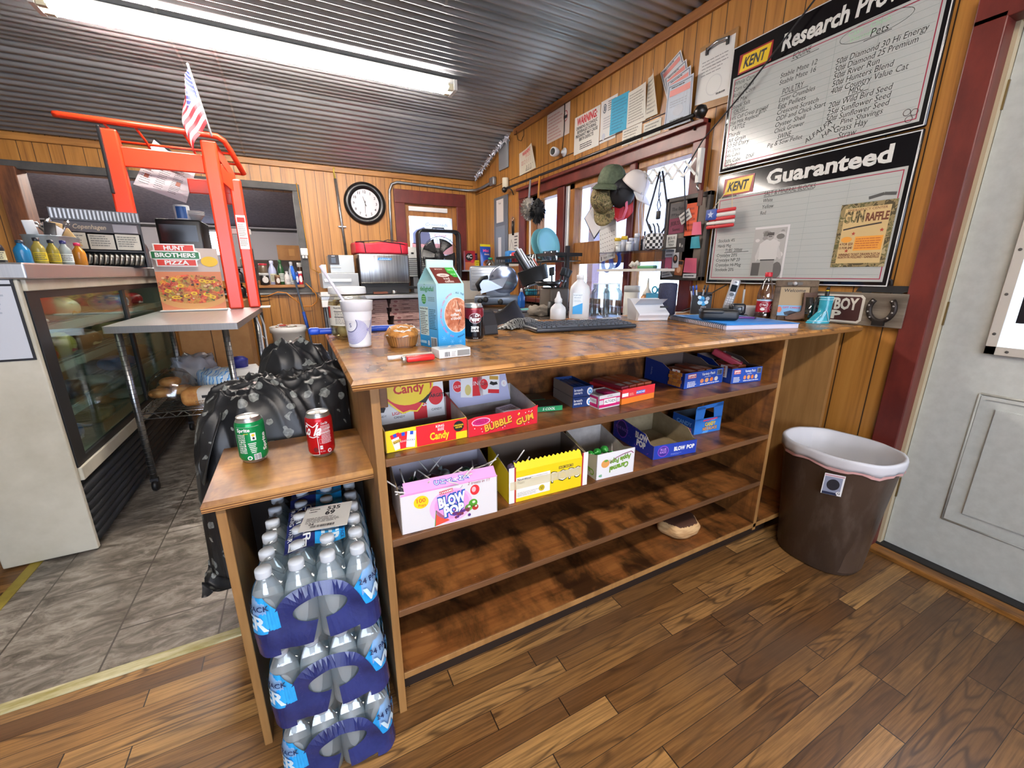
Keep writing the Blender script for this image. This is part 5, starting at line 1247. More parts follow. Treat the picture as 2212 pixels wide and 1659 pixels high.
# pen holder carton
t = thing('pen_holder','black gum display carton holding pens near the notice board','holder',(1.985,1.57,ZT),-48)
b = MB(); b.box(-.05,.05,-.035,-.033,0,.10,C('101014',.35)); b.box(-.05,.05,.033,.035,0,.115,C('101014',.35)); b.box(-.05,-.048,-.033,.033,0,.105,C('101014',.35)); b.box(.048,.05,-.033,.033,0,.105,C('101014',.35)); b.box(-.048,.048,-.033,.033,0,.004,BLK)
S = FRONT(0,-.035,0)
for x,y,r_,c in ((.0,.082,.014,'3aa4e0'),(-.008,.062,.012,'bfe2f4'),(.01,.058,.013,'3aa4e0'),(.024,.064,.010,'d8ecf6'),(.028,.084,.010,'a8b0b8'),(-.012,.09,.009,'d8ecf6')): b.ell(S,x,y,r_,r_,C(c),.0005 + y * .003)
b.text(S,'orbit',.002,.07,.012,C('1a4a8a'),.0012,.02); b.text(S,'micro',.012,.036,.008,WHT,.0006,.01); b.text(S,'. Price.',.008,.024,.009,WHT,.0006,.02); b.rect(S,.004,.036,.003,.021,WHT,.0006); b.text(S,'69c',.02,.007,.010,INK,.0009,.02); b.build('carton',t)
for i,(x,y,c,tx_,ty) in enumerate(((-.03,.01,'2a4a9a',-22,8),(-.015,.0,'c4c8d0',-14,-6),(-.034,-.01,'b8bcc8',-30,-4),(.0,.012,'8a8e96',10,6),(.014,.0,'30343c',16,-5))):
    b = MB(); b.cyl((0,0,.004),(0,0,.125),.0042,C(c,.3),10); b.cyl((0,0,.125),(0,0,.15),.0048,C('2a55b8' if i < 2 else '33343a',.3),10)
    tag(b.build('pen'),['blue pen leaning far left in the black carton','silver pen in the black carton, second from the left','pale pen leaning out of the black carton','grey pen leaning right in the black carton','dark pen leaning furthest right in the black carton'][i],'pen','pens in the black carton',(1.985 + x * .7,1.57 - x * .7 + y * .5,ZT + .005),(ty * .4,tx_ * .6,0))
# cordless phone on its base
t = thing('cordless_phone','silver cordless phone standing in a black charging base','phone',(2.045,1.44,ZT),-52)
b = MB(); b.rbox(-.045,.075,-.05,.05,0,.035,.012,C('16171a',.35)); b.rbox(.0,.07,-.045,.045,.03,.06,.012,C('1d1e22',.3)); b.build('charging_base',t)
b = MB(); T = Matrix.Translation((-.012,0,.03)) @ Matrix.Rotation(math.radians(11),4,'Y'); b.rbox(-.022,.022,-.013,.013,0,.158,.010,C('b6bac0',.3,.3),3,T=T)
S = FRONT(0,-.0131,0); S.o = T @ Vector((0,-.0132,0)); S.ex = (T.to_3x3() @ Vector((1,0,0))); S.ey = (T.to_3x3() @ Vector((0,0,1))); S.n = S.ex.cross(S.ey)
b.rect(S,-.014,.014,.095,.13,C('1a2430',.15),.0006); b.ell(S,0,.08,.012,.009,C('6a7078'),.0006); b.rect(S,-.006,.006,.142,.147,C('55585e'),.0006)
for i in range(12): b.ell(S,-.012 + .012 * (i % 3),.062 - .012 * (i // 3),.0042,.003,C('e4e6ea'),.0007,10)
b.build('handset',t)
t = thing('wireless_router','white wireless router with upright antenna behind the soda bottle','router',(2.09,1.345,ZT),-60)
b = MB(); b.rbox(-.06,.06,-.035,.035,0,.055,.01,C('cfd2d4',.4)); b.build('body',t); b = MB(); b.cyl((-.045,.02,.05),(-.045,.02,.135),.0055,C('d8dadc',.4),10); b.build('antenna',t)
# black card reader in front of router
t = thing('label_printer','small dark grey rounded device on a black mat beside the phone','device',(2.0,1.36,ZT),-50)
b = MB(); b.rbox(-.05,.05,-.045,.045,.0,.012,.005,C('0f1012',.5)); b.build('base_mat',t); b = MB(); b.rbox(-.03,.035,-.03,.03,.012,.068,.014,C('26292e',.25)); b.build('body',t); b = MB(); b.rbox(-.022,.018,-.0312,-.029,.02,.055,.006,C('3c4248',.15),2); b.build('window',t)

# part-empty soda bottle
t = thing('soda_bottle','clear plastic soda bottle with dark red label and red cap on the counter','bottle',(2.03,1.245,ZT),-30)
b = MB(); prof = [(.026,0),(.034,.005),(.036,.014),(.036,.03),(.0335,.034),(.0335,.092),(.036,.097),(.036,.108),(.0345,.125),(.029,.150),(.020,.175),(.0135,.19),(.013,.205)]
b.lathe(prof,M_BOTTLE if False else mat_glass('clear_soda_bottle','e6e2e4',.14,.05),32); b.build('bottle_body',t)
b = MB(); b.lathe([(.025,.003),(.032,.008),(.0335,.016),(.0335,.024),(0,.024)],C('2a0e0a',.1),28); b.build('cola',t)
b = MB(); b.lathe([(.0155,.2),(.0158,.203),(.0158,.218),(.014,.221),(0,.221)],C('c01c2c',.4),24); b.build('cap',t)
b = MB(); S = Cyl(.0338,-90); b.rect(S,-.104,.104,.034,.088,C('9a1428',.3),.0005); b.rect(S,-.104,.104,.086,.094,C('a8c4d8',.3),.0007); b.ell(S,-.018,.068,.018,.012,WHT,.0008); b.ell(S,-.018,.068,.0165,.0108,C('8a1024'),.001); b.text(S,'Dr Pepper',-.018,.066,.0065,WHT,.0013,.03,.2,w=.028); b.ell(S,-.022,.048,.010,.007,WHT,.0008); b.ell(S,.020,.056,.014,.016,WHT,.0008); b.ell(S,.020,.056,.0125,.0145,C('8a1024'),.001); b.rect(S,.014,.026,.05,.063,C('b89ac0'),.0012); b.build('label',t)

# boot-shaped picture frame with a welcome card
t = thing('picture_frame','rustic brown picture frame with a boot and a small welcome card','frame',(2.075,1.135,ZT),-48)
M_RUST = mat_noise('carved_brown_resin','3c2c20','75614a',16,.7,bump=.4)
b = MB(); w = .085
for x0,x1,z0,z1 in ((-w,w,.155,.185),(-w,-.062,.0,.155),(.055,w,.0,.155),(-.062,.055,0,.022)): b.box(x0,x1,-.012,.012,z0,z1,M_RUST)
b.box(-w + .01,w - .02,-.002,.010,.02,.16,C('2a211a',.8)); b.build('frame_border',t,bevel=.004)
b = MB(); pts = [(.03,.13),(.082,.13),(.08,.06),(.086,.035),(.084,.006),(.05,.006),(.046,.012),(.0,.006),(-.028,.006),(-.03,.018),(.0,.034),(.03,.045),(.034,.08)]
b.prism(pts,FRONT(0,-.012,0),0,.014,mat_noise('boot_brown','4a3022','6e4c34',12,.6)); b.build('boot_relief',t,bevel=.003)
b = MB(); b.lathe([(0,0),(.011,.0),(.011,.004),(.007,.006),(0,.006)],C('8a8580',.4,.7),20,T=Matrix.Translation((-.01,-.012,.17)) @ Matrix.Rotation(PI / 2,4,'X')); b.box(-.04,.02,-.0145,-.012,.164,.176,C('5a544c',.5,.4)); b.build('buckle',t)
b = MB(); S = FRONT(0,-.0045,0); b.rect(S,-.062,.054,.022,.155,C('b09a78',.7),0); b.text(S,'Welcome',-.004,.132,.014,INK,.0008,.01,.1,w=.085); b.rect(S,-.062,.048,.022,.07,C('7ab0d8'),.0005); b.text(S,'GIFT CARDS',-.008,.056,.008,C('d83a5a'),.001,.02,w=.07); b.poly(S,[(-.03,.025),(.01,.025),(.02,.04),(-.01,.046),(-.036,.038)],C('2a2a34'),.001); b.ell(S,-.055,.05,.010,.014,C('d87a5a'),.0009); b.build('welcome_card',t)
# blue boot ornament with a pen
t = thing('boot_ornament','turquoise ceramic boot holding a yellow and black pen at the wall end of the counter','ornament',(2.075,1.012,ZT),-38)
M_TEAL = mat_noise('turquoise_glaze','2b8ca0','3fb0c6',10,.2)
def boot_ring(z):
    # centre, half length (x), half width (y): shaft above, foot stretching to -x below
    if z > .052: return (.012,.024 + .002 * (z - .05) / .07,.023)
    k = 1 - z / .052; return (.012 - .020 * k,.025 + .022 * k,.023 + .003 * k)
b = MB(); rings = []
for z in (0,.004,.012,.02,.03,.04,.052,.07,.09,.108,.116,.118):
    c,a,w_ = boot_ring(z)
    if z < .03: pass
    rings.append([(c + a * math.cos(2 * PI * i / 28),w_ * math.sin(2 * PI * i / 28),z) for i in range(28)])
loft(b,rings,M_TEAL); b.add(rings[0],[tuple(range(28))[::-1]],M_TEAL); b.add([(p[0],p[1],.112) for p in rings[-1]],[tuple(range(28))],C('123a44',.6)); b.build('boot_body',t)
b = MB()
for z,off in ((.010,.0015),(.113,.0015),(.104,.001)): c,a,w_ = boot_ring(z); b.tube([(c + (a + off) * math.cos(2 * PI * i / 28),(w_ + off) * math.sin(2 * PI * i / 28),z) for i in range(28)],.0014,C('c4ecf4',.3),5,closed=True)
b.tube([(.012 - .018 + .01 * k,-.0245 - .001,.03 + .028 * math.sin(k * 1.3)) for k in (0,.6,1.2,1.8,2.4,3.0)],.0014,C('c4ecf4',.3),5)
b.build('piped_line',t)
b = MB(); b.cyl((0,0,0),(0,0,.10),.0055,C('d8c81c',.35),12); b.cyl((0,0,.10),(0,0,.115),.008,C('141414',.4),12,r1=.004); b.lathe([(.008,.05),(.0085,.055),(.0085,.095)],C('141414',.4),12,cap0=False,cap1=False); tag(b.build('highlighter_pen'),'black and yellow pen sticking out of the turquoise boot','pen',None,(2.088,1.008,ZT + .045))
# greenish glass tumbler near the wall
b = MB(); b.lathe([(.026,0),(.028,.003),(.034,.11),(.0325,.11),(.027,.006)],mat_glass('green_tumbler_glass','a8c4bc',.2,.06),26,cap1=False); tag(b.build('glass_tumbler'),'pale green glass tumbler between the picture frame and the turquoise boot','glass',None,(2.115,1.085,ZT))
# loose cables by the window wall
b = MB()
b.tube([(2.15,1.70,1.11),(2.13,1.66,1.06),(2.08,1.62,1.01),(2.0,1.66,.99),(1.92,1.63,.99),(1.86,1.66,.99)],.0028,C('d8d4cc',.5),6); tag(b.build('speaker_lead'),'thin white cord trailing from the wall across the counter to the speaker','cord')
b = MB(); b.tube([(2.155,1.55,1.14),(2.12,1.6,1.10),(2.06,1.66,1.02),(1.97,1.68,.99)],.004,C('17171a',.5),6); tag(b.build('wall_lead'),'black cord running down from the notice board to the counter','cord')
b = MB(); b.box(-.10,.10,-.07,.07,0,.002,C('d4d6d8',.6)); tag(b.build('paper_sheet'),'loose white paper sheet lying behind the keyboard','paper',None,(1.08,1.53,ZT),12)

# ================= display case on the left =================
CR = mat_noise('cream_enamel','b9b4a0','cfcab8',4,.35)
t = thing('display_case','cream-sided glass-fronted refrigerated display case with steel top at the left','display case',(-1.07,3.2,0))
XF = -.925
b = wb(t); b.box(-1.225,XF,2.25,2.275,.01,1.18,CR); b.build('end_panel',t,bevel=.006)
b = wb(t); b.box(-1.225,XF,4.22,4.245,.02,1.18,CR); b.build('end_panel',t,bevel=.004)
b = wb(t); b.box(-1.225,-1.2,2.275,4.22,.02,1.18,C('8a938c',.6)); b.box(-1.2,XF - .02,2.275,4.22,.35,.41,C('a8b0a0',.5)); b.box(-1.2,XF - .02,2.275,4.22,1.12,1.18,C('3a3c3c',.6)); b.build('inner_lining',t)
b = wb(t); b.box(XF - .01,XF + .012,2.275,4.22,.335,.395,CR); b.box(XF - .02,XF + .012,2.275,4.22,1.135,1.18,CR); b.build('front_rail',t,bevel=.004)
b = wb(t)
for y0,y1,z0,z1 in ((2.275,2.36,.395,1.135),(4.13,4.22,.395,1.135),(2.36,4.13,.395,.425),(2.36,4.13,1.105,1.135),(3.27,3.31,.42,1.11)): b.box(XF - .012,XF + .004,y0,y1,z0,z1,C('0e0f10',.5))
b.build('glass_frame',t)
b = wb(t); b.cyl((-.948,2.40,1.121),(-.948,4.10,1.121),.007,C('f4f6ea',.5,emit=9.0),8); b.build('added_case_lamp',t)  # lamp added out of sight behind the rail to brighten the case inside
b = wb(t); b.box(XF - .008,XF - .004,2.36,4.13,.42,1.11,mat_glass('case_glass','e4eee8',.05,.02)); b.build('glass_front',t)
b = wb(t)
for k in range(7):
    z = .055 + k * .038; b.tube([(XF - .012,2.28,z),(XF - .012,4.22,z)],.021,C('1b1c1d',.45),8)
b.box(-1.2,XF - .015,2.28,4.22,.02,.33,C('121314',.6)); b.build('vent_grille',t)
b = wb(t); b.box(-2.3,XF + .035,2.235,4.28,1.18,1.24,M_STEEL); b.build('steel_top',t,bevel=.006)
for z in (.60,.80,.97):
    b = wb(t)
    for k in range(8): b.tube([(-1.19 + k * .032,2.29,z),(-1.19 + k * .032,4.2,z)],.003,C('a8b4b0',.3,.6),5)
    b.box(-.962,-.958,2.29,4.2,z - .017,z + .017,C('c4d2ce',.2)); b.build('wire_shelf',t)
r = random.Random(21)
goods = [('d0b27a','pale bread pack'),('2a78c8','blue plastic pack'),('c42a30','red pack'),('d8c84a','yellow pack'),('dcdcd8','white tray'),('8a5a34','brown loaf pack'),('e8d8b8','cream tub')]
spots = [(2.48,.605,0),(2.72,.605,5),(3.02,.605,4),(3.45,.605,1),(3.8,.605,5),(2.5,.805,2),(2.72,.805,3),(3.0,.805,5),(3.5,.805,0),(2.5,.975,4),(2.85,.975,6),(3.55,.975,1),(3.85,.975,2),(2.55,.412,1),(2.95,.412,0),(3.5,.412,4)]
lev = {.605: 'second shelf up',.805: 'third shelf up',.975: 'top wire shelf',.412: 'floor'}
for y,z,g in spots:
    c,nm = goods[g]; ln = r.uniform(.13,.19); hh = r.uniform(.07,.12) if g != 4 else .04
    b = MB(); bm = bmesh.new(); bmesh.ops.create_cube(bm,size=1); bmesh.ops.subdivide_edges(bm,edges=bm.edges[:],cuts=4,use_grid_fill=True)
    for v in bm.verts: p = v.co * 2; k = 1 - .22 * (abs(p.x) ** 3 * abs(p.z) ** 2) - .12 * abs(p.y) ** 4 + .03 * math.sin(p.y * 9 + p.x * 5 + y * 7); v.co = Vector((p.x * .085 * k,p.y * ln / 2 * k,hh / 2 * (1 + p.z * k)))
    b.bm(bm,C(c,.3)); b.box(.04,.0835,-ln * .22,ln * .22,hh * .25,hh * .7,C(['e8e0d0','b8d4f0','f0d0d0','c83a2a','c8ccd0','e0c89a','d8a84a'][g],.4),top=(.01,.004,.01,.01))
    tag(b.build('food_pack'),'%s in the display case, %s, %s' % (nm,lev[z],'near its front end' if y < 2.6 else 'near the middle post' if y > 3.2 and y < 3.6 else 'at its far end' if y > 3.6 else 'left of the middle post'),'food pack','food packs in the display case',(-1.075,y,z + .003),r.uniform(-8,8))
t = thing('paper_sign','white paper in a black-edged sleeve hung on the cream end of the display case','sign',(-1.035,2.246,1.03))
b = MB(); S = FRONT(0,0,0); b.box(-.10,.10,-.001,.002,-.155,.155,C('17171c',.4)); b.rect(S,-.092,.092,-.147,.125,C('c9cdd4',.5),.0014); b.rect(S,-.092,.092,.133,.147,C('c9cdd4',.5),.0014); b.lines(S,-.075,.07,.10,.02,5,C('a8b0bc'),seed=1,lift=.0018); b.build('sheet',t)
tag(MB().rbox(-.14,.14,-.11,.11,0,.30,.02,C('0f0f10',.5)).build('black_bin'),'black plastic crate on the floor beside the display case end','crate',None,(-1.40,2.1,.001))

# things on top of the case
ZC2 = 1.2405
def small_bottle(x,y,h,r,body,capc,lab,label,group,z=ZC2,liquid=None,rot=0):
    t = thing('bottle',label,'bottle',(x,y,z),rot,group)
    b = MB(); b.lathe([(r * .9,0),(r,.004),(r,h * .55),(r * .85,h * .66),(r * .42,h * .8),(r * .4,h * .88)],body,20); b.build('bottle_body',t)
    b = MB(); b.lathe([(r * .48,h * .86),(r * .5,h * .88),(r * .5,h * .98),(0,h)],C(capc,.4),18); b.build('cap',t)
    if lab: b = MB(); S = Cyl(r * 1.01,-60); b.rect(S,-r * 1.2,r * 1.2,h * .12,h * .45,C(lab,.5),.0005); b.lines(S,-r * .9,r * .9,h * .42,h * .16,4,C('4a4a50'),seed=int(x * 100) % 9 + 1,lift=.001); b.build('paper_label',t)
    return t
G1 = 'small bottles on the steel top of the display case'
small_bottle(-1.05,2.47,.105,.024,C('1d1f24',.3),'2a2a2c','d8d2a8','dark bottle with pale label at the near end of the steel case top',G1)
small_bottle(-1.035,2.62,.10,.026,C('2f9ad8',.25,trans=.3),'2a3a4a',None,'light blue bottle on the steel case top',G1)
small_bottle(-1.02,2.72,.118,.023,C('c8b45a',.2,trans=.3),'20242c','e0c428','bottle with yellow label and dark cap on the steel case top',G1)
small_bottle(-1.01,2.82,.115,.022,C('b8a848',.2,trans=.3),'1c2030','d8c020','pale yellow bottle with navy cap, third from the right on the case top',G1)
small_bottle(-.995,2.90,.118,.024,C('c8d4d0',.2,trans=.4),'2a2c6a','dfe8e0','clear bottle with purple-blue cap and white label on the case top',G1)
small_bottle(-.985,3.02,.115,.026,C('e0922a',.25,trans=.2),'d8285a',None,'orange bottle with red cap on the case top',G1)
t = thing('galvanised_tub','grey galvanised tub full of cutlery and packets on the case top','tub',(-1.10,3.10,ZC2))
b = MB(); M_TUB = mat_noise('dull_zinc','8d979c','a8b2b6',10,.4,.6); loft(b,[oval(rx,ry,z,40) for rx,ry,z in ((.075,.13,0),(.085,.15,.10),(.086,.152,.105),(.088,.156,.14),(.092,.16,.145),(.084,.150,.142),(.07,.12,.01))],M_TUB); b.add(oval(.07,.12,.01,40),[tuple(range(40))],M_TUB); b.build('tub_body',t)
r = random.Random(5)
for i in range(16):
    b = MB(); q = r.random()
    if i % 3: b.rbox(-.022,.022,-.004,.004,-.05,.05,.003,C(r.choice(['dcdcd8','b89a6a','3a3634','c8ccd0','8a7a6a']),.35),2)
    else: b.cyl((0,0,-.07),(0,0,.05),.004,M_CHROME,8); b.lathe([(0,.05),(.012,.06),(.013,.075),(0,.085)],M_CHROME,12,sy=.3)
    tag(b.build('packet' if i % 3 else 'spoon'),'small packet sticking out of the galvanised tub' if i % 3 else 'steel spoon sticking out of the galvanised tub','packet' if i % 3 else 'spoon','packets and spoons in the tub',(-1.10 + r.uniform(-.05,.05),3.10 + r.uniform(-.10,.10),ZC2 + .135 + r.uniform(0,.03)),(r.uniform(-25,25),r.uniform(-35,35),r.uniform(0,180)))
t = thing('potted_plant','small leafy green plant at the near end of the steel case top','plant',(-1.16,2.55,ZC2))
b = MB(); b.lathe([(.03,0),(.04,.07),(.042,.075),(.036,.07),(.0,.068)],C('3a2c24',.6),20); b.build('pot',t)
b = MB(); r = random.Random(8); LF = C('4a7a2c',.5); LF2 = C('6a9440',.5)
for i in range(40):
    a,e,l = r.uniform(0,6.28),r.uniform(.1,1.3),r.uniform(.05,.10); d = Vector((math.cos(a) * math.cos(e),math.sin(a) * math.cos(e),math.sin(e))); s_ = d.cross(Vector((0,0,1))).normalized() * l * .28; o_ = Vector((0,0,.07))
    b.add([o_ + d * l * .25,o_ + d * l * .65 + s_,o_ + d * l + Vector((0,0,-.02 * l)),o_ + d * l * .65 - s_],[(0,1,2,3)],LF if i % 2 else LF2)
o = b.build('leaves',t,solid=.001)
# tobacco rack
t = thing('tobacco_rack','grey ribbed counter rack with dark band, paper strips and snuff tins on the case','rack',(-1.0,3.43,ZC2 + .001),16)
RM = C('55565a',.45); S = FRONT(0,0,0)
b = MB(); b.box(-.19,.19,-.02,.17,.255,.262,RM,T=None); b.box(-.19,.19,-.02,-.014,.26,.318,RM); b.box(-.19,-.184,-.014,.17,.26,.318,RM); b.box(.184,.19,-.014,.17,.26,.318,RM)
for k in range(22): b.box(-.184 + k * .0172,-.176 + k * .0172,-.024,-.02,.263,.314,C('8d8f92',.35,.5))
b.build('ribbed_tray',t)
b = MB(); b.box(-.18,.18,.0,.16,.195,.254,C('2c1216',.4)); b.text(S,'Copenhagen',-.04,.213,.024,C('c8b090'),.001,.02,.25,w=.14); b.rect(S,.06,.17,.20,.245,C('a8a0a4'),.0008); b.build('printed_band',t)
b = MB(); b.box(-.19,-.18,.0,.17,0,.255,C('232327',.5)); b.box(.18,.19,.0,.17,0,.255,C('232327',.5)); b.box(-.18,.18,.16,.17,0,.195,C('232327',.5)); b.box(-.18,.18,-.0,.16,.086,.094,C('303034',.5)); b.build('side_frame',t)
for k in range(3): b = MB(); b.box(-.175 + k * .118,-.065 + k * .118,-.006 - .002 * (k % 2),-.003,.10,.19 - .006 * (k % 2),C(['c9c3b4','bdb6a8'][k % 2],.6)); b.lines(FRONT(-.175 + k * .118,-.0085,.10),.008,.10,.08,.015,5,C('6a6862'),seed=k + 1,lift=.0005); b.build('paper_strip',t)
pt = None
for k in range(15):
    lx = -.165 + k * .0232; ca,sa = math.cos(math.radians(16)),math.sin(math.radians(16)); loc = (-1.0 + lx * ca - .02 * sa,3.43 + lx * sa + .02 * ca,ZC2 + .043)
    lab = 'round snuff tin standing on edge in the bottom row of the counter rack'
    if pt is None:
        pt = thing('snuff_tin',lab,'tin',loc,(8,-78,16),'snuff tins in the rack')
        b = MB(); b.lathe([(0,-.008),(.034,-.008),(.0345,-.002),(.0345,.002)],C('3a3c3a',.4,.2),24,cap0=False,cap1=False); b.build('tin_base',pt)
        b = MB(); b.lathe([(.0348,.002),(.0348,.008),(.033,.0095),(0,.0095)],C('b4aca0',.3,.6),24,cap0=False); b.ell(UPF(0,0,.0095),0,0,.026,.026,C('6a2a22'),.0004,20); b.build('tin_lid',pt)
    else: dup(pt,loc,lab)
small_bottle(-.995,4.16,.24,.036,C('cdd0d2',.4),'dcdcdc',None,'white plastic spray bottle at the far end of the case top',G1)

# steel prep table on castors
t = thing('prep_table','stainless steel prep table on wire-rack legs in front of the display case','table',(-.59,3.3,0))
b = wb(t)
P = [(-.90,2.79),(-.31,2.69),(-.262,3.90),(-.90,3.98)]
S = UPF(0,0,0); b.prism([(x,y) for x,y in P],S,.905,.94,M_STEEL); b.build('steel_top',t,bevel=.008)
LEG = [(-.845,2.80),(-.375,2.73),(-.31,3.80),(-.86,3.85)]
def caster(p):
    b = wb(t); b.lathe([(0,-.012),(.03,-.012),(.033,0),(.03,.012),(0,.012)],BLK,20,T=Matrix.Translation(Vector((p[0],p[1],.036)) - t.location) @ Matrix.Rotation(PI / 2,4,'Y')); b.box(p[0] - .018,p[0] + .018,p[1] - .012,p[1] + .012,.06,.08,C('3a3a3c',.4,.5)); return b
for p in LEG:
    b = wb(t); b.cyl((p[0],p[1],.08),(p[0],p[1],.905),.016,M_STEELV,14)
    for k in range(30): b.tube([(p[0] + .0163 * math.cos(a),p[1] + .0163 * math.sin(a),.11 + k * .026) for a in [2 * PI * i / 12 for i in range(12)]],.0012,C('5a5a5c',.4,.6),4,closed=True)
    o = b.build('leg',t); caster(p).build('caster',o)
b = wb(t); ZS = .46
for A,B2 in ((LEG[0],LEG[1]),(LEG[1],LEG[2]),(LEG[2],LEG[3]),(LEG[3],LEG[0])):
    for dz in (0,-.03): b.cyl((A[0],A[1],ZS + dz),(B2[0],B2[1],ZS + dz),.004,M_CHROME,6)
    m = 14; b.tube([(A[0] + (B2[0] - A[0]) * i / m,A[1] + (B2[1] - A[1]) * i / m,ZS - (.03 if i % 2 else 0)) for i in range(m + 1)],.0028,M_CHROME,5)
for i in range(1,34): f = i / 34; b.cyl((LEG[0][0] + (LEG[3][0] - LEG[0][0]) * f,LEG[0][1] + (LEG[3][1] - LEG[0][1]) * f,ZS + .003),(LEG[1][0] + (LEG[2][0] - LEG[1][0]) * f,LEG[1][1] + (LEG[2][1] - LEG[1][1]) * f,ZS + .003),.0022,M_CHROME,5)
b.build('wire_shelf',t)
b = wb(t)
pts = [(-.30,3.70,.88),(-.285,3.72,.80),(-.285,3.72,.30),(-.30,3.7,.12)]; b.tube(pts,.007,C('d4d4d4',.4),8); pts2 = [(x + .02,y + .14,z) for x,y,z in pts]; b.tube(pts2,.007,C('d4d4d4',.4),8)
for k in range(5): b.cyl((-.285,3.72,.74 - k * .12),(-.265,3.86,.68 - k * .12),.004,C('d4d4d4',.4),6)
b.build('white_side_rack',t)

def soft(name,label,cat,loc,rot,sx,sy,sz,mat,group=None,seed=1,wob=.06,extra=None):
    bm = bmesh.new(); bmesh.ops.create_cube(bm,size=2); bmesh.ops.subdivide_edges(bm,edges=bm.edges[:],cuts=8,use_grid_fill=True)
    for v in bm.verts:
        p = v.co.copy(); q = p.normalized() * 1.25; k = p.lerp(q,.55); w = 1 + wob * (math.sin(k.x * 5 + seed) * math.cos(k.y * 6 + seed * 2) + .6 * math.sin(k.x * 11 + k.y * 9 + k.z * 7 + seed)); v.co = Vector((k.x * sx * w,k.y * sy * w,(max(-.86,k.z) + .86) * sz * .54 * w))
    b = MB(); b.bm(bm,mat)
    if extra: extra(b)
    return tag(b.build(name),label,cat,group,loc,rot)
M_CRUST = mat_noise('bread_crust','a8662c','d09a58',18,.6)
t = thing('bagel_bag','clear bag of golden bagels on the lower wire shelf of the prep table','bread',(-.755,3.16,.467),15)
for x,y,z in ((-.07,-.03,.03),(.04,-.02,.03),(-.03,.07,.03),(-.01,0,.085)):
    b = MB(); b.tube([(x + .032 * math.cos(a),y + .032 * math.sin(a),z) for a in [2 * PI * i / 20 for i in range(20)]],.024,M_CRUST,10,closed=True); b.build('bagel',t)
b = MB(); b.grid(lambda u,v: (.135 * math.cos(6.283 * u) * math.cos(v * 1.5) * (1 + .04 * math.sin(u * 50)),.13 * math.sin(6.283 * u) * math.cos(v * 1.5),.003 + .16 * math.sin(v * 1.5) + .01 * math.sin(u * 30 + v * 9)),40,12,M_FILM); b.build('clear_bag',t)
M_BLUEBAG = NT('striped_blue_bag'); _n = M_BLUEBAG; w = _n.wave(_n.map((1,1,1),rot=(0,0,.5)),7,1.5,1,1); M_BLUEBAG = _n.done(_n.ramp(w,[(.32,'d4e4f0'),(.36,'3a9ae4'),(.7,'1f84dc'),(.74,'b8d8ee')]),.3)
soft('bread_bag','pale blue and white striped bread bag on the lower wire shelf','bread',(-.52,3.13,.468),20,.08,.17,.13,M_BLUEBAG,seed=3)
b = MB(); b.rbox(-.12,.12,-.065,.065,0,.10,.035,M_CRUST,4); b.rbox(-.06,.11,-.0665,.0665,-.001,.1015,.036,C('dcd6cc',.4),4); S = FRONT(0,-.0668,0); b.rect(S,-.01,.06,.05,.066,INK,.0006); b.lines(S,-.045,.09,.04,.015,2,C('8a6a4a'),seed=4)
tag(b.build('bun_pack'),'loaf in a white paper band at the front of the lower wire shelf','bread',None,(-.53,2.845,.468),-8)
soft('clear_bag_pack','crumpled clear plastic bag at the back of the lower wire shelf','bag',(-.70,3.52,.468),10,.11,.11,.17,C('d4d8de',.25,alpha=.4),seed=6,wob=.1)
b = MB(); b.box(-.13,.13,-.11,.11,0,.035,C('dcdcda',.5),bot=(.02,.02,.02,.02)); b.box(-.13,.13,-.11,.11,.036,.075,C('dcdcda',.5),top=(.025,.025,.025,.025)); tag(b.build('foam_container'),'white foam takeout container at the right back of the lower wire shelf','container',None,(-.43,3.48,.468),8)
b = MB(); b.lathe([(.05,0),(.055,.05),(.057,.052),(.03,.075),(0,.08)],C('2c2f8a',.4),24); tag(b.build('plastic_cover'),'dark blue plastic cover on top of the foam container','cover',None,(-.43,3.50,.5445))

# ---------------- red heated pizza stand ----------------
t = thing('pizza_stand','tall bright orange-red metal display stand with canopy rails on the prep table','stand',(-.66,3.85,.941))
RO = C('e43c1c',.28)
def post(x0,x1,y0,y1,z1,z0=.942): b = wb(t); b.box(x0,x1,y0,y1,z0,z1,RO); b.build('post',t,bevel=.012)
post(-.99,-.893,3.74,3.80,2.085,1.242); post(-.465,-.372,3.74,3.80,2.085); post(-.345,-.268,3.83,3.885,1.87)
b = wb(t); b.box(-.895,-.465,3.75,3.78,1.872,1.99,RO); b.build('front_crossbar',t,bevel=.006)
b = wb(t); b.box(-.60,-.335,3.90,3.93,1.76,1.86,RO); b.box(-.45,-.335,3.895,3.93,1.70,1.78,RO); b.build('rear_crossbar',t,bevel=.006)
b = wb(t); b.add([(-.41,3.80,1.87),(-.41,3.80,1.99),(-.30,3.84,1.88),(-.30,3.84,1.76)],[(0,1,2,3)],RO); b.add([(-.375,3.80,2.08),(-.30,3.85,1.90),(-.30,3.85,1.83),(-.375,3.8,1.98)],[(0,1,2,3)],RO); b.build('side_gusset',t,solid=.006)
b = wb(t); bar = [(-1.17,3.74,2.125),(-1.15,3.735,2.125),(-.42,3.735,2.115),(-.36,3.74,2.112),(-.325,3.77,2.095),(-.30,3.81,2.05),(-.245,3.90,1.915)]
b.tube(bar,.019,RO,8); b.tube([(-.245,3.90,1.915),(-.60,3.94,1.925),(-.95,3.98,1.93)],.008,RO,6)
for f in (.35,.7): x = -.31 + .065 * f; b.tube([(x,3.78 + .12 * f,2.09 - .17 * f),(-.95,3.86 + .11 * f,2.10 - .15 * f)],.008,RO,6)
for x in (-.55,-.8,-.95): b.tube([(x,3.74,2.115),(x + .02,3.86,2.06),(x + .05,3.96,1.93)],.008,RO,6)
b.build('canopy_rails',t)
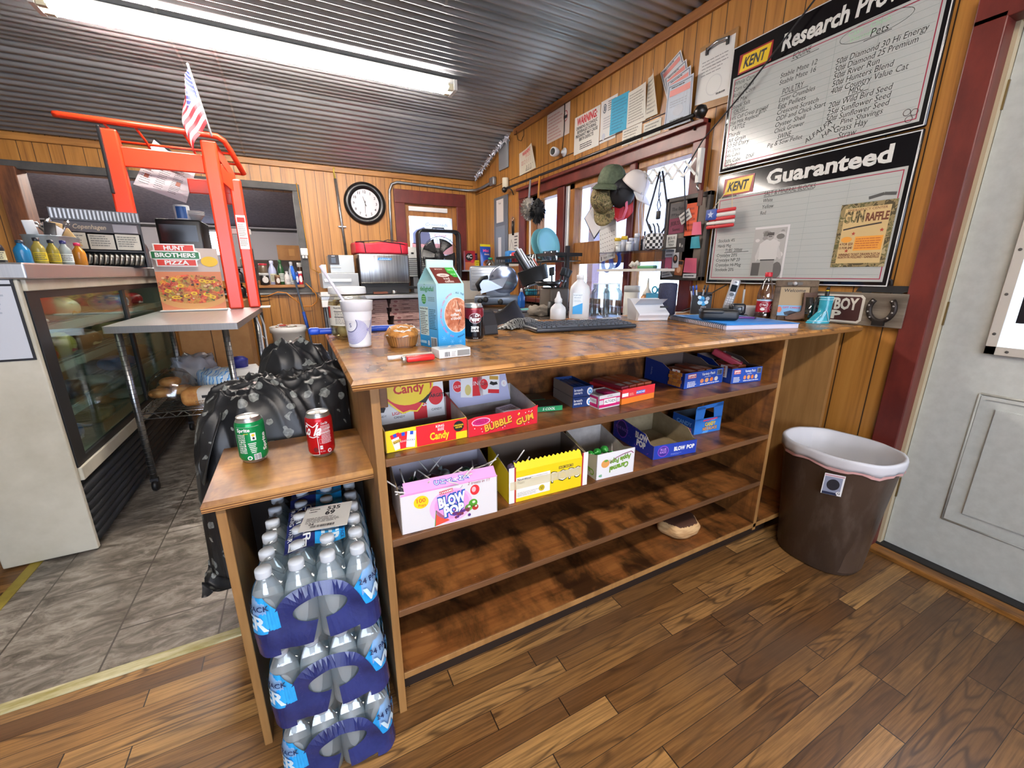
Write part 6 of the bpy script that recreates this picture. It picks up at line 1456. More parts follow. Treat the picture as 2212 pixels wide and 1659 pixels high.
b = wb(t); b.box(-.475,-.262,3.94,3.97,1.495,1.535,C('d4d2ce',.4)); b.build('white_light_bar',t,bevel=.004)
b = wb(t); S = FRONT(-.3065,3.829,1.50); b.rect(S,-.03,.03,-.12,.12,C('dcdad6',.5),.0006); b.rect(S,-.024,.024,.07,.105,C('c8281e'),.001); b.lines(S,-.025,.025,.06,-.03,7,C('8a8a88'),seed=2,lift=.001); b.rect(S,-.025,.025,-.045,-.04,C('c8281e'),.001); b.lines(S,-.025,.025,-.05,-.10,4,C('8a8a88'),seed=3,lift=.001); b.build('safety_label',t)
b = wb(t); b.box(-.985,-.968,3.72,3.99,1.70,2.09,C('17181a',.3)); b.build('black_side_panel',t,bevel=.004)
b = wb(t); q = [(-.765,4.02,2.11),(-.905,3.90,1.79),(-.63,3.90,1.69),(-.56,4.02,1.92)]; n_ = Vector((.05,-.9,-.3)).normalized(); bk = [Vector(p) - n_ * .10 for p in q]
b.add(q + bk,[(4,5,1,0),(5,6,2,1),(6,7,3,2),(7,4,0,3),(7,6,5,4)],C('141416',.35)); b.add(q,[(0,1,2,3)],C('c2c0c4',.4))
O = Vector(q[1]); S = Plane(O,Vector(q[2]) - O,Vector(q[0]) - O); S.ey = (Vector(q[0]) - O).normalized()
for cx in (.045,.125,.205): b.lines(S,cx - .03,cx + .03,.30 - cx * .4,.03,15,C('5a565a'),seed=int(cx * 100),lift=.001,h=.004)
for x,y in ((.03,.08),(.028,.14),(.085,.17),(.2,.10)): b.rect(S,x,x + .025,y,y + .03,C('8a4a34'),.0016)
b.build('menu_lightbox',t)
for x0,x1,y0,y1,nm in ((-.86,-.47,3.70,3.738,'sign_base'),(-.267,-.20,3.76,3.9,'side_plate')): b = wb(t); b.box(x0,x1,y0 - .03 if nm == 'sign_base' else y0,y1,.942,.952,C('c9c7c2',.4)); b.build(nm,t,bevel=.002)
# pizza poster with the red and green name plate
t = thing('pizza_poster','pizza poster card with a red and green name plate on the prep table','poster',(-.66,3.715,.953))
n = NT('pizza_picture'); g = n.noise(n.map(),38,5,.65,.6); g2 = n.voro(n.map(),26,'F1','Color'); M_PIZ = n.done(n.mix(.45,n.ramp(g,[(.3,'5a2416'),(.45,'b4462a'),(.55,'c8823c'),(.68,'6a6a2c')]),g2,'OVERLAY'),.5)
b = MB(); b.box(-.19,.185,-.004,.004,0,.42,C('c9a088',.5)); S = FRONT(0,-.004,0)
b.rect(S,-.19,.185,.26,.42,C('b8a8a0'),.0004); b.rect(S,-.19,.185,.0,.26,C('c87a52'),.0004)
b.poly(S,[(max(-.19,min(.185,.0 + .22 * math.cos(a))),.12 + .12 * math.sin(a)) for a in [2 * PI * i / 40 for i in range(40)]],C('c8945a',.6),.0007); b.poly(S,[(max(-.19,min(.185,.0 + .21 * math.cos(a))),.14 + .10 * math.sin(a)) for a in [2 * PI * i / 40 for i in range(40)]],M_PIZ,.001)
r = random.Random(4)
for i in range(13): x,y = r.uniform(-.16,.15),r.uniform(.07,.22); b.ell(S,x,y,.02,.012,C('e0b82a'),.0014 + i * .00005,14); b.ell(S,x,y,.009,.005,C('a8642a'),.0021 + i * .00005,10)
for i in range(40): x,y = r.uniform(-.17,.17),r.uniform(.06,.23); b.ell(S,x,y,r.uniform(.005,.012),.006,C(r.choice(['7a2018','2a2a24','4a5a22','b83a24','d8b488'])),.003 + i * .00003,9)
b.ell(S,.13,.33,.05,.035,C('d8b02a'),.0012); b.build('poster_card',t)
b = MB(); S = FRONT(-.055,-.012,.37); WB = C('e0e0dc',.4)
b.prism([(-.115,-.075),(.115,-.075),(.115,-.035),(.14,-.02),(.14,.02),(.115,.035),(.115,.075),(-.115,.075),(-.115,.035),(-.14,.02),(-.14,-.02),(-.115,-.035)],S,-.004,0,WB)
RD,GN = C('c8321e',.4),C('1f6a3c',.4)
b.rect(S,-.107,.107,.03,.068,RD,.0006); b.rect(S,-.107,.107,-.068,-.03,RD,.0006); b.rect(S,-.132,.132,-.022,.022,GN,.0008)
for s,y,w_ in (('HUNT',.035,.115),('BROTHERS',-.0125,.225),('PIZZA',-.062,.135)): b.text(S,s,0,y,.027,WB,.0014,.035,w=w_)
b.build('name_plate',t)
# small flag
t = thing('flag','small United States flag on a white stick clipped to the red stand','flag',(-.385,3.70,2.10))
b = MB(); top = Vector((-.065,0,.405)); b.cyl((0,0,0),top,.006,C('dcdcdc',.4),8); b.lathe([(0,-.008),(.009,0),(0,.01)],C('d8d8dc',.3),10,c=tuple(top)); b.build('stick',t)
b = MB(); NU,NV = 26,14
def flagp(u,v):
    # u down the stick, v out from it; the cloth hangs limp along the stick
    p = top * (1 - .82 * u); drop = .25 * v
    return p + Vector((-.125 * math.sin(v * 1.5) * (.25 + .75 * min(1,u * 1.8)) * (1 - .15 * u),.02 * math.sin(v * 9 + u * 5),-drop * (.55 + .2 * u)))
vs = [flagp(i / NU,j / NV) for j in range(NV + 1) for i in range(NU + 1)]
FR,FW,FB = C('c42a34',.6),C('dcd8d8',.6),C('2a3470',.6)
for i in range(NU):
    for j in range(NV):
        mt = FB if (i < 14 and j < 7) else (FR if i % 4 < 2 else FW); a = j * (NU + 1) + i
        b.add([vs[a],vs[a + 1],vs[a + NU + 2],vs[a + NU + 1]],[(0,1,2,3)],mt,True)
        if mt is FB and (i + j) % 2 == 0: c = (vs[a] + vs[a + NU + 2]) / 2; k = Vector((.004,0,0)); z_ = Vector((0,-.0015,.0045)); b.add([c - k - Vector((0,.002,0)),c - z_ - Vector((0,.002,0)),c + k - Vector((0,.002,0)),c + z_ - Vector((0,.002,0))],[(0,1,2,3)],FW)
b.build('cloth',t)
# warming cabinet behind
t = thing('warming_cabinet','black warming cabinet on a brown wooden base behind the red stand','cabinet',(-.73,4.28,0))
b = wb(t); b.box(-.88,-.40,4.12,4.5,.0,.98,M_KRAFT); b.box(-.668,-.662,4.117,4.121,.02,.96,C('4a3018',.6)); b.build('wooden_base',t,bevel=.004)
b = wb(t); b.rbox(-.88,-.60,4.12,4.48,.981,1.60,.012,C('141416',.3)); b.box(-.86,-.63,4.116,4.121,1.44,1.56,C('1d1d20',.2)); b.build('black_oven',t)
b = MB(); b.lathe([(.045,0),(.05,.002),(.05,.105),(.046,.108),(0,.108)],C('d0d4d8',.4),24); S = Cyl(.0502,-70); b.rect(S,-.05,.02,.01,.095,C('2a5a9a',.4),.0004); tag(b.build('blue_white_can'),'white can with blue label standing on the black cabinet','can',None,(-.715,4.2,1.6015))
pr = None
for k in range(3):
    lab = 'white bowl, the %s of the stack of three on the black cabinet' % ['lowest','middle one','topmost'][k]
    if pr is None: pr = thing('paper_bowl',lab,'bowl',(-.64,4.22,1.6015),(0,0,0),'stacked white bowls'); MB().lathe([(.03,0),(.062,.045),(.066,.046),(.06,.043),(.03,.004)],C('d4d4d2',.5),26).build('bowl_shell',pr)
    else: dup(pr,(-.64,4.22,1.6015 + .012 * k),lab)
# spice shelf beside the stand
t = thing('spice_shelf','narrow black shelf unit of jars between the red posts','shelf',(-.41,4.35,0))
b = wb(t)
for x in (-.49,-.32):
    for y in (4.53,4.63): b.box(x - .008,x + .008,y - .008,y + .008,0,1.42,C('1a1a1c',.5))
for z in (1.0,1.13,1.26): b.box(-.50,-.31,4.52,4.64,z - .01,z,C('1a1a1c',.5))
b.build('shelf_frame',t)
G2 = 'spice jars on the narrow black shelf'
for i,(x,z,c,cc,lb,lab) in enumerate(((-.37,1.0,'2c2622','1f8a4a','1f6a3c','jar with green lid and label on the narrow black shelf'),(-.45,1.0,'20201f','141414',None,'dark jar left of the green-lidded one'),(-.38,1.13,'2a2628','161618',None,'dark jar on the middle level of the narrow black shelf'),(-.45,1.13,'3a3434','1a1a1c',None,'dark jar on the left of the middle level of the narrow shelf'),(-.39,1.26,'b8b4a8','c8c4b4','d8d4c8','pale tub on the top level of the narrow black shelf'))):
    small_bottle(x,4.58,.115,.034,C(c,.3),cc,lb,lab,G2,z + .001)

# ================= along the back wall =================
t = thing('wall_clock','round wall clock with black frame and white dial on the back wall','clock',(.806,5.198,1.962))
def ringY(b,prof,mat,n=48,cap1=True):
    return b.lathe(prof,mat,n,cap1=cap1,T=Matrix.Rotation(PI / 2,4,'X'))
b = MB(); ringY(b,[(.150,.0),(.222,.0),(.226,.012),(.218,.032),(.195,.045),(.168,.04),(.155,.022),(.150,.018)],C('141415',.3),cap1=False); b.build('frame',t)
b = MB(); S = FRONT(0,-.016,0); b.ell(S,0,0,.152,.152,C('cfcfd2',.5),0,48)
for k in range(12): a = PI / 2 - 2 * PI * (k + 1) / 12; b.text(S,str(k + 1),.122 * math.cos(a),.122 * math.sin(a) - .013,.027,INK,.001,.012)
b.build('dial',t)
for nm,a,l,w_ in (('hour_hand',107,.075,.008),('minute_hand',266,.105,.006)):
    b = MB(); a = math.radians(a); d = Vector((math.cos(a),math.sin(a))); q = Vector((-d.y,d.x)) * w_ / 2; b.prism([tuple(-d * .03 + q),tuple(-d * .03 - q),tuple(d * l - q * .4),tuple(d * l + q * .4)],S,.002,.004,BLK); b.build(nm,t)
# pipes and cords
b = MB(); b.tube([(.516,5.18,2.19),(.553,5.18,1.38)],.014,M_GALV,10); b.tube([(.512,5.178,2.30),(.508,5.178,2.26),(.516,5.178,2.19)],.009,C('b8a03a',.5),6); b.box(.50,.58,5.168,5.196,1.70,1.712,M_GALV); tag(b.build('conduit'),'vertical metal conduit with yellow cable at its top left of the clock','conduit')
b = MB(); b.tube([(1.07,5.18,1.40),(1.075,5.18,1.9),(1.085,5.18,2.12),(1.115,5.178,2.19),(1.18,5.178,2.215),(1.9,5.178,2.20),(2.04,5.165,2.195),(2.12,5.09,2.195),(2.137,4.95,2.20),(2.137,4.66,2.21)],.015,M_GALV,10); b.rbox(2.11,2.155,4.57,4.68,2.17,2.255,.01,M_GALV,2); tag(b.build('conduit'),'bent metal conduit running round the room corner above the small window','conduit')
b = MB(); b.cyl((-1.9,5.172,1.006),(.23,5.172,.985),.012,C('a5a7a9',.4,.5),10); tag(b.build('wall_pipe'),'thin grey pipe running level along the back wall under the pass-through','pipe')
b = MB(); b.tube([(.132,5.165,2.11),(.15,5.16,1.75),(.165,5.16,1.42),(.175,5.16,1.25),(.25,5.16,1.21)],.0045,C('c08a2a',.5),6); tag(b.build('yellow_wire'),'thin yellow wire running down beside the pass-through opening','wire')
b = MB(); b.tube([(.10,5.13,1.10),(.15,5.14,1.04),(.19,5.14,.98),(.19,5.14,.90),(.13,5.14,.85),(.05,5.14,.85),(-.03,5.14,.93),(-.10,5.14,1.0),(-.18,5.14,1.01),(-.28,5.14,.97),(-.40,5.14,.97)],.006,C('d2862c',.5),6); tag(b.build('extension_cord'),'orange extension cord looped over the grey pipe','cord')
t = thing('outlet_adapter','white wall outlet adapter with plugs on the frame of the pass-through','outlet',(.125,5.165,1.41))
b = MB(); b.rbox(-.035,.035,-.03,.004,-.02,.055,.006,C('d8d8d6',.4),2); b.build('adapter',t)
for x in (-.014,.014): b = MB(); b.rbox(x - .011,x + .011,-.035,0,-.05,-.021,.004,C('e0e0de',.4),2); b.build('plug',t)

# jars and bottles on the ledge
ZL = 1.0865; GL = 'jars and bottles on the pass-through ledge'
b = MB()
def ledge(x,y,h,r,c,cc,lb,label,**kw): return small_bottle(x,y,h,r,C(c,.3,**kw),cc,lb,label,GL,ZL)
def squat(x,y,z,r,h,c,lid,lab,label):
    t = thing('jar',label,'jar',(x,y,z),0,GL)
    b = MB(); b.lathe([(r * .95,0),(r,.004),(r,h * .78),(r * .9,h * .82)],C(c,.25),20); b.build('jar_body',t)
    b = MB(); b.lathe([(r * .96,h * .8),(r,h * .82),(r,h),(0,h)],C(lid,.4),20); b.build('lid',t)
    if lab: b = MB(); b.ell(Cyl(r * 1.01,-75),0,h * .42,r * .7,h * .26,C(lab,.5),.0005); b.build('paper_label',t)
squat(-.285,5.17,ZL,.045,.12,'2a2626','c8c8c8','e0dcd8','dark jar with white oval label at the left end of the ledge')
squat(-.285,5.17,ZL + .1205,.04,.095,'6a5a4a','b8283a',None,'brown jar with red lid stacked on the dark jar')
ledge(-.205,5.22,.25,.038,'b4bcdc','d0d4ea','c8c8a8','pale blue bottle with cream label on the ledge')
squat(-.165,5.16,ZL,.026,.10,'5a3a2a','8a6a4a','d8d0c8','small brown jar on the ledge in front of the green bottle')
ledge(-.125,5.20,.26,.032,'1c4a24','2a5a30','c4ccc0','dark green bottle with pale label on the ledge')
ledge(-.072,5.17,.14,.030,'d4d0cc','c8c4c0','e4e0dc','short white bottle in the middle of the ledge')
ledge(-.02,5.19,.24,.030,'b8c0c8','a8a8ac','d8dcd0','clear bottle with white label on the ledge beside the pole')
squat(.02,5.16,ZL,.020,.13,'22408a','1f3a7a','c8d0e0','small dark blue canister on the ledge')
squat(.054,5.18,ZL,.024,.14,'b82a3a','d8d0cc','e8e0dc','small red and white canister near the right end of the ledge')
squat(.062,5.26,ZL,.024,.23,'3a2418','a8a49c',None,'tall brown jar with metal lid at the right end of the ledge')
tag(MB().box(-.02,.02,-.0,.04,0,.002,BLK).box(-.12,.17,.06,.2,0,.002,C('2a1a12')).box(-.13,.07,.05,.24,.002,.19,C('1a1818',.6)).build('black_crate'),'black crate standing behind the bottles on the ledge','crate',None,(-.03,5.27,ZL))
t = thing('storage_shelf','dark shelf with a cardboard box in the room beyond the pass-through','shelf',(-.05,6.9,0))
b = MB(); b.box(-.5,.5,-.2,.2,0,1.38,C('2c2420',.7)); b.build('shelf_unit',t)
tag(MB().box(-.17,.17,-.15,.15,0,.20,M_KRAFT).box(-.03,.04,-.151,-.15,.06,.15,C('a87c44',.6)).build('cardboard_box'),'brown cardboard box on the dark shelf beyond the pass-through','box',None,(.0,6.9,1.381))

# white waste bin, pole
t = thing('white_waste_bin','white plastic kitchen waste bin full of litter by the back wall','bin',(-.125,4.93,.003))
b = MB(); loft(b,[[(x,y,z) for x,y,z in oval(rx,ry,z,40)] for rx,ry,z in ((.12,.10,0),(.125,.105,.01),(.158,.135,.60),(.172,.148,.605),(.174,.15,.66),(.160,.138,.665),(.155,.13,.60))],C('ecece8',.4)); b.build('bin_body',t)
r = random.Random(3)
for i in range(7): tag(MB().box(-.04,.04,-.03,.03,-.006,.006,C(r.choice(['d8c8a8','e0dcd4','c89a6a','b8483a','d0d4d8']),.6)).build('paper_scrap'),'scrap of waste paper in the white waste bin','waste paper','scraps in the white bin',(-.125 + r.uniform(-.09,.09),4.93 + r.uniform(-.07,.07),.655 + r.uniform(-.01,.02)),(r.uniform(-25,25),r.uniform(-25,25),r.uniform(0,180)))
tag(MB().lathe([(0,.0),(.142,.0),(.148,.03),(0,.05)],C('a89880',.8),30,sy=.85).build('bin_contents'),'heap of waste filling the white waste bin','waste',None,(-.125,4.93,.60))
t = thing('broom','dark broom pole with bright blue grips leaning on the back wall','broom',(.10,4.78,.003))
A,Bp = Vector((.03,0,.06)),Vector((-.115,.36,1.25)); L = lambda f: A.lerp(Bp,f)
b = MB(); b.cyl(A,Bp,.011,C('3c4654',.4),10); b.build('pole',t)
b = MB(); b.cyl(L(.9),L(1.02),.017,C('2a6ad0',.35),12); b.cyl(L(.48),L(.62),.017,C('1f4aa0',.35),12); b.build('grip',t)
b = MB(); b.box(-.03,.16,-.03,.03,0,.07,C('22406a',.6),top=(.03,.03,.01,.01)); b.build('brush_head',t)

# pizza oven on a steel stand, boxes, red bag
t = thing('oven_stand','steel work stand with grey legs holding the pizza oven against the back wall','stand',(.72,4.75,0))
b = wb(t); b.box(.20,1.24,4.36,5.1,.955,.99,M_STEEL); b.box(.20,.36,4.34,4.4,.99,1.03,C('d0d0ce',.4)); b.box(.20,.30,4.33,4.37,.89,.954,C('dcdcda',.4)); b.build('steel_top',t,bevel=.004)
b = wb(t); b.box(.26,1.22,4.40,5.0,.585,.60,M_STEEL); b.build('lower_shelf',t)
for x,y in ((.26,4.42),(1.2,4.42),(.26,5.05),(1.2,5.05)): b = wb(t); b.cyl((x,y,.003),(x,y,.955),.02,C('6a7078',.4,.5),12); b.build('leg',t)
t = thing('pizza_oven','stainless steel countertop pizza oven with a blue badge','oven',(.845,4.75,.992))
b = wb(t); b.rbox(.585,1.10,4.52,4.98,1.10,1.40,.02,M_STEELV,3); b.build('oven_body',t)
b = wb(t); b.box(.60,1.09,4.56,4.96,.998,1.10,C('18181a',.5)); b.box(.60,1.19,4.60,4.9,1.04,1.065,C('2a2a2c',.4,.5)); b.build('conveyor_base',t)
b = wb(t); S = FRONT(.845,4.519,1.345); b.prism([(-.07,-.010),(.07,-.010),(.078,.010),(-.06,.014)],S,0,.003,C('3a86c8',.3)); b.text(S,'Lincoln',.005,-.006,.013,C('c8e0f0'),.0035,.02,.3,w=.11); b.build('badge',t)
b = wb(t); b.box(.70,.84,4.44,4.50,1.0,1.02,C('6a3a24',.5)); b.cyl((.89,4.46,1.015),(.93,4.46,1.015),.02,M_CHROME,12); b.build('tool_rest',t)
t = thing('toaster','grey steel conveyor toaster with black control panel left of the pizza oven','toaster',(.43,4.72,.992))
b = wb(t); b.box(.235,.572,4.48,4.95,1.06,1.205,C('9c9c98',.35,.5)); b.box(.25,.50,4.46,4.48,1.12,1.15,C('c4c4c2',.35,.5)); b.box(.30,.56,4.5,4.9,.998,1.06,C('202022',.5)); b.build('drawer_unit',t,bevel=.004)
b = wb(t); b.box(.32,.545,4.50,4.85,1.205,1.375,C('a5a49c',.3,.6)); b.box(.32,.42,4.48,4.5,1.255,1.265,C('dcdcda',.4)); b.build('toaster_body',t,bevel=.004)
b = wb(t); b.box(.31,.405,4.478,4.50,1.285,1.375,C('2c2627',.4)); b.box(.335,.375,4.474,4.478,1.30,1.35,C('141416',.2)); b.box(.34,.37,4.473,4.474,1.362,1.367,C('d0d0d0')); b.build('control_panel',t)
b = wb(t); b.box(.245,.285,4.5,4.7,1.206,1.285,C('c8c8c4',.4)); b.build('side_box',t)
t = thing('delivery_bag','bright red insulated pizza bag with black piping lying on the oven','bag',(.84,4.75,1.401))
b = MB(); M_RB = mat_noise('red_nylon','b41a30','d02a40',8,.5); bm = bmesh.new(); bmesh.ops.create_cube(bm,size=2); bmesh.ops.subdivide_edges(bm,edges=bm.edges[:],cuts=6,use_grid_fill=True)
for v in bm.verts: p = v.co; v.co = Vector((p.x * .26,p.y * .21,(p.z + 1) * .055 * (1 + .10 * math.sin(p.x * 3) - .18 * max(0,p.x - .5) + .05 * math.sin(p.y * 4 + p.x * 6))))
b.bm(bm,M_RB); b.build('bag_body',t)
b = MB(); 
for x in (-.17,.19): b.tube([(x,-.213,.004),(x - .01,-.213,.105),(x - .02,.1,.118)],.005,C('26141a',.5),6)
b.tube([(-.26,-.213,.105),(-.05,-.214,.124),(.2,-.213,.10),(.26,-.2,.082)],.005,C('26141a',.5),6); b.tube([(.02,-.2,.122),(.06,-.19,.136),(.14,-.19,.128),(.17,-.2,.112)],.005,C('26141a',.5),6); b.build('black_piping',t)
pr = None; r = random.Random(6); n = NT('pizza_box_card'); g = n.noise(n.map((1,1,6)),14,3,.5); M_PB = n.done(n.ramp(g,[(.4,'967570'),(.6,'a88a84')]),.7)
for sx,cnt,x0 in ((0,8,.665),(1,8,1.02)):
    for k in range(cnt):
        lab = 'flat pizza box in the %s stack under the oven, %s' % (['left','right'][sx],'at the bottom' if k == 0 else 'at the top' if k == cnt - 1 else '%s from the bottom' % ['second','third','fourth','fifth','sixth','seventh'][k - 1])
        loc = (x0 + r.uniform(-.012,.012) + (.02 if sx and k < 4 else 0),4.62 + r.uniform(-.01,.01),.601 + k * .0425)
        if pr is None:
            pr = thing('pizza_box',lab,'pizza box',loc,0,'flat pizza boxes under the oven')
            b = MB(); b.box(-.165,.165,-.17,.17,0,.041,M_PB,top=(.008,.008,.004,.004)); S = FRONT(0,-.1695,0); b.poly(S,[(-.04,.036),(.04,.036),(.03,.028),(-.03,.028)],C('5a3c3a',.7),.0005); b.ell(S,-.11,.019,.022,.011,C('7a4a4a',.7),.0005); b.lines(S,-.07,.14,.026,.010,2,C('7a5654',.7),seed=2); b.build('box_body',pr)
        else: dup(pr,loc,lab)
# air conditioner, fan, window poster
t = thing('air_conditioner','white window air conditioner with grille beside the black fan','air conditioner',(1.36,5.05,1.0))
b = wb(t); b.rbox(1.13,1.62,4.98,5.165,1.165,1.50,.012,C('c2c2bc',.45)); 
for k in range(9): b.box(1.15,1.60,4.972,4.98,1.19 + k * .022,1.20 + k * .022,C('6a6c6a',.5))
b.box(1.24,1.27,4.974,4.98,1.42,1.44,BLK); b.build('body',t)
b = wb(t); b.box(1.255,1.38,5.0,5.16,.95,1.164,C('8a8c8e',.5)); b.build('stand',t)
tag(MB().box(-.27,.27,-.2,.2,0,.205,C('b8b4ac',.5)).build('appliance_box'),'pale box under the black fan on the back counter','box',None,(1.67,4.74,.9115))
t = thing('box_fan','black box fan standing in front of the small back window','fan',(1.497,4.72,1.118))
b = MB(); pts = [(-.235 + .05 * (1 - math.cos(a)),.05 * (1 - math.sin(a))) for a in [PI / 2 * i / 5 for i in range(6)]]
q = []
for cx,cz,a0 in ((-.18,.055,180),(.18,.055,270),(.18,.49,0),(-.18,.49,90)): q += [(cx + .055 * math.cos(math.radians(a0 + 15 * i)),0,cz + .055 * math.sin(math.radians(a0 + 15 * i))) for i in range(7)]
for y in (-.05,-.02,.02,.05): b.tube([(x,y,z) for x,_,z in q],.014,C('161618',.35),8,closed=True)
b.build('housing',t)
b = MB(); BK = C('1a1a1c',.4)
b.tube([(.21 * math.cos(2 * PI * i / 40),-.05,.272 + .21 * math.sin(2 * PI * i / 40)) for i in range(40)],.003,BK,5,closed=True)
for k in range(13): b.tube([((.045 if k else .02) * 0 + (.03 + k * .014) * math.cos(2 * PI * i / 36),-.056,.272 + (.03 + k * .014) * math.sin(2 * PI * i / 36)) for i in range(36)],.0011,BK,4,closed=True)
for k in range(8): a = k * PI / 4 + .2; b.cyl((.03 * math.cos(a),-.058,.272 + .03 * math.sin(a)),(.23 * math.cos(a),-.054,.272 + .23 * math.sin(a)),.0016,BK,5)
b.build('grille',t)
b = MB(); b.lathe([(0,-.03),(.05,-.03),(.055,0),(.05,.03),(0,.03)],C('202022',.4),24,T=Matrix.Translation((0,0,.272)) @ Matrix.Rotation(PI / 2,4,'X')); b.build('hub',t)
for k in range(5):
    a = math.radians(62 + 72 * k); b = MB(); b.grid(lambda u,v: ((.05 + .145 * u) * math.cos(a + (v - .5) * (.5 + .35 * u)),-.02 + .04 * v,.272 + (.05 + .145 * u) * math.sin(a + (v - .5) * (.5 + .35 * u))),6,4,C('232325',.4)); b.build('blade',t,solid=.003)
b = MB(); b.tube([(-.07,0,.55),(-.065,0,.575),(.065,0,.575),(.07,0,.55)],.008,BK,8); b.build('handle',t)
t = thing('window_poster','printed calendar poster with a barn taped over the small back window','poster',(1.57,5.195,1.55))
m = NT('backlit_paper'); PP = m.done('dfe2f4',.6); m.b.inputs['Transmission Weight'].default_value = 0
def backlit(h):
    k = bpy.data.materials.new('thin_paper_' + h); k.use_nodes = True; n_ = k.node_tree.nodes; d_ = n_['Principled BSDF']; d_.inputs['Base Color'].default_value = hexc(h); d_.inputs['Roughness'].default_value = .7
    tl = n_.new('ShaderNodeBsdfTranslucent'); tl.inputs[0].default_value = hexc(h); mx = n_.new('ShaderNodeMixShader'); mx.inputs[0].default_value = .6
    k.node_tree.links.new(d_.outputs[0],mx.inputs[1]); k.node_tree.links.new(tl.outputs[0],mx.inputs[2]); k.node_tree.links.new(mx.outputs[0],n_['Material Output'].inputs[0]); return k
b = MB(); S = FRONT(0,0,0); b.rect(S,-.26,.26,-.36,.31,backlit('d8dcf0'),0)
b.poly(S,[(-.24,0),(-.24,.12),(-.20,.16),(-.10,.20),(-.03,.12),(-.02,0)],backlit('8f94b0'),.001); b.poly(S,[(-.17,0),(-.17,.12),(-.10,.20),(-.03,.12),(-.02,0)],backlit('a4a8c0'),.0015)
b.rect(S,-.26,.26,-.12,.01,backlit('d89a92'),.001); b.rect(S,-.26,.26,-.36,-.33,backlit('4aa4d8'),.001)
b.text(S,'Crossroads',.06,.21,.04,backlit('70748c'),.002,.0,.3,w=.28); b.text(S,'Feed',.08,.15,.035,backlit('70748c'),.002,0,.3); b.text(S,'Co-op',.10,.09,.04,backlit('c86a70'),.002,.01,.3)
for i in range(7):
    for j in range(5): b.rect(S,-.23 + i * .067,-.18 + i * .067,-.31 + j * .04,-.285 + j * .04,backlit('70748c' if (i + j) % 3 else 'c86a70'),.002)
b.build('sheet',t)

# ================= back right corner and sink counter =================
n = NT('dark_granite_laminate'); g = n.noise(n.map(),60,5,.7); M_GRAN = n.done(n.ramp(g,[(.38,'1c1815'),(.55,'4a4038'),(.68,'8a7a68')]),.25)
t = thing('sink_counter','dark granite-look counter along the window wall with wooden base','counter',(1.78,3.6,0))
b = wb(t); b.box(1.39,2.155,1.80,5.16,.875,.91,M_GRAN); b.box(2.13,2.155,1.8,5.16,.91,.93,M_GRAN); b.build('worktop',t,bevel=.006)
b = wb(t); b.box(1.42,2.15,1.82,5.15,.09,.874,M_PLYDARK); b.box(1.47,2.15,1.84,5.15,.003,.09,BLK); b.build('base_cabinet',t)
b = wb(t); b.box(1.55,2.05,2.87,3.15,.9102,.9125,M_CHROME); b.box(1.58,2.02,2.9,3.12,.9126,.913,C('8a8a8a',.3,.9)); b.build('sink_rim',t)
b = wb(t); b.tube([(1.98,2.98,.913),(1.98,2.98,1.0),(1.93,2.98,1.10),(1.82,2.99,1.135),(1.70,3.0,1.11),(1.66,3.0,1.07)],.016,M_CHROME,10); b.lathe([(.03,.913),(.026,.94),(.02,.96)],M_CHROME,16,c=(1.98 - 0,2.98,0)); b.build('faucet',t)
t = thing('corner_shelf','small white wall shelf in the back right corner','shelf',(2.02,4.92,1.235))
b = wb(t); b.box(1.85,2.157,4.68,5.16,1.225,1.242,C('cfccc4',.45)); b.build('board',t,bevel=.002)
def drinkbox(x,y,w,d,h,col,label,draw,rot=0):
    t = thing('drink_mix_box',label,'box',(x,y,1.2425),rot,'packets on the corner shelf'); b = MB(); b.box(-w / 2,w / 2,-d / 2,d / 2,0,h,C(col,.4)); draw(b,FRONT(0,-d / 2,0),w,h); b.build('carton',t)
def dm(b,S,w,h): b.ell(S,-.01,h * .68,w * .36,h * .2,BLK,.0005); b.text(S,'4C',-.01,h * .62,.04,WHT,.001,.03); b.rect(S,-w / 2,w / 2,0,h * .42,C('d8784a'),.0005); b.ell(S,.03,h * .45,.02,.02,C('d83a5a'),.001)
drinkbox(1.925,4.88,.13,.05,.225,'a8202c','red iced tea mix box on the corner shelf, nearest the window',dm)
drinkbox(2.0,4.93,.08,.05,.20,'3a2a5a','dark purple drink mix packet behind the yellow box',lambda b,S,w,h: b.lines(S,-w * .4,w * .4,h * .9,h * .3,5,C('d87a8a'),seed=3),12)
drinkbox(2.005,4.84,.045,.04,.115,'d8c82a','small yellow box on the corner shelf',lambda b,S,w,h: b.lines(S,-w * .4,w * .4,h * .9,h * .5,2,C('8a7a1a'),seed=1))
t = thing('snack_bag','blue and yellow-topped standing snack bag on the corner shelf','bag',(2.085,4.76,1.2425),10)
b = MB(); BLF = C('1f4fb0',.25)
def sbag(sgn): return lambda u,v: ((-.065 - .012 * v + (.13 + .024 * v) * u),sgn * .03 * math.sin(PI * u) * (1 - v ** 3) ,.30 * v)
b.grid(sbag(-1),10,12,BLF); b.grid(sbag(1),10,12,BLF); 
class BagS:
    step = .015; prof = .1
    def __call__(s,x,y,h=0.0): v = y / .30; u = (x + .065 + .012 * v) / (.13 + .024 * v); p = Vector(sbag(-1)(u,v)); p.y -= h; return p
G = BagS(); b.rect(G,-.074,.074,.272,.299,C('d8d02a',.3),.001); b.text(G,'Mini',0,.21,.03,C('e05a9a'),.002,.03,w=.08); b.text(G,'donuts',.01,.175,.02,WHT,.002,.02,w=.075); b.ell(G,.005,.07,.05,.05,C('a85a2a',.4),.0015); b.ell(G,.005,.09,.04,.025,C('6a3418',.4),.002); b.rect(G,-.06,.06,.005,.03,WHT,.001)
b.build('bag_body',t)
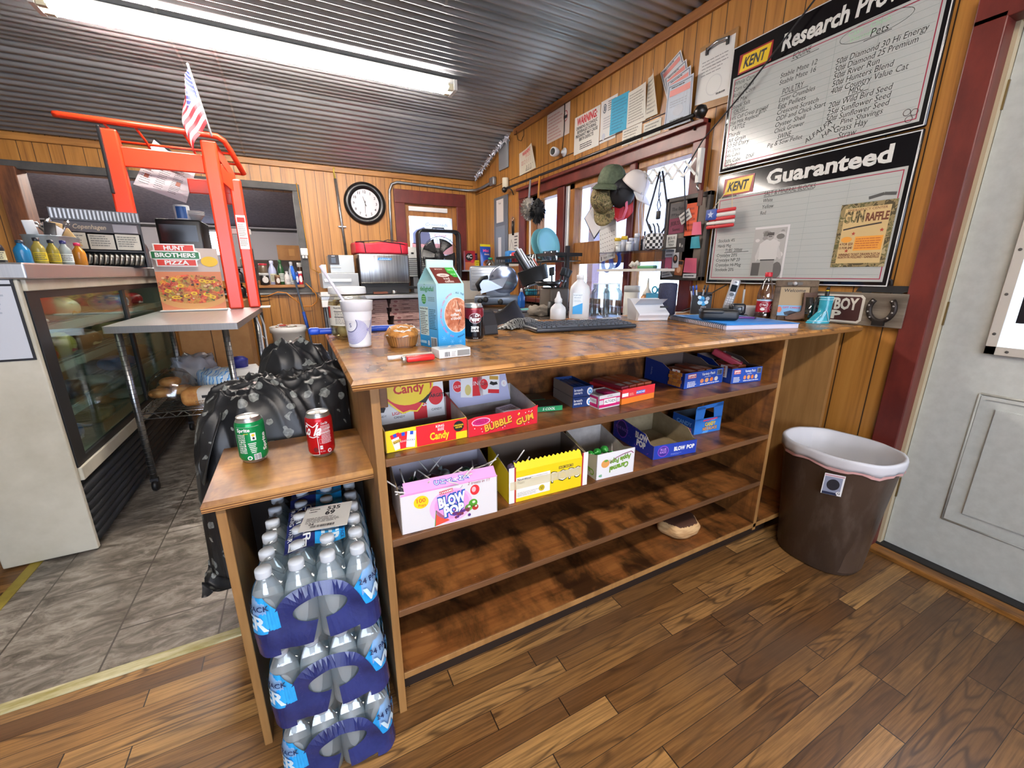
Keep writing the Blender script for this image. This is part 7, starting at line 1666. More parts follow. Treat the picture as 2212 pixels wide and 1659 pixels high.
# grey breaker panel, clip, hook etc on the right wall
t = thing('breaker_panel','tall grey metal breaker panel with paper labels on the window wall near the corner','panel',(2.155,4.45,1.64))
b = wb(t); b.box(2.142,2.157,4.28,4.62,1.262,2.03,C('6f767e',.45,.4)); b.box(2.137,2.142,4.33,4.56,1.33,1.72,C('868d95',.45,.4)); b.build('cover',t,bevel=.004)
b = wb(t); S = LEFTF(2.1418,0,0); b.rect(S,-4.55,-4.37,1.76,2.0,C('dad2cc',.5),.001); b.text(S,'Panel',-4.46,1.95,.02,INK,.0014); S = LEFTF(2.1368,0,0); b.rect(S,-4.50,-4.42,1.37,1.60,C('d8d8dc',.5),.001); b.build('paper_label',t)
t = thing('note_clip','printed note hanging from a metal clip on the window wall','note',(2.155,4.14,1.45))
b = wb(t); S = LEFTF(2.154,0,0); b.rect(S,-4.27,-4.03,1.28,1.62,C('d4d0c8',.6),0); b.lines(S,-4.13,-4.05,1.60,1.32,9,C('55524e'),seed=4); b.rect(S,-4.25,-4.16,1.33,1.40,C('3a3836'),.0006); b.line(S,[(-4.25,1.44),(-4.2,1.56),(-4.15,1.46)],.004,C('55524e')); b.build('sheet',t,solid=.001)
b = wb(t); b.tube([(2.148,4.15,1.60),(2.14,4.145,1.68),(2.14,4.14,1.74)],.012,C('2c2a28',.35,.6),8); b.tube([(2.14,4.14 + .02 * math.cos(a),1.76 + .02 * math.sin(a)) for a in [2 * PI * i / 14 for i in range(14)]],.0035,M_CHROME,6,closed=True); b.build('clip',t)
b = MB(); b.lathe([(.03,0),(.034,.005),(.034,.095),(.03,.10),(0,.10)],C('d0c8b0',.5),20); tag(b.build('wall_sensor'),'small cream cylinder sensor on the window wall above the end of the curtain rod','sensor',None,(2.122,4.28,2.085))
# meat slicer
t = thing('meat_slicer','grey metal deli slicer with round blade on the sink counter','slicer',(1.62,3.45,.9115),-25)
SL = C('8f97a4',.3,.6)
b = MB(); b.rbox(-.20,.20,-.13,.13,.02,.10,.02,C('66707e',.35,.4)); b.rbox(-.10,.12,-.06,.10,.08,.20,.03,SL); b.build('base',t)
b = MB(); T = Matrix.Translation((.06,-.07,.235)) @ Matrix.Rotation(math.radians(-82),4,'X') @ Matrix.Identity(4); b.lathe([(0,.016),(.08,.016),(.115,.010),(.128,.0),(.115,-.008),(0,-.01)],C('a8b0c4',.2,.8),40,T=T); b.build('blade',t)
b = MB(); b.rbox(-.24,.03,-.055,-.035,.14,.355,.02,C('b4b8bc',.3,.6)); 
for k in range(7): b.box(-.22,.02,-.058,-.055,.16 + k * .026,.164 + k * .026,C('8a8e92',.4,.5))
b.build('gauge_plate',t)
b = MB(); b.add([(-.14,-.16,.12),(.05,-.13,.17),(.10,-.10,.26),(-.06,-.14,.23),(-.15,-.15,.24)],[(0,1,2,3,4)],SL); b.tube([(-.15,-.17,.15),(-.17,-.185,.20),(-.13,-.18,.25),(-.08,-.17,.26)],.013,BLK,8); b.build('carriage',t,solid=.01)
for x,z in ((-.15,.06),(.03,.05),(-.10,.07)): b = MB(); b.lathe([(0,0),(.024,0),(.024,.03),(.018,.035),(0,.035)],BLK,16,T=Matrix.Translation((x,-.13,z)) @ Matrix.Rotation(PI / 2,4,'X')); b.build('knob',t)

# ================= window wall: rod, caps, racks, shelf =================
t = thing('curtain_rod','black curtain rod with ball ends over the window','rod',(2.08,3.0,2.055))
b = wb(t); b.cyl((2.08,4.19,2.062),(2.08,1.83,2.05),.011,C('141210',.35),12); b.build('rod',t)
for y,r_,dy in ((4.21,.03,.03),(1.80,.036,-.035)): b = wb(t); b.lathe([(0,-r_),(r_ * .7,-r_ * .7),(r_,0),(r_ * .7,r_ * .7),(0,r_)],C('121110',.3),20,c=(2.08,y + dy * .3,2.055)); b.build('finial',t)
for y in (4.1,1.86): b = wb(t); b.tube([(2.08,y,2.05),(2.11,y,2.03),(2.128,y,1.99)],.006,C('141210',.4),8); b.build('bracket',t)
def fluff(b,c,rx,rz,n,mat,seed,L=.05,wd=.006,droop=.0):
    r = random.Random(seed); c = Vector(c)
    for i in range(n):
        a,e = r.uniform(0,6.283),r.uniform(-1.5,1.3); d = Vector((math.cos(a) * math.cos(e),math.sin(a) * math.cos(e),math.sin(e))); p = c + Vector((d.x * rx * .55,d.y * rx * .55,d.z * rz * .6)); q = c + Vector((d.x * rx,d.y * rx,d.z * rz - droop * r.random())) * 1.0
        q += Vector((r.uniform(-1,1),r.uniform(-1,1),r.uniform(-1,1))) * L * .25; s_ = (q - p).cross(Vector((r.random(),r.random(),1))).normalized() * wd
        b.add([p - s_,p + s_,(p + q) / 2 + s_ * 1.4,q,(p + q) / 2 - s_ * 1.4],[(0,1,2,3,4)],mat)
for y,hc,hm,lab,z1,sd in ((3.64,C('8a8a8c',.4),C('a49c90',.9),'pale grey fluffy duster hanging from the curtain rod',1.80,1),(3.47,C('b8782a',.4),C('141414',.8),'black feather duster with wooden handle hanging from the curtain rod',1.77,2)):
    t = thing('duster',lab,'duster',(2.05,y,z1))
    b = wb(t); b.cyl((2.066,y,2.045),(2.05,y,z1 + .06),.009,hc,10); b.build('handle',t)
    b = wb(t); b.lathe([(.012,.09),(.05,.04),(.06,-.02),(.03,-.07),(0,-.08)],hm,14,c=(2.05,y,z1)); fluff(b,(2.05,y,z1 - .01),.085 if sd == 1 else .075,.10,320,hm,sd,droop=.03 if sd == 2 else 0); b.build('feathers',t)
# expanding hook rack and what hangs from it
t = thing('hook_rack','white expanding lattice hook rack stretched across the right window unit','rack',(2.085,2.0,1.8))
b = wb(t); HW = C('d2d2cc',.4)
b.box(2.10,2.132,1.775,1.80,1.70,1.88,HW); b.build('wall_bracket',t,bevel=.003)
b = wb(t); NX = 6; Y0,Y1 = 1.79,2.27
zz = lambda y: 1.785 + .02 * (y - Y0)
for k in range(NX):
    a,c = Y0 + (Y1 - Y0) * k / NX,Y0 + (Y1 - Y0) * (k + 1) / NX; sw = .06 - .05 * 0
    for s_,x in ((1,2.088),(-1,2.082)):
        p,q = Vector((x,a,zz(a) - s_ * .042)),Vector((x,c,zz(c) + s_ * .042)); d = (q - p).normalized(); n_ = Vector((0,-d.z,d.y)) * .0065
        b.add([p - n_,p + n_,q + n_,q - n_,*(v + Vector((-.003,0,0)) for v in (p - n_,p + n_,q + n_,q - n_))],[(0,1,2,3),(4,7,6,5),(0,4,5,1),(1,5,6,2),(2,6,7,3),(3,7,4,0)],HW)
    b.cyl((2.07,(a + c) / 2,zz(a)),(2.09,(a + c) / 2,zz(a)),.004,HW,8); b.cyl((2.065,c,zz(c) - .042),(2.09,c,zz(c) - .042),.004,HW,8)
b.build('lattice',t)
def cord(name,label,pts,r_,col): b = MB(); b.tube(pts,r_,C(col,.5),6); return tag(b.build(name),label,'cord')
cord('charger_cord','black looped power cord hanging from the lattice rack',[(2.06,2.03,1.80),(2.05,2.06,1.66),(2.04,2.09,1.53),(2.04,2.04,1.45),(2.03,1.99,1.385),(2.04,1.93,1.47),(2.05,1.94,1.60),(2.05,1.97,1.70),(2.06,2.01,1.80)],.006,'141416')
cord('white_lead','thin white lead hanging down beside the black cord',[(2.062,2.13,1.80),(2.05,2.15,1.62),(2.05,2.13,1.48),(2.02,2.10,1.38)],.003,'c8c8d0')
cord('white_lead','thin white lead hanging from the lattice rack, left of the other leads',[(2.062,2.16,1.80),(2.05,2.18,1.60),(2.05,2.16,1.46),(2.0,2.14,1.40)],.003,'b8bac8')
t = thing('whistle','black whistle on a cord hanging in front of the right window','whistle',(2.045,2.0,1.56))
b = wb(t); b.tube([(2.06,2.02,1.78),(2.045,2.01,1.66),(2.045,1.985,1.60),(2.045,2.0,1.575),(2.045,2.015,1.61),(2.05,2.0,1.68)],.003,BLK,6); b.build('lanyard',t); b = wb(t); b.rbox(2.036,2.054,1.985,2.012,1.525,1.575,.006,BLK); b.build('body',t)
t = thing('clip_strap','metal clip on a brown strap hanging below the lattice rack bracket','clip',(2.11,1.765,1.66))
b = wb(t); b.tube([(2.11,1.785,1.70),(2.10,1.775,1.68),(2.10,1.765,1.655)],.007,M_CHROME,8); b.build('clip',t); b = wb(t); b.box(2.10,2.106,1.735,1.765,1.575,1.655,C('4a241c',.6)); b.build('strap',t)
def cap(loc,rot,mat,label,billm=None,s=1.0):
    t = thing('cap',label,'cap',loc,rot,'caps hanging on the lattice rack')
    b = MB(); b.grid(lambda u,v: (.088 * s * math.cos(6.283 * u) * math.cos(v * PI / 2) ** .75,.098 * s * math.sin(6.283 * u) * math.cos(v * PI / 2) ** .75,.105 * s * math.sin(v * PI / 2) * (1 + .03 * math.sin(u * 25))),32,10,mat); b.lathe([(.008,.104),(.006,.110),(0,.111)],mat,10); b.build('crown',t,solid=.003)
    b = MB(); b.grid(lambda u,v: ((.088 + .01 * v) * s * math.sin((u - .5) * 2.3) * (1 - .08 * v),-(.092 + .085 * v) * s * math.cos((u - .5) * 2.0) ** .7,.004 - .022 * v - .03 * (u - .5) ** 2),16,6,billm or mat); b.build('bill',t,solid=.004)
    return t
M_OLIVE = mat_noise('olive_twill','4a5440','5e6a52',60,.8); n = NT('camouflage_print'); g = n.noise(n.map(),26,3,.6,.8); M_CAMO = n.done(n.ramp(g,[(.34,'4a4128'),(.44,'8a7a52'),(.54,'5c5a34'),(.62,'a89872')],'CONSTANT'),.8)
cap((2.0,2.40,1.795),(14,8,-62),M_OLIVE,'olive green cap on top of the hanging pile of caps',s=1.06)
cap((1.975,2.435,1.70),(82,0,-70),M_CAMO,'camouflage cap hanging under the olive cap')
cap((2.04,2.33,1.72),(80,0,-60),C('17161a',.7),'black and red cap hanging behind the camouflage cap',C('b8202c',.5),.95)
cap((2.06,2.25,1.75),(40,0,20),C('d8d0ca',.7),'cream cap with its bill sticking out to the right of the pile',C('ded8d0',.6),.95)
b = MB(); PKM = C('d86a84',.5)
b.tube([(2.02,2.30,1.76),(2.02,2.27,1.70),(2.02,2.26,1.62),(2.02,2.29,1.56),(2.02,2.34,1.55),(2.02,2.37,1.59),(2.02,2.35,1.66),(2.02,2.31,1.74)],.009,PKM,8); b.add([(2.02,2.28,1.63),(2.02,2.30,1.57),(2.02,2.34,1.56),(2.02,2.36,1.60),(2.02,2.33,1.66)],[(0,1,2,3,4)],C('c8405a',.6)); tag(b.build('pink_strap'),'pink looped strap with mesh hanging below the caps','strap')
# diamond-hung clipboard and calendar
t = thing('hanging_clipboard','white sheet on a dark clipboard hanging cornerwise below the caps','clipboard',(2.05,2.615,1.60),(0,0,0))
b = MB(); S = LEFTF(0,0,0).at(0,0,40); b.prism([(-.105,-.105),(.105,-.105),(.105,.105),(-.105,.105)],S,-.004,0,C('1e2434',.4)); b.rect(S,-.097,.1,-.097,.1,C('d4d4d8',.6),.001); b.lines(S,-.03,.085,.085,.02,7,C('8a8a94'),seed=4,lift=.0015,h=.003); b.build('board',t)
t = thing('wall_calendar','white paper calendar hanging in front of the middle window','calendar',(2.04,2.46,1.43),(0,0,-6))
b = MB(); S = LEFTF(0,0,0).at(0,0,8); b.rect(S,-.10,.11,-.09,.13,C('cfcfce',.7),0); b.rect(S,-.09,.10,.09,.12,C('b4b4b4',.7),.0008)
for i in range(7):
    for j in range(5): b.rect(S,-.088 + i * .028,-.08 + i * .028,-.07 + j * .03,-.065 + j * .03,C('5a5a60'),.001)
b.rect(S,-.105,.09,-.135,-.092,C('d2d0c4',.6),.0005); b.rect(S,-.085,-.075,-.128,-.10,INK,.001); b.text(S,'Farm Credit',.01,-.12,.016,INK,.001,w=.12); b.build('pages',t,solid=.001)
# clear shelf with bits and pieces
t = thing('clear_shelf','clear plastic two-tier shelf across the right window full of small bottles','shelf',(2.0,2.13,1.22))
b = wb(t); b.box(1.92,2.08,1.88,2.40,1.335,1.341,mat_glass('clear_acrylic','dfe4f4',.2,.05)); b.build('upper_shelf',t)
b = wb(t); b.box(1.92,2.08,1.86,2.41,1.215,1.23,C('d4d0c4',.45)); b.build('lower_shelf',t)
b = wb(t); b.add([(1.92,2.40,1.23),(2.08,2.40,1.23),(2.08,2.40,1.335),(1.92,2.40,1.335)],[(0,1,2,3)],mat_glass('clear_acrylic_side','dfe4f4',.15,.05)); b.add([(1.92,1.88,1.23),(2.08,1.88,1.23),(2.08,1.88,1.335),(1.92,1.88,1.335)],[(0,1,2,3)],mat_glass('clear_acrylic_end','dfe4f4',.15,.05)); b.build('side_panel',t)
def pill(x,y,h,r_,c,cc,label):
    t = thing('pill_bottle',label,'bottle',(x,y,1.342),0,'small bottles on the clear shelf'); b = MB(); b.lathe([(r_,0),(r_,h * .75)],C(c,.3),16); b.build('body',t); b = MB(); b.lathe([(r_ * 1.05,h * .75),(r_ * 1.05,h * .98),(0,h)],C(cc,.4),16); b.build('cap',t)
for x,y,h,r_,c,cc,w_ in ((1.99,2.29,.095,.022,'c8c4b8','d8b42a','white bottle with yellow cap, the left one of two'),(1.98,2.215,.10,.02,'b8bcc8','d8b42a','grey bottle with yellow cap, the right one of two'),(2.0,2.17,.085,.017,'a8acb8','c8ccd8','small grey bottle right of the yellow-capped ones'),(2.0,2.12,.11,.016,'9aa0b0','d8dae0','slim grey bottle among the chargers'),(1.96,2.15,.06,.016,'d8d8d4','e8e8e6','short white bottle at the shelf edge'),(2.01,2.055,.075,.016,'2a2c34','3a3c44','short dark bottle beside the black adapter'),(1.985,2.02,.09,.018,'c4c8d4','8a90a4','pale bottle beside the checked pouch'),(1.97,2.255,.05,.019,'d4d4d0','dcdcd8','short white tub between the yellow caps')): pill(x,y,h,r_,c,cc,w_ + ' on the clear shelf')
for i,(y,h,c) in enumerate(((2.09,.12,'17171b'),(2.03,.12,'16161a'),(2.06,.09,'d4d4d8'))): tag(MB().rbox(-.016,.016,-.016,.016,0,h * .6,.004,C(c,.4),2).cyl((0,0,h * .6),(0,0,h),.005,C(c,.4),8).build('power_adapter'),['black power adapter, the left one on the clear shelf','black power adapter, the right one on the clear shelf','white power adapter between two black ones on the clear shelf'][i],'adapter','adapters on the clear shelf',(2.035,y,1.342))
n = NT('black_white_check'); ck = n.n.new('ShaderNodeTexChecker'); n.set(ck,'Vector',n._co); n.set(ck,'Scale',55.0); n.set(ck,'Color1',hexc('d4d4d2')); n.set(ck,'Color2',hexc('17171a'))
t = thing('checked_pouch','black and white checked pouch on the clear shelf','pouch',(1.97,1.94,1.342),-70)
b = MB(); b.rbox(-.052,.052,-.022,.022,0,.095,.014,n.done(ck.outputs[0],.7)); b.build('pouch_body',t)
b = MB(); 
for x in (-.02,.005,.03): b.tube([(x,0,.08),(x - .01,0,.13),(x - .022,0,.15)],.004,BLK,6)
b.build('tool_handle',t)
tag(MB().tube([(-.03,0,0),(-.015,0,.02),(0,0,.008),(.015,0,.024),(.03,0,.006)],.014,C('cfcabc',.7),8).build('cloth_bow'),'cream bundled cloth on the lower tier of the clear shelf','cloth',None,(1.96,2.08,1.247),-70)
tag(MB().rbox(-.06,.06,-.02,.02,0,.018,.005,C('5a9a6a',.5),2).build('green_sponge'),'green sponge at the right end of the lower tier of the clear shelf','sponge',None,(1.96,1.97,1.231),-80)
for i,(y,z) in enumerate(((2.47,1.27),(2.44,1.30))): tag(MB().tube([(.0,.05 * math.cos(a),.05 * math.sin(a)) for a in [2 * PI * k / 24 for k in range(24)]],.013,C('2250b0',.4),8,closed=True).build('blue_tape'),['roll of blue tape hanging left of the clear shelf, lower one','roll of blue tape hanging left of the clear shelf, upper one'][i],'tape','blue tape rolls',(2.06 + .045 * i,y,z))

# on the sink counter below the windows
ZK = .9115
t = thing('canister','white ribbed canister on the sink counter under the clear shelf','canister',(2.02,2.15,ZK)); b = MB(); b.lathe([(.05,0),(.052,.005),(.052,.17)],C('c8c8c0',.5),24); b.build('body',t); b = MB(); b.lathe([(.053,.17),(.053,.205),(.05,.21),(0,.21)],C('b8b8b4',.4),24); b.build('lid',t)
t = thing('squeeze_dispenser','amber squeeze bottle with pointed white top on the sink counter','bottle',(2.02,2.01,ZK)); b = MB(); b.lathe([(.038,0),(.04,.005),(.04,.14),(.03,.155)],C('b8804a',.4),22); b.build('body',t); b = MB(); b.lathe([(.03,.155),(.028,.17),(.010,.20),(.004,.26),(0,.262)],C('d0cabc',.4),18); b.build('nozzle',t)
b = MB(); b.tube([(.0,.02 * math.cos(a),.02 * math.sin(a)) for a in [2 * PI * k / 16 for k in range(16)]],.005,C('1f8aa8',.4),6,closed=True); b.tube([(.0,.05 + .02 * math.cos(a),.02 * math.sin(a)) for a in [2 * PI * k / 16 for k in range(16)]],.005,C('1f8aa8',.4),6,closed=True); b.box(-.004,.004,-.005,.06,-.16,-.02,C('9a9ea4',.3,.8)); b.box(-.03,.03,-.03,.09,-.19,-.02,C('3a90b8',.5)); tag(b.build('scissors'),'teal-handled scissors in a blue cup on the sink counter','scissors',None,(2.0,1.88,ZK + .19))
t = thing('utensil_bin','brown plastic bin with black utensils on the sink counter','bin',(1.70,2.62,ZK)); b = MB(); b.rbox(-.085,.085,-.08,.08,0,.19,.02,C('4e453c',.5)); b.rbox(-.078,.078,-.073,.073,.188,.1905,.001,C('1a1816',.7),1); b.build('bin_body',t)
for i,(dx,dy,r1,r2) in enumerate(((.03,.02,10,14),(.05,-.02,-8,20),(.06,.03,5,28),(-.02,.0,12,-10))):
    t2 = thing('utensil','black kitchen utensil standing in the brown bin, %s' % ['upright','leaning toward the window','leaning furthest right','leaning left'][i],'utensil',(1.70 + dx,2.62 + dy,ZK + .15),(r1,r2,0),'utensils in the brown bin'); b = MB(); b.cyl((0,0,0),(0,0,.13),.007,BLK,8); b.build('handle',t2); b = MB(); b.rbox(-.022,.022,-.006,.006,.13,.19,.005,BLK,2); b.build('head',t2)
t = thing('frying_pan','small black frying pan balanced on the brown utensil bin','pan',(1.63,2.60,1.115),20); b = MB(); b.lathe([(0,.0),(.075,0),(.095,.03),(.092,.03),(.073,.005),(0,.005)],C('1c1c1e',.3),28); b.build('pan_body',t); b = MB(); b.tube([(.09,0,.025),(.14,0,.035),(.22,0,.03)],.008,C('2a2a2c',.3),8); b.build('handle',t)
t = thing('dish_soap','blue bottle of dish soap beside the faucet','bottle',(1.76,3.24,ZK)); b = MB(); loft(b,[[(x,y,z) for x,y,z in oval(rx,ry,z,24)] for rx,ry,z in ((.03,.02,0),(.033,.022,.01),(.033,.022,.09),(.02,.015,.12),(.011,.011,.135))],C('2f7ad8',.2,trans=.3)); b.build('body',t); b = MB(); b.lathe([(.012,.134),(.012,.15),(.006,.165),(0,.166)],WHT,14); b.build('cap',t)
t = thing('wire_caddy','small black wire caddy with teal sponge by the sink','caddy',(1.88,3.28,ZK))
b = MB(); 
for z in (.10,.14,.20): b.tube([(-.08,-.05,z),(.08,-.05,z),(.08,.05,z),(-.08,.05,z)],.004,BLK,6,closed=True)
for k in range(9): b.cyl((-.08 + .02 * k,-.05,0 if k in (0,8) else .10),(-.08 + .02 * k,-.05,.20),.0025,BLK,5); b.cyl((-.08 + .02 * k,.05,0 if k in (0,8) else .10),(-.08 + .02 * k,.05,.20),.0025,BLK,5); b.cyl((-.08 + .02 * k,-.05,.1),(-.08 + .02 * k,.05,.1),.0025,BLK,5)
b.build('wire_frame',t); tag(MB().rbox(-.05,.05,-.03,.03,0,.05,.01,C('3aa8b8',.7),2).build('sponge'),'teal sponge in the black wire caddy','sponge',None,(1.88,3.28,ZK + .1035))
soft('dish_cloth','crumpled grey dish cloth near the front of the sink counter','cloth',(1.56,2.56,ZK),20,.09,.07,.06,C('8a8074',.8),seed=5,wob=.16)
b = MB(); b.rbox(-.15,.15,-.10,.10,0,.012,.004,C('6a7078',.4),2); b.box(-.06,.12,-.07,.03,.0122,.014,C('5aa89a',.5)); tag(b.build('drain_tray'),'flat grey tray with a green leaflet on the sink counter','tray',None,(1.58,2.92,ZK),10)
tag(MB().lathe([(.03,0),(.03,.10),(.026,.10),(.026,.01)],BLK,18,cap1=False).build('black_cup'),'small black cup beside the brown utensil bin','cup',None,(1.58,2.46,ZK))
# over-sink dish rack
t = thing('dish_rack','black over-sink dish rack on posts in front of the window','rack',(1.92,3.3,ZK))
BKR = C('141416',.4)
for y in (2.80,3.86):
    x = 1.93; b = wb(t); b.box(x - .014,x + .014,y - .014,y + .014,ZK,1.41,BKR); b.box(x - .06,x + .06,y - .03,y + .03,ZK,ZK + .01,BKR); b.build('post',t)
b = wb(t)
for x in (1.82,2.06): b.box(x - .008,x + .008,2.79,3.87,1.335,1.36,BKR)
for y in (2.8,3.86): b.box(1.82,2.06,y - .008,y + .008,1.335,1.36,BKR)
for k in range(22): b.cyl((1.82,2.84 + k * .047,1.30),(2.06,2.84 + k * .047,1.30),.003,BKR,5); b.cyl((1.82,2.84 + k * .047,1.30),(1.82,2.84 + k * .047,1.35),.003,BKR,5); b.cyl((2.06,2.84 + k * .047,1.30),(2.06,2.84 + k * .047,1.35),.003,BKR,5)
for x in (1.82,2.06): b.cyl((x,2.8,1.30),(x,3.86,1.30),.004,BKR,6)
b.build('wire_shelf',t)
def plate(y,lab,rr_): 
    o = tag(MB().lathe([(0,.0),(rr_ * .6,.0),(rr_,.018),(rr_,.022),(rr_ * .6,.005),(0,.005)],C('74b8bc',.4),36).build('plate'),lab,'plate','teal plates in the dish rack',(1.94,y,1.305 + rr_ * .98),(78,0,14)); return o
plate(3.12,'teal plate standing in the black dish rack, the nearer one',.135); plate(3.22,'teal plate standing in the black dish rack, the farther one',.135)
for i,y in enumerate((2.92,3.02)): tag(MB().lathe([(.03,0),(.036,.075),(.034,.075),(.028,.005)],mat_glass('plastic_cup%d' % i,'e4e4e8',.25,.1),20,cap1=False).build('plastic_cup'),['clear plastic cup at the near end of the dish rack','clear plastic cup second from the near end of the dish rack'][i],'cup','cups in the dish rack',(1.88,y,1.304))
tag(MB().rbox(-.05,.05,-.04,.04,0,.11,.015,C('2a78b8',.4)).rbox(-.03,.03,-.042,.042,.03,.08,.005,C('c8d4dc',.5),2).build('blue_container'),'blue container at the far end of the dish rack','container',None,(1.9,3.72,1.304))
tag(MB().rbox(-.035,.035,-.03,.03,0,.09,.012,C('c02a34',.4)).build('red_container'),'red container beside the blue one in the dish rack','container',None,(1.88,3.58,1.304))
t = thing('oil_jug','clear jug with green cap on the end of the corner shelf','jug',(2.08,4.60,1.2425)); b = MB(); b.lathe([(.05,0),(.055,.01),(.055,.07),(.03,.105),(.022,.12)],mat_glass('jug_plastic','dce4e0',.2,.1),22); b.build('body',t); b = MB(); b.lathe([(.026,.118),(.026,.14),(0,.142)],C('1f8a5a',.4),18); b.build('cap',t)
# knife basket and tongs hanging off the rack
t = thing('knife_basket','black basket of knives hanging from the front of the dish rack','basket',(1.73,2.98,1.19),(0,-18,-35))
b = MB(); loft(b,[[(x,y,z) for x,y,z in oval(rx,ry,z,32)] for rx,ry,z in ((.11,.06,-.06),(.125,.072,.05),(.128,.075,.055),(.118,.066,.05),(.10,.05,-.05))],C('1a1a1c',.4)); b.add(oval(.1,.05,-.05,32),[tuple(range(32))],BKR); b.tube([(.06,.07,.04),(.10,.11,.12),(.08,.10,.15)],.006,BKR,6); b.build('basket_body',t)
for i,(x,l,m_,w_) in enumerate(((-.06,.19,BLK,.011),(-.035,.21,BLK,.011),(-.01,.24,C('b8bcc4',.3,.6),.012),(.015,.23,C('c8ccd2',.25,.8),.010),(.045,.16,M_CHROME,.006),(.065,.15,M_CHROME,.006),(.08,.14,C('b85a4a',.5),.006))):
    b = MB(); b.rbox(-w_,w_,-.006,.006,-.02,l,.004,m_,2); tag(b.build('knife'),['black-handled knife at the left of the black basket','black-handled knife, second from left in the black basket','grey-handled knife in the middle of the black basket','bright steel-handled knife in the black basket','thin steel whisk handle in the black basket','thin steel fork handle in the black basket','reddish thin handle at the right of the black basket'][i],'knife','knives in the black basket',(1.73 + x * .75,2.98 - x * .5,1.20),(8,-32,-35))
for i,y in enumerate((3.14,3.09)):
    b = MB()
    for s in (-1,1): b.tube([(.0,s * .008,.12),(.0,s * .022,.05),(.0,s * .03,-.04),(.0,s * .022,-.11)],.006,M_CHROME,6)
    tag(b.build('tongs'),['steel tongs hanging from the dish rack, the farther pair','steel tongs hanging from the dish rack, the nearer pair'][i],'tongs','steel tongs',(1.80,y,1.235),20)

# ================= papers and boards on the right wall =================
def sheet(name,label,cat,y0,y1,z0,z1,col,draw=None,x=2.157,deg=0,curl=.0,group=None,parent=None):
    """a sheet of paper on the window wall, y0 = its left edge (larger), y1 = its right edge"""
    w,h = y0 - y1,z1 - z0; cy,cz = (y0 + y1) / 2,(z0 + z1) / 2
    t = thing(name,label,cat,(x,cy,cz),0,group); b = MB(); P = LEFTF(0,0,0).at(0,0,deg)
    class Curl:
        step = max(w / 8,.01) if curl else None; prof = None
        n = P.n
        def __call__(s,px,py,hh=0.0): return P(px,py,hh + curl * max(0,px / w + .5) ** 2 * max(0.0,py / h + .5))
        at = P.at
    S = Curl() if curl else P
    b.flat(S,[(-w / 2,-h / 2),(w / 2,-h / 2),(w / 2,h / 2),(-w / 2,h / 2)],[(0,1,2,3)],C(col,.7),0)
    if draw: draw(b,S,w,h)
    b.build('paper',t,solid=.0006); return t
GREY = C('6a6a6c',.7); RDP = C('c8323a',.6)
def d_lines(seed,n_=9,m=GREY): return lambda b,S,w,h: b.lines(S,-w * .42,w * .42,h * .42,-h * .42,n_,m,seed=seed,lift=.0012)
GP = 'papers tacked above the window'
sheet('notice','small notice headed WARNING in red, curling at its corner, left of the security camera','notice',4.03,3.70,2.165,2.37,'d2cbb8',lambda b,S,w,h: (b.text(S,'WARNING',.01,h * .28,.032,RDP,.0012,.02,w=w * .62),b.text(S,'STATE',.03,h * .13,.022,RDP,.0012,w=w * .35),b.lines(S,-w * .36,w * .3,h * .08,-h * .12,3,C('b8605a'),seed=3),b.lines(S,-w * .1,w * .4,-h * .2,-h * .44,4,INK,seed=4)),deg=2,curl=.05,group=GP)
sheet('notice','pale pink printed notice behind the camera wire','notice',3.51,3.16,2.32,2.55,'d4c6bc',lambda b,S,w,h: (b.lines(S,-w * .45,w * .2,h * .42,-h * .45,8,C('c49a92'),seed=5),b.ell(S,w * .33,h * .12,.03,.04,C('a83a3a'),.0012),b.ell(S,w * .33,h * .12,.024,.034,C('d4c6bc'),.0016),b.rect(S,w * .26,w * .4,h * .04,h * .14,INK,.002)),group=GP)
sheet('warning_sign','white sign with WARNING in red about alcoholic beverages','sign',3.085,2.765,2.135,2.405,'d8d4cc',lambda b,S,w,h: (b.text(S,'WARNING:',0,h * .26,.05,C('c41f2c'),.0012,.035,.12,w=w * .78),*[b.text(S,s,0,h * (.14 - .105 * i),.022,INK,.0012,.012,w=w * k) for i,(s,k) in enumerate((('DRINKING ALCOHOLIC',.82),('BEVERAGES DURING',.74),('PREGNANCY MAY CAUSE',.86),('BIRTH DEFECTS',.56)))],b.lines(S,-w * .25,w * .25,-h * .26,-h * .42,3,INK,seed=6,rag=.1)),group=GP)
sheet('certificate','white certificate with a dark oval seal beside the WARNING sign','certificate',2.757,2.58,2.14,2.415,'d0cecb',lambda b,S,w,h: (b.ell(S,-w * .25,h * .3,.02,.03,C('3a4658'),.0012),b.ell(S,-w * .25,h * .3,.015,.023,C('d0cecb'),.0016),b.rect(S,-w * .28,-w * .2,h * .24,h * .36,C('3a4658'),.002),b.lines(S,-w * .05,w * .45,h * .45,h * .2,5,GREY,seed=7),b.lines(S,-w * .3,w * .4,h * .1,-h * .2,5,C('a8a8ac'),seed=8),b.ell(S,-w * .25,-h * .36,.018,.022,C('b8bcc8'),.0012)),x=2.1575,group=GP)
sheet('blue_paper','bright blue paper tacked above the window','paper',2.64,2.46,2.165,2.392,'35a0c4',d_lines(9,10,C('2a86a8')),x=2.154,deg=-1,group=GP)
sheet('letter','cream typed letter right of the blue paper','letter',2.464,2.285,2.165,2.378,'d2cfc4',d_lines(10,11,C('9a968c')),x=2.152,curl=.02,group=GP)
sheet('letter','folded cream letter curling off the wall beside the typed letter','letter',2.285,2.18,2.17,2.40,'d0ccbe',d_lines(11,9,C('9a968c')),x=2.150,curl=.07,group=GP)
sheet('licence','small cream licence low above the window, the left one of two','licence',2.505,2.318,2.064,2.165,'d6d2c6',d_lines(12,5,C('8a867c')),group=GP)
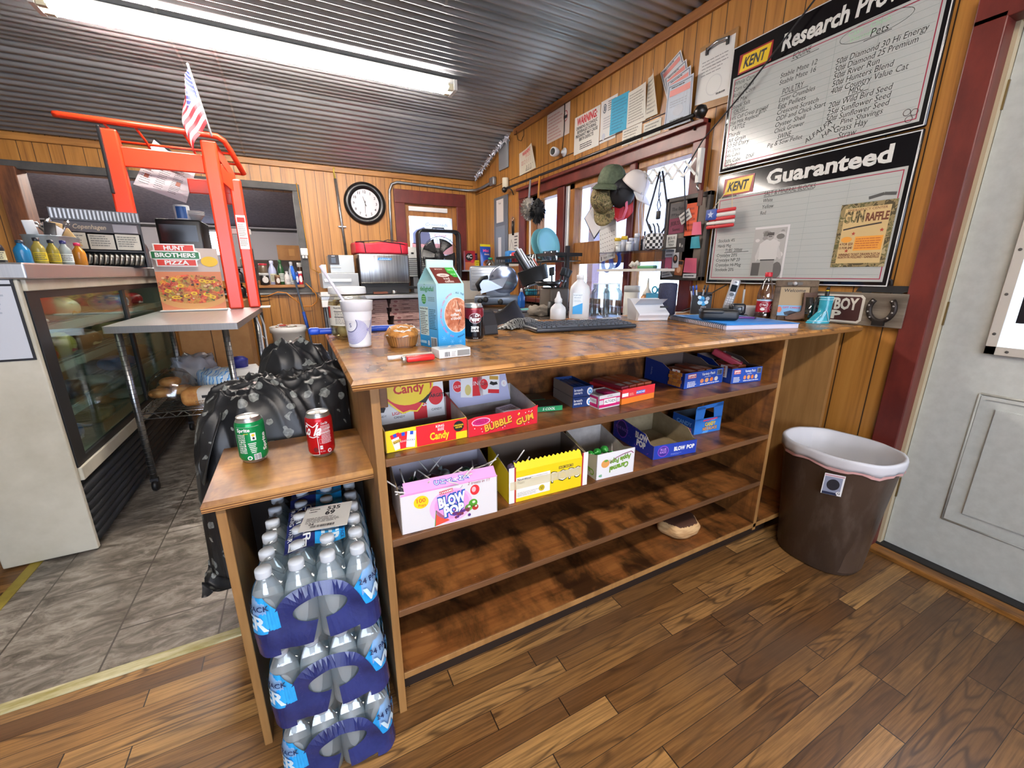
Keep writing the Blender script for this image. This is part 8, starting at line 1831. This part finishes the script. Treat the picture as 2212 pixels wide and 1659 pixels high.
sheet('licence','small cream licence low above the window, the right one of two','licence',2.30,2.15,2.056,2.145,'d2cfc2',d_lines(13,4,C('8a867c')),group=GP)
def permit(b,S,w,h):
    b.frame(S,-w * .46,w * .46,-h * .46,h * .46,.004,C('5a6478'),.0012); b.rect(S,-w * .4,w * .4,h * .22,h * .36,C('d4827c'),.0014); b.lines(S,-w * .35,w * .35,h * .44,h * .38,1,INK,seed=2); b.lines(S,-w * .35,w * .35,h * .12,-h * .05,3,C('9aa0ac'),seed=3); b.ell(S,0,-h * .15,w * .2,h * .12,C('b4bac4'),.0013); b.lines(S,-w * .3,w * .35,-h * .32,-h * .42,2,GREY,seed=5)
sheet('permit','white permit with red band tilted left, topmost of the fanned permits','permit',2.155,1.995,2.25,2.43,'ced0d2',permit,x=2.150,deg=24,group='fanned permits'); sheet('permit','white permit with red band, tilted, second of the fanned permits','permit',2.12,1.96,2.20,2.37,'ced0d2',permit,x=2.146,deg=16,group='fanned permits')
sheet('permit','white sheet almost hidden between the fanned permits','permit',2.10,1.93,2.14,2.33,'c8ccd2',permit,x=2.142,deg=9,group='fanned permits'); sheet('permit','long pale blue permit with red band, front one of the fanned permits','permit',2.10,1.90,2.052,2.285,'bcc6d2',permit,x=2.136,deg=-2,curl=.02,group='fanned permits')
# security camera with its wire
t = thing('security_camera','small round white security camera on the wall above the window','camera',(2.155,3.24,2.195))
b = wb(t); T = Matrix.Translation(Vector((2.155,3.215,2.19)) - t.location) @ Matrix.Rotation(-PI / 2,4,'Y'); b.lathe([(0,0),(.034,0),(.034,.008),(.012,.014),(.012,.03),(0,.03)],C('cfcfcf',.4),22,T=T); b.build('mount',t)
b = wb(t); T = Matrix.Translation(Vector((2.10,3.28,2.20)) - t.location) @ Matrix.Rotation(math.radians(-75),4,'Z') @ Matrix.Rotation(PI / 2,4,'X'); b.lathe([(0,-.03),(.03,-.028),(.036,.0),(.036,.028),(.026,.03)],C('d6d6d6',.35),24,T=T,cap1=False); b.lathe([(.026,.03),(.02,.026),(0,.026)],BLK,20,T=T,cap0=False); b.build('head',t)
b = wb(t); b.tube([(2.135,3.225,2.215),(2.15,3.225,2.35),(2.15,3.23,2.60)],.0035,BLK,6); b.build('wire',t)
cord('hanging_wire','short black wire loop hanging from the ceiling strip above the WARNING notice',[(2.13,4.05,2.57),(2.145,4.04,2.49),(2.15,3.98,2.465),(2.15,3.93,2.50),(2.15,3.93,2.58)],.003,'141414')
tag(MB().rbox(0,.015,-.11,.11,-.13,.13,.004,C('8a8d90',.5),2).build('grey_plate'),'grey metal plate high on the window wall behind the tinsel','plate',None,(2.14,4.37,2.42))
b = MB(); r = random.Random(4); pts = [Vector((2.12,4.19,2.555)),Vector((2.10,4.45,2.49)),Vector((2.10,4.75,2.40)),Vector((2.10,5.05,2.31))]
M_TINS = C('e4e4ec',.25,.5)
for i in range(420):
    f = r.random() * 2.999; k = int(f); p = pts[k].lerp(pts[k + 1],f - k); d = Vector((r.uniform(-1,.4),r.uniform(-1,1),r.uniform(-1,1))).normalized() * r.uniform(.02,.04); s_ = d.cross(Vector((r.random(),1,r.random()))).normalized() * .004; b.add([p - s_,p + s_,p + d + s_ * .5,p + d - s_ * .5],[(0,1,2,3)],M_TINS)
b.tube(pts,.005,M_TINS,6); tag(b.build('tinsel_garland'),'silver tinsel garland along the sloping end of the metal ceiling','garland')
# clipboard
t = thing('wall_clipboard','wooden clipboard with a typed white sheet hung between the permits and the big board','clipboard',(2.15,1.783,2.255))
b = wb(t); S = LEFTF(2.152,0,0); b.prism([(-1.902,2.09),(-1.665,2.075),(-1.672,2.41),(-1.897,2.405)],S,-.004,.003,mat_noise('clipboard_wood','8a6234','a87c46',6,.5)); b.build('board',t)
b = wb(t); b.flat(S,[(-1.895,2.125),(-1.68,2.108),(-1.68,2.385),(-1.892,2.38)],[(0,1,2,3)],C('d3d3cf',.6),.0045); b.lines(S,-1.87,-1.70,2.33,2.25,5,GREY,seed=3,lift=.006,h=.003); b.ell(S,-1.78,2.19,.05,.05,C('c6c6c4'),.0055); b.ell(S,-1.78,2.19,.044,.044,C('d3d3cf'),.006); b.lines(S,-1.76,-1.70,2.15,2.13,1,GREY,seed=8,lift=.0065); b.build('sheet',t)
b = wb(t); b.tube([(2.142,1.84,2.375),(2.138,1.78,2.385),(2.142,1.72,2.378)],.010,C('b8b8b8',.25,.9),8); b.box(2.138,2.146,1.835,1.85,2.35,2.385,BLK); b.box(2.138,2.146,1.712,1.727,2.35,2.385,BLK); b.build('metal_clip',t)

# two big price boards
WBM = C('b2b6b2',.16); BKG = C('0e0d10',.18)
def board(z0,z1,label,title,tx,tw,shear,hdr):
    t = thing('price_board',label,'board',(2.155,1.25,(z0 + z1) / 2)); b = wb(t); yl,yr = -1.68,-.82
    b.rbox(2.142,2.158,.82,1.68,z0,z1,.006,BKG,2); b.build('panel',t)
    b = wb(t); S = LEFTF(2.1415,0,0); b.frame(S,yl + .004,yr - .004,z0 + .004,z1 - .004,.004,C('d4d4d4',.2),.0006)
    b.rect(S,yl + .022,yr - .022,z0 + .022,hdr - .006,WBM,.001); b.frame(S,yl + .032,yr - .032,z0 + .032,hdr - .016,.0035,C('9a1c3c',.4),.0014)
    k = z0 + .05
    while k < hdr - .03: b.rect(S,yl + .04,yr - .04,k,k + .0012,C('8d9491',.4),.0014); k += .0265
    for x in (-1.185,-1.03): b.rect(S,x,x + .0012,z0 + .04,hdr - .02,C('8d9491',.4),.0014)
    b.rect(S,yl + .045,yl + .215,hdr + .002,hdr + .088,C('8d1420',.3),.001); q = Plane(S(yl + .13,hdr + .045,.0015),S.ex,S.ey); b.poly(q,[(-.078,-.036),(.066,-.036),(.078,.036),(-.066,.036)],C('e2bf1a',.3),0); b.text(q,'KENT',0,-.022,.043,INK,.0006,.03,.25,w=.118)
    b.text(S,title,tx,hdr + .022,.062,C('d2d2cc',.3),.001,.035,shear,align='L',w=tw); b.build('face',t)
    b = wb(t); return t,b,S
HW_ = C('2a2d2a',.6)
t,b,S = board(1.727,2.315,'upper white price board with handwritten feed prices and black title bar','Research Proven',-1.42,.50,.1,2.178)
for x,y,h,s in ((-1.645,2.135,.019,'Whole Corn'),(-1.645,2.108,.019,'Corn Chops'),(-1.645,2.081,.019,'Rolled Corn'),(-1.645,2.054,.018,'Salt Mix'),(-1.645,2.028,.018,'Stock Salt'),(-1.63,2.005,.018,'CALVES'),(-1.645,1.976,.017,'14% Calf Creep ground'),(-1.645,1.952,.017,'25# Milk Replacer'),(-1.63,1.925,.022,'CATTLE'),(-1.645,1.896,.02,'Thirds'),(-1.645,1.87,.02,'All Grain'),(-1.645,1.846,.02,'50/50 Dairy'),(-1.645,1.822,.016,'14% Dairy'),(-1.645,1.80,.016,'14% Cubes'),(-1.645,1.772,.018,'20% Cube     DNF'),(-1.645,1.75,.018,'3C Beef'),
    (-1.36,2.145,.023,'EQUINE'),(-1.405,2.085,.02,'Stable Mate 12'),(-1.405,2.057,.02,'Stable Mate 16'),(-1.385,2.012,.024,'POULTRY'),(-1.395,1.983,.02,'Layer Crumbles'),(-1.395,1.957,.02,'Egg Pellets'),(-1.395,1.93,.02,'Crescent Scratch'),(-1.395,1.904,.02,'ODF and Chick Start'),(-1.395,1.878,.02,'Oyster Shell'),(-1.395,1.852,.02,'Chick Grower'),(-1.375,1.822,.022,'SWINE'),(-1.42,1.797,.018,'Pig & Sow Pellet'),
    (-1.06,2.105,.026,'Pets'),(-1.17,2.05,.022,'50# Diamond 30 Hi Energy'),(-1.17,2.023,.022,'50# Diamond 25 Premium'),(-1.17,1.997,.022,'50# River Run'),(-1.17,1.97,.022,'50# Hunters Blend'),(-1.17,1.943,.022,'40# Country Value Cat'),(-1.10,1.918,.024,'MISC'),(-1.17,1.889,.022,'20# Wild Bird Seed'),(-1.17,1.862,.022,'25# Sunflower Seed'),(-1.17,1.836,.022,'50# Sunflower Seed'),(-1.11,1.812,.02,'Pine Shavings'),(-1.13,1.785,.024,'Grass Hay'),(-1.11,1.758,.024,'Straw'),(-1.49,1.963,.018,'#70-')):
    b.text(S,s,x,y,h,HW_,.0018,-.004,.15,align='L',w=len(s) * h * .56)
for x0,x1,y in ((-1.365,-1.25,2.138),(-1.39,-1.27,2.005),(-1.63,-1.55,1.999),(-1.38,-1.30,1.815),(-1.08,-.99,2.098),(-1.11,-1.03,1.912)): b.line(S,[(x0,y),(x1,y + .004)],.0022,HW_,.0018)
b.text(S,'ALFALFA',-1.24,1.77,.02,HW_,.0018,0,.1,align='L',deg=30); b.text(S,'HAY',-1.17,1.775,.02,HW_,.0018,0,.1,align='L',deg=30)
b.line(S,[(-1.05 + .12 * math.cos(a),2.135 + .032 * math.sin(a)) for a in [2 * PI * i / 30 for i in range(31)]],.002,C('5a5e5a'),.0018); GNP = C('9ac8a0',.6)
b.text(S,'Cash   Check',-1.14,2.137,.018,GNP,.0016,align='L'); b.text(S,'Discount',-1.13,2.115,.017,GNP,.0016,align='L')
for y,z in ((-.875,1.765),(-.862,1.785),(-.885,1.79)): b.line(S,[(y + .011 * math.cos(a),z + .011 * math.sin(a)) for a in [2 * PI * i / 12 for i in range(13)]],.002,C('3a2a2a'),.0018)
b.build('handwriting',t)
t,b,S = board(1.145,1.722,'lower white price board with black title bar, photo and flyer stuck on it','Guaranteed',-1.40,.50,0,1.605)
for x,y,h,s in ((-1.40,1.575,.02,'SALT & MINERAL BLOCKS'),(-1.40,1.545,.017,'White'),(-1.40,1.516,.017,'Yellow'),(-1.405,1.488,.017,'Red'),(-1.625,1.368,.016,'Stockade 4%'),(-1.625,1.341,.016,'Handy Mag'),(-1.575,1.316,.016,'TUBS  200##'),(-1.625,1.29,.017,'Crystalyx 20%'),(-1.625,1.265,.017,'Crystalyx NP 20'),(-1.625,1.239,.017,'Crystalyx Hi-Mag'),(-1.625,1.214,.017,'Stockade 20%')): b.text(S,s,x,y,h,HW_,.0018,-.004,.1,align='L',w=len(s) * h * .56)
b.line(S,[(-1.40,1.570),(-1.17,1.572)],.0022,HW_,.0018); b.line(S,[(-1.58,1.312),(-1.44,1.314)],.0022,HW_,.0018); b.line(S,[(-.95,1.50),(-.90,1.51),(-.86,1.505)],.012,C('4a4c4a'),.0018); b.build('handwriting',t)
# black and white print of a standing man in a cap
def photo(b,S,w,h):
    g = lambda c: C(c,.6); b.rect(S,-w / 2,w * .44,-h / 2,h * .46,g('a8a6a2'),.0008); r = random.Random(2)
    for i in range(26): b.ell(S,r.uniform(-.42,.36) * w,r.uniform(-.1,.42) * h,r.uniform(.008,.022),r.uniform(.006,.016),g(r.choice(['c8c6c2','8c8a86','b8b6b2','6e6c68'])),.001 + i * .00002,9)
    b.rect(S,-w * .45,-w * .2,-h * .46,-h * .2,g('4a4846'),.0017); b.ell(S,w * .3,-h * .35,.025,.04,g('5a5856'),.0017,12); b.rect(S,-w * .2,-w * .1,-h * .46,-h * .14,g('2c2b2a'),.0018)
    b.poly(S,[(-.035,-h * .46),(.038,-h * .46),(.034,-.035),(-.034,-.035)],g('8a8884'),.002); b.poly(S,[(-.045,-.035),(.044,-.035),(.052,.045),(.02,.062),(-.02,.062),(-.05,.042),(-.056,-.02)],g('c6c4c0'),.0022); b.poly(S,[(.044,.04),(.06,.0),(.07,-.03),(.058,-.036),(.044,-.01)],g('bcbab6'),.0024); b.poly(S,[(-.05,.04),(-.066,-.02),(-.058,-.045),(-.046,-.02)],g('bcbab6'),.0024)
    b.rect(S,-.036,.036,-.04,-.034,g('3a3938'),.0026); b.ell(S,0,.075,.0145,.019,g('a09e9a'),.0024); b.rect(S,-.016,.016,.083,.094,g('4a4846'),.0026); b.rect(S,-.02,.016,.080,.084,g('3a3836'),.0028); b.rect(S,-.009,.009,.073,.077,g('3a3836'),.0028)
sheet('photo_print','black and white photo print of a standing man in a cap on the lower board','photo',1.418,1.246,1.18,1.428,'cfcecc',photo,x=2.139)
def raffle(b,S,w,h):
    b.rect(S,-w / 2,w / 2,-h / 2,h / 2,M_CAMO,.0006); TAN = C('c8ad78',.7); b.rect(S,-w * .41,w * .41,-h * .44,h * .43,TAN,.001); BR = C('6a3a24',.7)
    b.text(S,'GUN',-w * .22,h * .21,.042,M_CAMO,.0014,.05,w=w * .38); b.text(S,'RAFFLE',w * .2,h * .215,.03,BR,.0014,.04,w=w * .40); b.text(S,'EMERGENCY CENTER',0,h * .38,.009,BR,.0014,w=w * .7)
    b.line(S,[(-w * .38,h * .10),(-w * .15,h * .13),(w * .3,h * .17)],.006,C('3a3028'),.0014); b.lines(S,-w * .05,w * .3,h * .13,-h * .02,4,BR,seed=2,rag=.1)
    OR = C('e09a3a',.7); b.rect(S,-w * .12,w * .38,-h * .24,-h * .02,OR,.0014); b.ell(S,-w * .28,-h * .06,.02,.012,OR,.0014); b.lines(S,-w * .1,w * .36,-h * .04,-h * .22,5,C('b8642a'),seed=4,lift=.0018,rag=.1)
    for x,y in ((-.17,.03),(.33,.06),(-.24,-.24)): b.poly(S,[(w * x + (.008 if i % 2 == 0 else .0035) * math.sin(PI * i / 5),h * y + (.008 if i % 2 == 0 else .0035) * math.cos(PI * i / 5)) for i in range(10)],C('a83a24'),.0016)
    b.text(S,'4 FOR $20',-w * .27,-h * .15,.010,BR,.0014,.02,w=w * .25); b.text(S,'15 FOR $40',-w * .27,-h * .21,.010,BR,.0014,.02,w=w * .25); b.text(S,'WINNING TICKET DRAWN 9-27-24',0,-h * .32,.010,BR,.0014,.02,w=w * .76); b.text(S,'NORTH PA HOLLARD - GAINESVILLE',0,-h * .36,.009,BR,.0014,.02,w=w * .76); b.lines(S,-w * .38,w * .38,-h * .37,-h * .43,2,BR,seed=7,rag=.05)
sheet('raffle_flyer','tan and camouflage flyer for a gun raffle on the lower board','flyer',1.042,.848,1.228,1.485,'c8ad78',raffle,x=2.139)
# wooden flag ornament
t = thing('flag_ornament','small painted wooden flag hanging from a string at the left edge of the lower board','ornament',(2.10,1.60,1.495))
b = MB(); 
for k in range(5): c = C(['c02a30','d8d4cc'][k % 2],.5); b.rbox(-.006,.006,-.085,.085 if k > 2 else .075,.035 - k * .02 - .009,.035 - k * .02 + .009,.006,c,2)
b.build('stick',t)
b = MB(); b.rbox(-.010,.002,.025,.09,-.008,.048,.003,C('26489a',.5),2); S = LEFTF(-.0105,0,0); b.poly(S,[(-.058 + (.021 if i % 2 == 0 else .009) * math.sin(PI * i / 5),.02 + (.021 if i % 2 == 0 else .009) * math.cos(PI * i / 5)) for i in range(10)],C('b8c4e0'),.001); b.build('canton',t)
b = MB(); b.tube([(0,.06,.045),(.03,.03,.11),(.045,-.005,.17)],.0018,C('c8b48a',.7),5); b.tube([(0,-.06,.045),(.03,-.03,.11),(.045,-.005,.17)],.0018,C('c8b48a',.7),5); b.build('string',t)
# black truck cut-out, horseshoe sign
b = MB(); P = [(-.085,.0),(-.078,.02),(-.06,.032),(-.035,.034),(-.028,.036),(-.02,.06),(.0,.072),(.018,.07),(.028,.05),(.03,.034),(.085,.034),(.09,.03),(.088,.008),(.07,.0),(.062,-.008),(.045,-.008),(.038,0),(-.03,0),(-.038,-.008),(-.056,-.008),(-.064,0)]
S = LEFTF(0,0,0); b.prism([(x * 1.02,y * .8) for x,y in P if not (-.021 < x < .029 and y > .04)],S,0,.006,C('0f0f10',.6)); b.tube([(-.003,.028,.028),(-.003,.012,.054),(-.003,-.008,.057),(-.003,-.027,.048),(-.003,-.03,.027)],.005,C('0f0f10',.6),6); tag(b.build('truck_ornament'),'black metal pickup truck cut-out on the wall above the horseshoe','ornament',None,(2.15,.842,1.125))
t = thing('horseshoe_sign','weathered wooden board with a horseshoe and lettering cowboy up','sign',(2.15,.94,1.05))
M_WEA = mat_noise('weathered_grey_board','4e453a','7d7264',3,.8,stretch=(6,.8,9))
b = wb(t); b.box(2.135,2.157,.745,1.155,.986,1.122,M_WEA); b.build('board',t,bevel=.003)
b = wb(t); S = LEFTF(2.1348,0,0); b.poly(S,[(-1.13 + .012 * math.cos(a) * 0 + x,y) for x,y in ((.0,1.005),(.012,.993),(.235,.993),(.247,1.005),(.247,1.10),(.235,1.112),(.012,1.112),(.0,1.10))],C('c8c4b8',.6),.0006); b.poly(S,[(-1.13 + x,y) for x,y in ((.01,1.008),(.018,1.001),(.229,1.001),(.237,1.008),(.237,1.097),(.229,1.104),(.018,1.104),(.01,1.097))],C('3e1a16',.6),.001)
b.text(S,'COWBOY',-1.006,1.05,.046,C('cfcabc',.6),.0016,.04,w=.205); b.text(S,'UP',-1.006,1.008,.034,C('cfcabc',.6),.0016,.04,w=.09); b.build('painted_panel',t)
b = wb(t); pts = [(2.131,.82 + .042 * math.cos(a) * 1.0,1.06 + .05 * math.sin(a)) for a in [math.radians(135 + i * 270 / 18) for i in range(19)]]; b.tube(pts,.0105,C('2c241f',.5,.5),6); b.build('horseshoe',t)
b = wb(t); b.box(2.12,2.134,.80,.84,.992,1.012,C('1c1815',.5,.4)); 
for a in (140,165,195,225,315,345,15,40): a = math.radians(a); b.lathe([(0,.002),(.003,.001),(.004,-.001)],C('a8a098',.4,.6),8,T=Matrix.Translation(Vector((2.119,.82 + .042 * math.cos(a),1.06 + .05 * math.sin(a))) - t.location) @ Matrix.Rotation(-PI / 2,4,'Y'))
b.build('nail_head',t)
# diagonal black cable
cord('black_cable','black cable hanging diagonally across the upper board down to the lattice rack',[(2.12,1.22,2.42),(2.118,1.29,2.33),(2.115,1.545,2.10),(2.115,1.785,1.92),(2.10,1.88,1.78),(2.11,1.86,1.60),(2.12,1.84,1.45)],.004,'131315')
# framed notice board
t = thing('notice_board','dark-framed notice board crowded with notes beside the window','notice board',(2.14,1.855,1.405),0)
b = wb(t); FRM = C('3c3631',.5); b.box(2.135,2.157,1.705,2.012,1.165,1.645,C('6a5f56',.7))
for y0,y1,z0,z1 in ((1.70,2.017,1.625,1.65),(1.70,2.017,1.16,1.185),(1.70,1.725,1.16,1.65),(1.992,2.017,1.16,1.65)): b.box(2.125,2.157,y0,y1,z0,z1,FRM)
b.build('frame',t,bevel=.003)
GN_ = 'notes on the dark-framed notice board'
def note(lab,y0,y1,z0,z1,col,draw=None,deg=0,dx=0,curl=0): sheet('pinned_note',lab,'note',y0,y1,z0,z1,col,draw,2.130 - dx,deg,curl,GN_)
note('grey printed card at the top left of the notice board',1.985,1.86,1.53,1.615,'5a5656',lambda b,S,w,h: (b.text(S,'The Best',0,.0,.02,INK,.0012,w=w * .8),b.text(S,'777 Joe Ruff',0,-.03,.014,INK,.0012,w=w * .8)))
note('plum paper with handwritten words on the notice board',1.985,1.87,1.44,1.53,'7a3048',lambda b,S,w,h: (b.text(S,'JESUS',-.01,.005,.022,C('3a0f20'),.0012,.01,w=w * .6),b.text(S,'Saves',.0,-.03,.018,C('3a0f20'),.0012,w=w * .5)),3)
note('orange paper in the middle of the notice board',1.86,1.78,1.42,1.60,'d85a34',d_lines(2,5,C('a83a1a')))
note('white note reading Jesus loves you on the notice board',1.99,1.91,1.36,1.435,'c8c6be',lambda b,S,w,h: (b.text(S,'JESUS',0,.01,.016,INK,.0012,w=w * .7),b.text(S,'LOVES',0,-.01,.013,INK,.0012,w=w * .6),b.text(S,'YOU!',0,-.03,.013,INK,.0012,w=w * .5)),0,.004)
note('white tilted card pinned over the orange paper',1.90,1.82,1.50,1.56,'cfccc6',d_lines(3,2),28,.006)
note('white label card low on the left of the notice board',1.99,1.91,1.30,1.35,'cac8c4',d_lines(4,2),0,.004)
note('upper pink sticky note on the right of the notice board',1.80,1.73,1.42,1.49,'e0708a',None,-2,.006,.02)
note('teal sticky note on the right of the notice board',1.80,1.73,1.345,1.41,'3f98a8',None,0,.006,.02)
note('pink sticky note at the lower left of the notice board',1.985,1.93,1.225,1.30,'e07084',None,0,.004)
note('large pink sticky note at the lower right of the notice board',1.83,1.735,1.205,1.29,'e26a82',None,-3,.006,.015)
note('small oval photo card on the notice board',1.925,1.875,1.235,1.325,'d0cecc',lambda b,S,w,h: (b.ell(S,0,.008,.018,.026,C('2a2422'),.0012),b.ell(S,0,.012,.010,.014,C('b87858'),.0016)),4,.008)
note('photo card with orange tones at the bottom of the notice board',1.90,1.84,1.19,1.28,'a8643c',lambda b,S,w,h: (b.ell(S,0,-.01,.015,.02,C('d8a07a'),.0012),b.rect(S,-.025,.025,.02,.04,C('2a2422'),.0012)),-4,.004)
note('curled white leaflet at the lower left corner of the notice board',2.0,1.91,1.18,1.235,'cdcac4',d_lines(6,3),6,.01,.05)
note('white strip of paper at the bottom right of the notice board',1.83,1.735,1.175,1.20,'d2cfca',d_lines(7,1),0,.008)
note('dark photo card in the middle of the notice board',1.905,1.845,1.33,1.41,'2a2628',lambda b,S,w,h: (b.rect(S,-.01,.0,-.01,.01,C('b8b4ac'),.0012),b.rect(S,.008,.016,-.015,.0,C('a8a49c'),.0012)),0,.003)
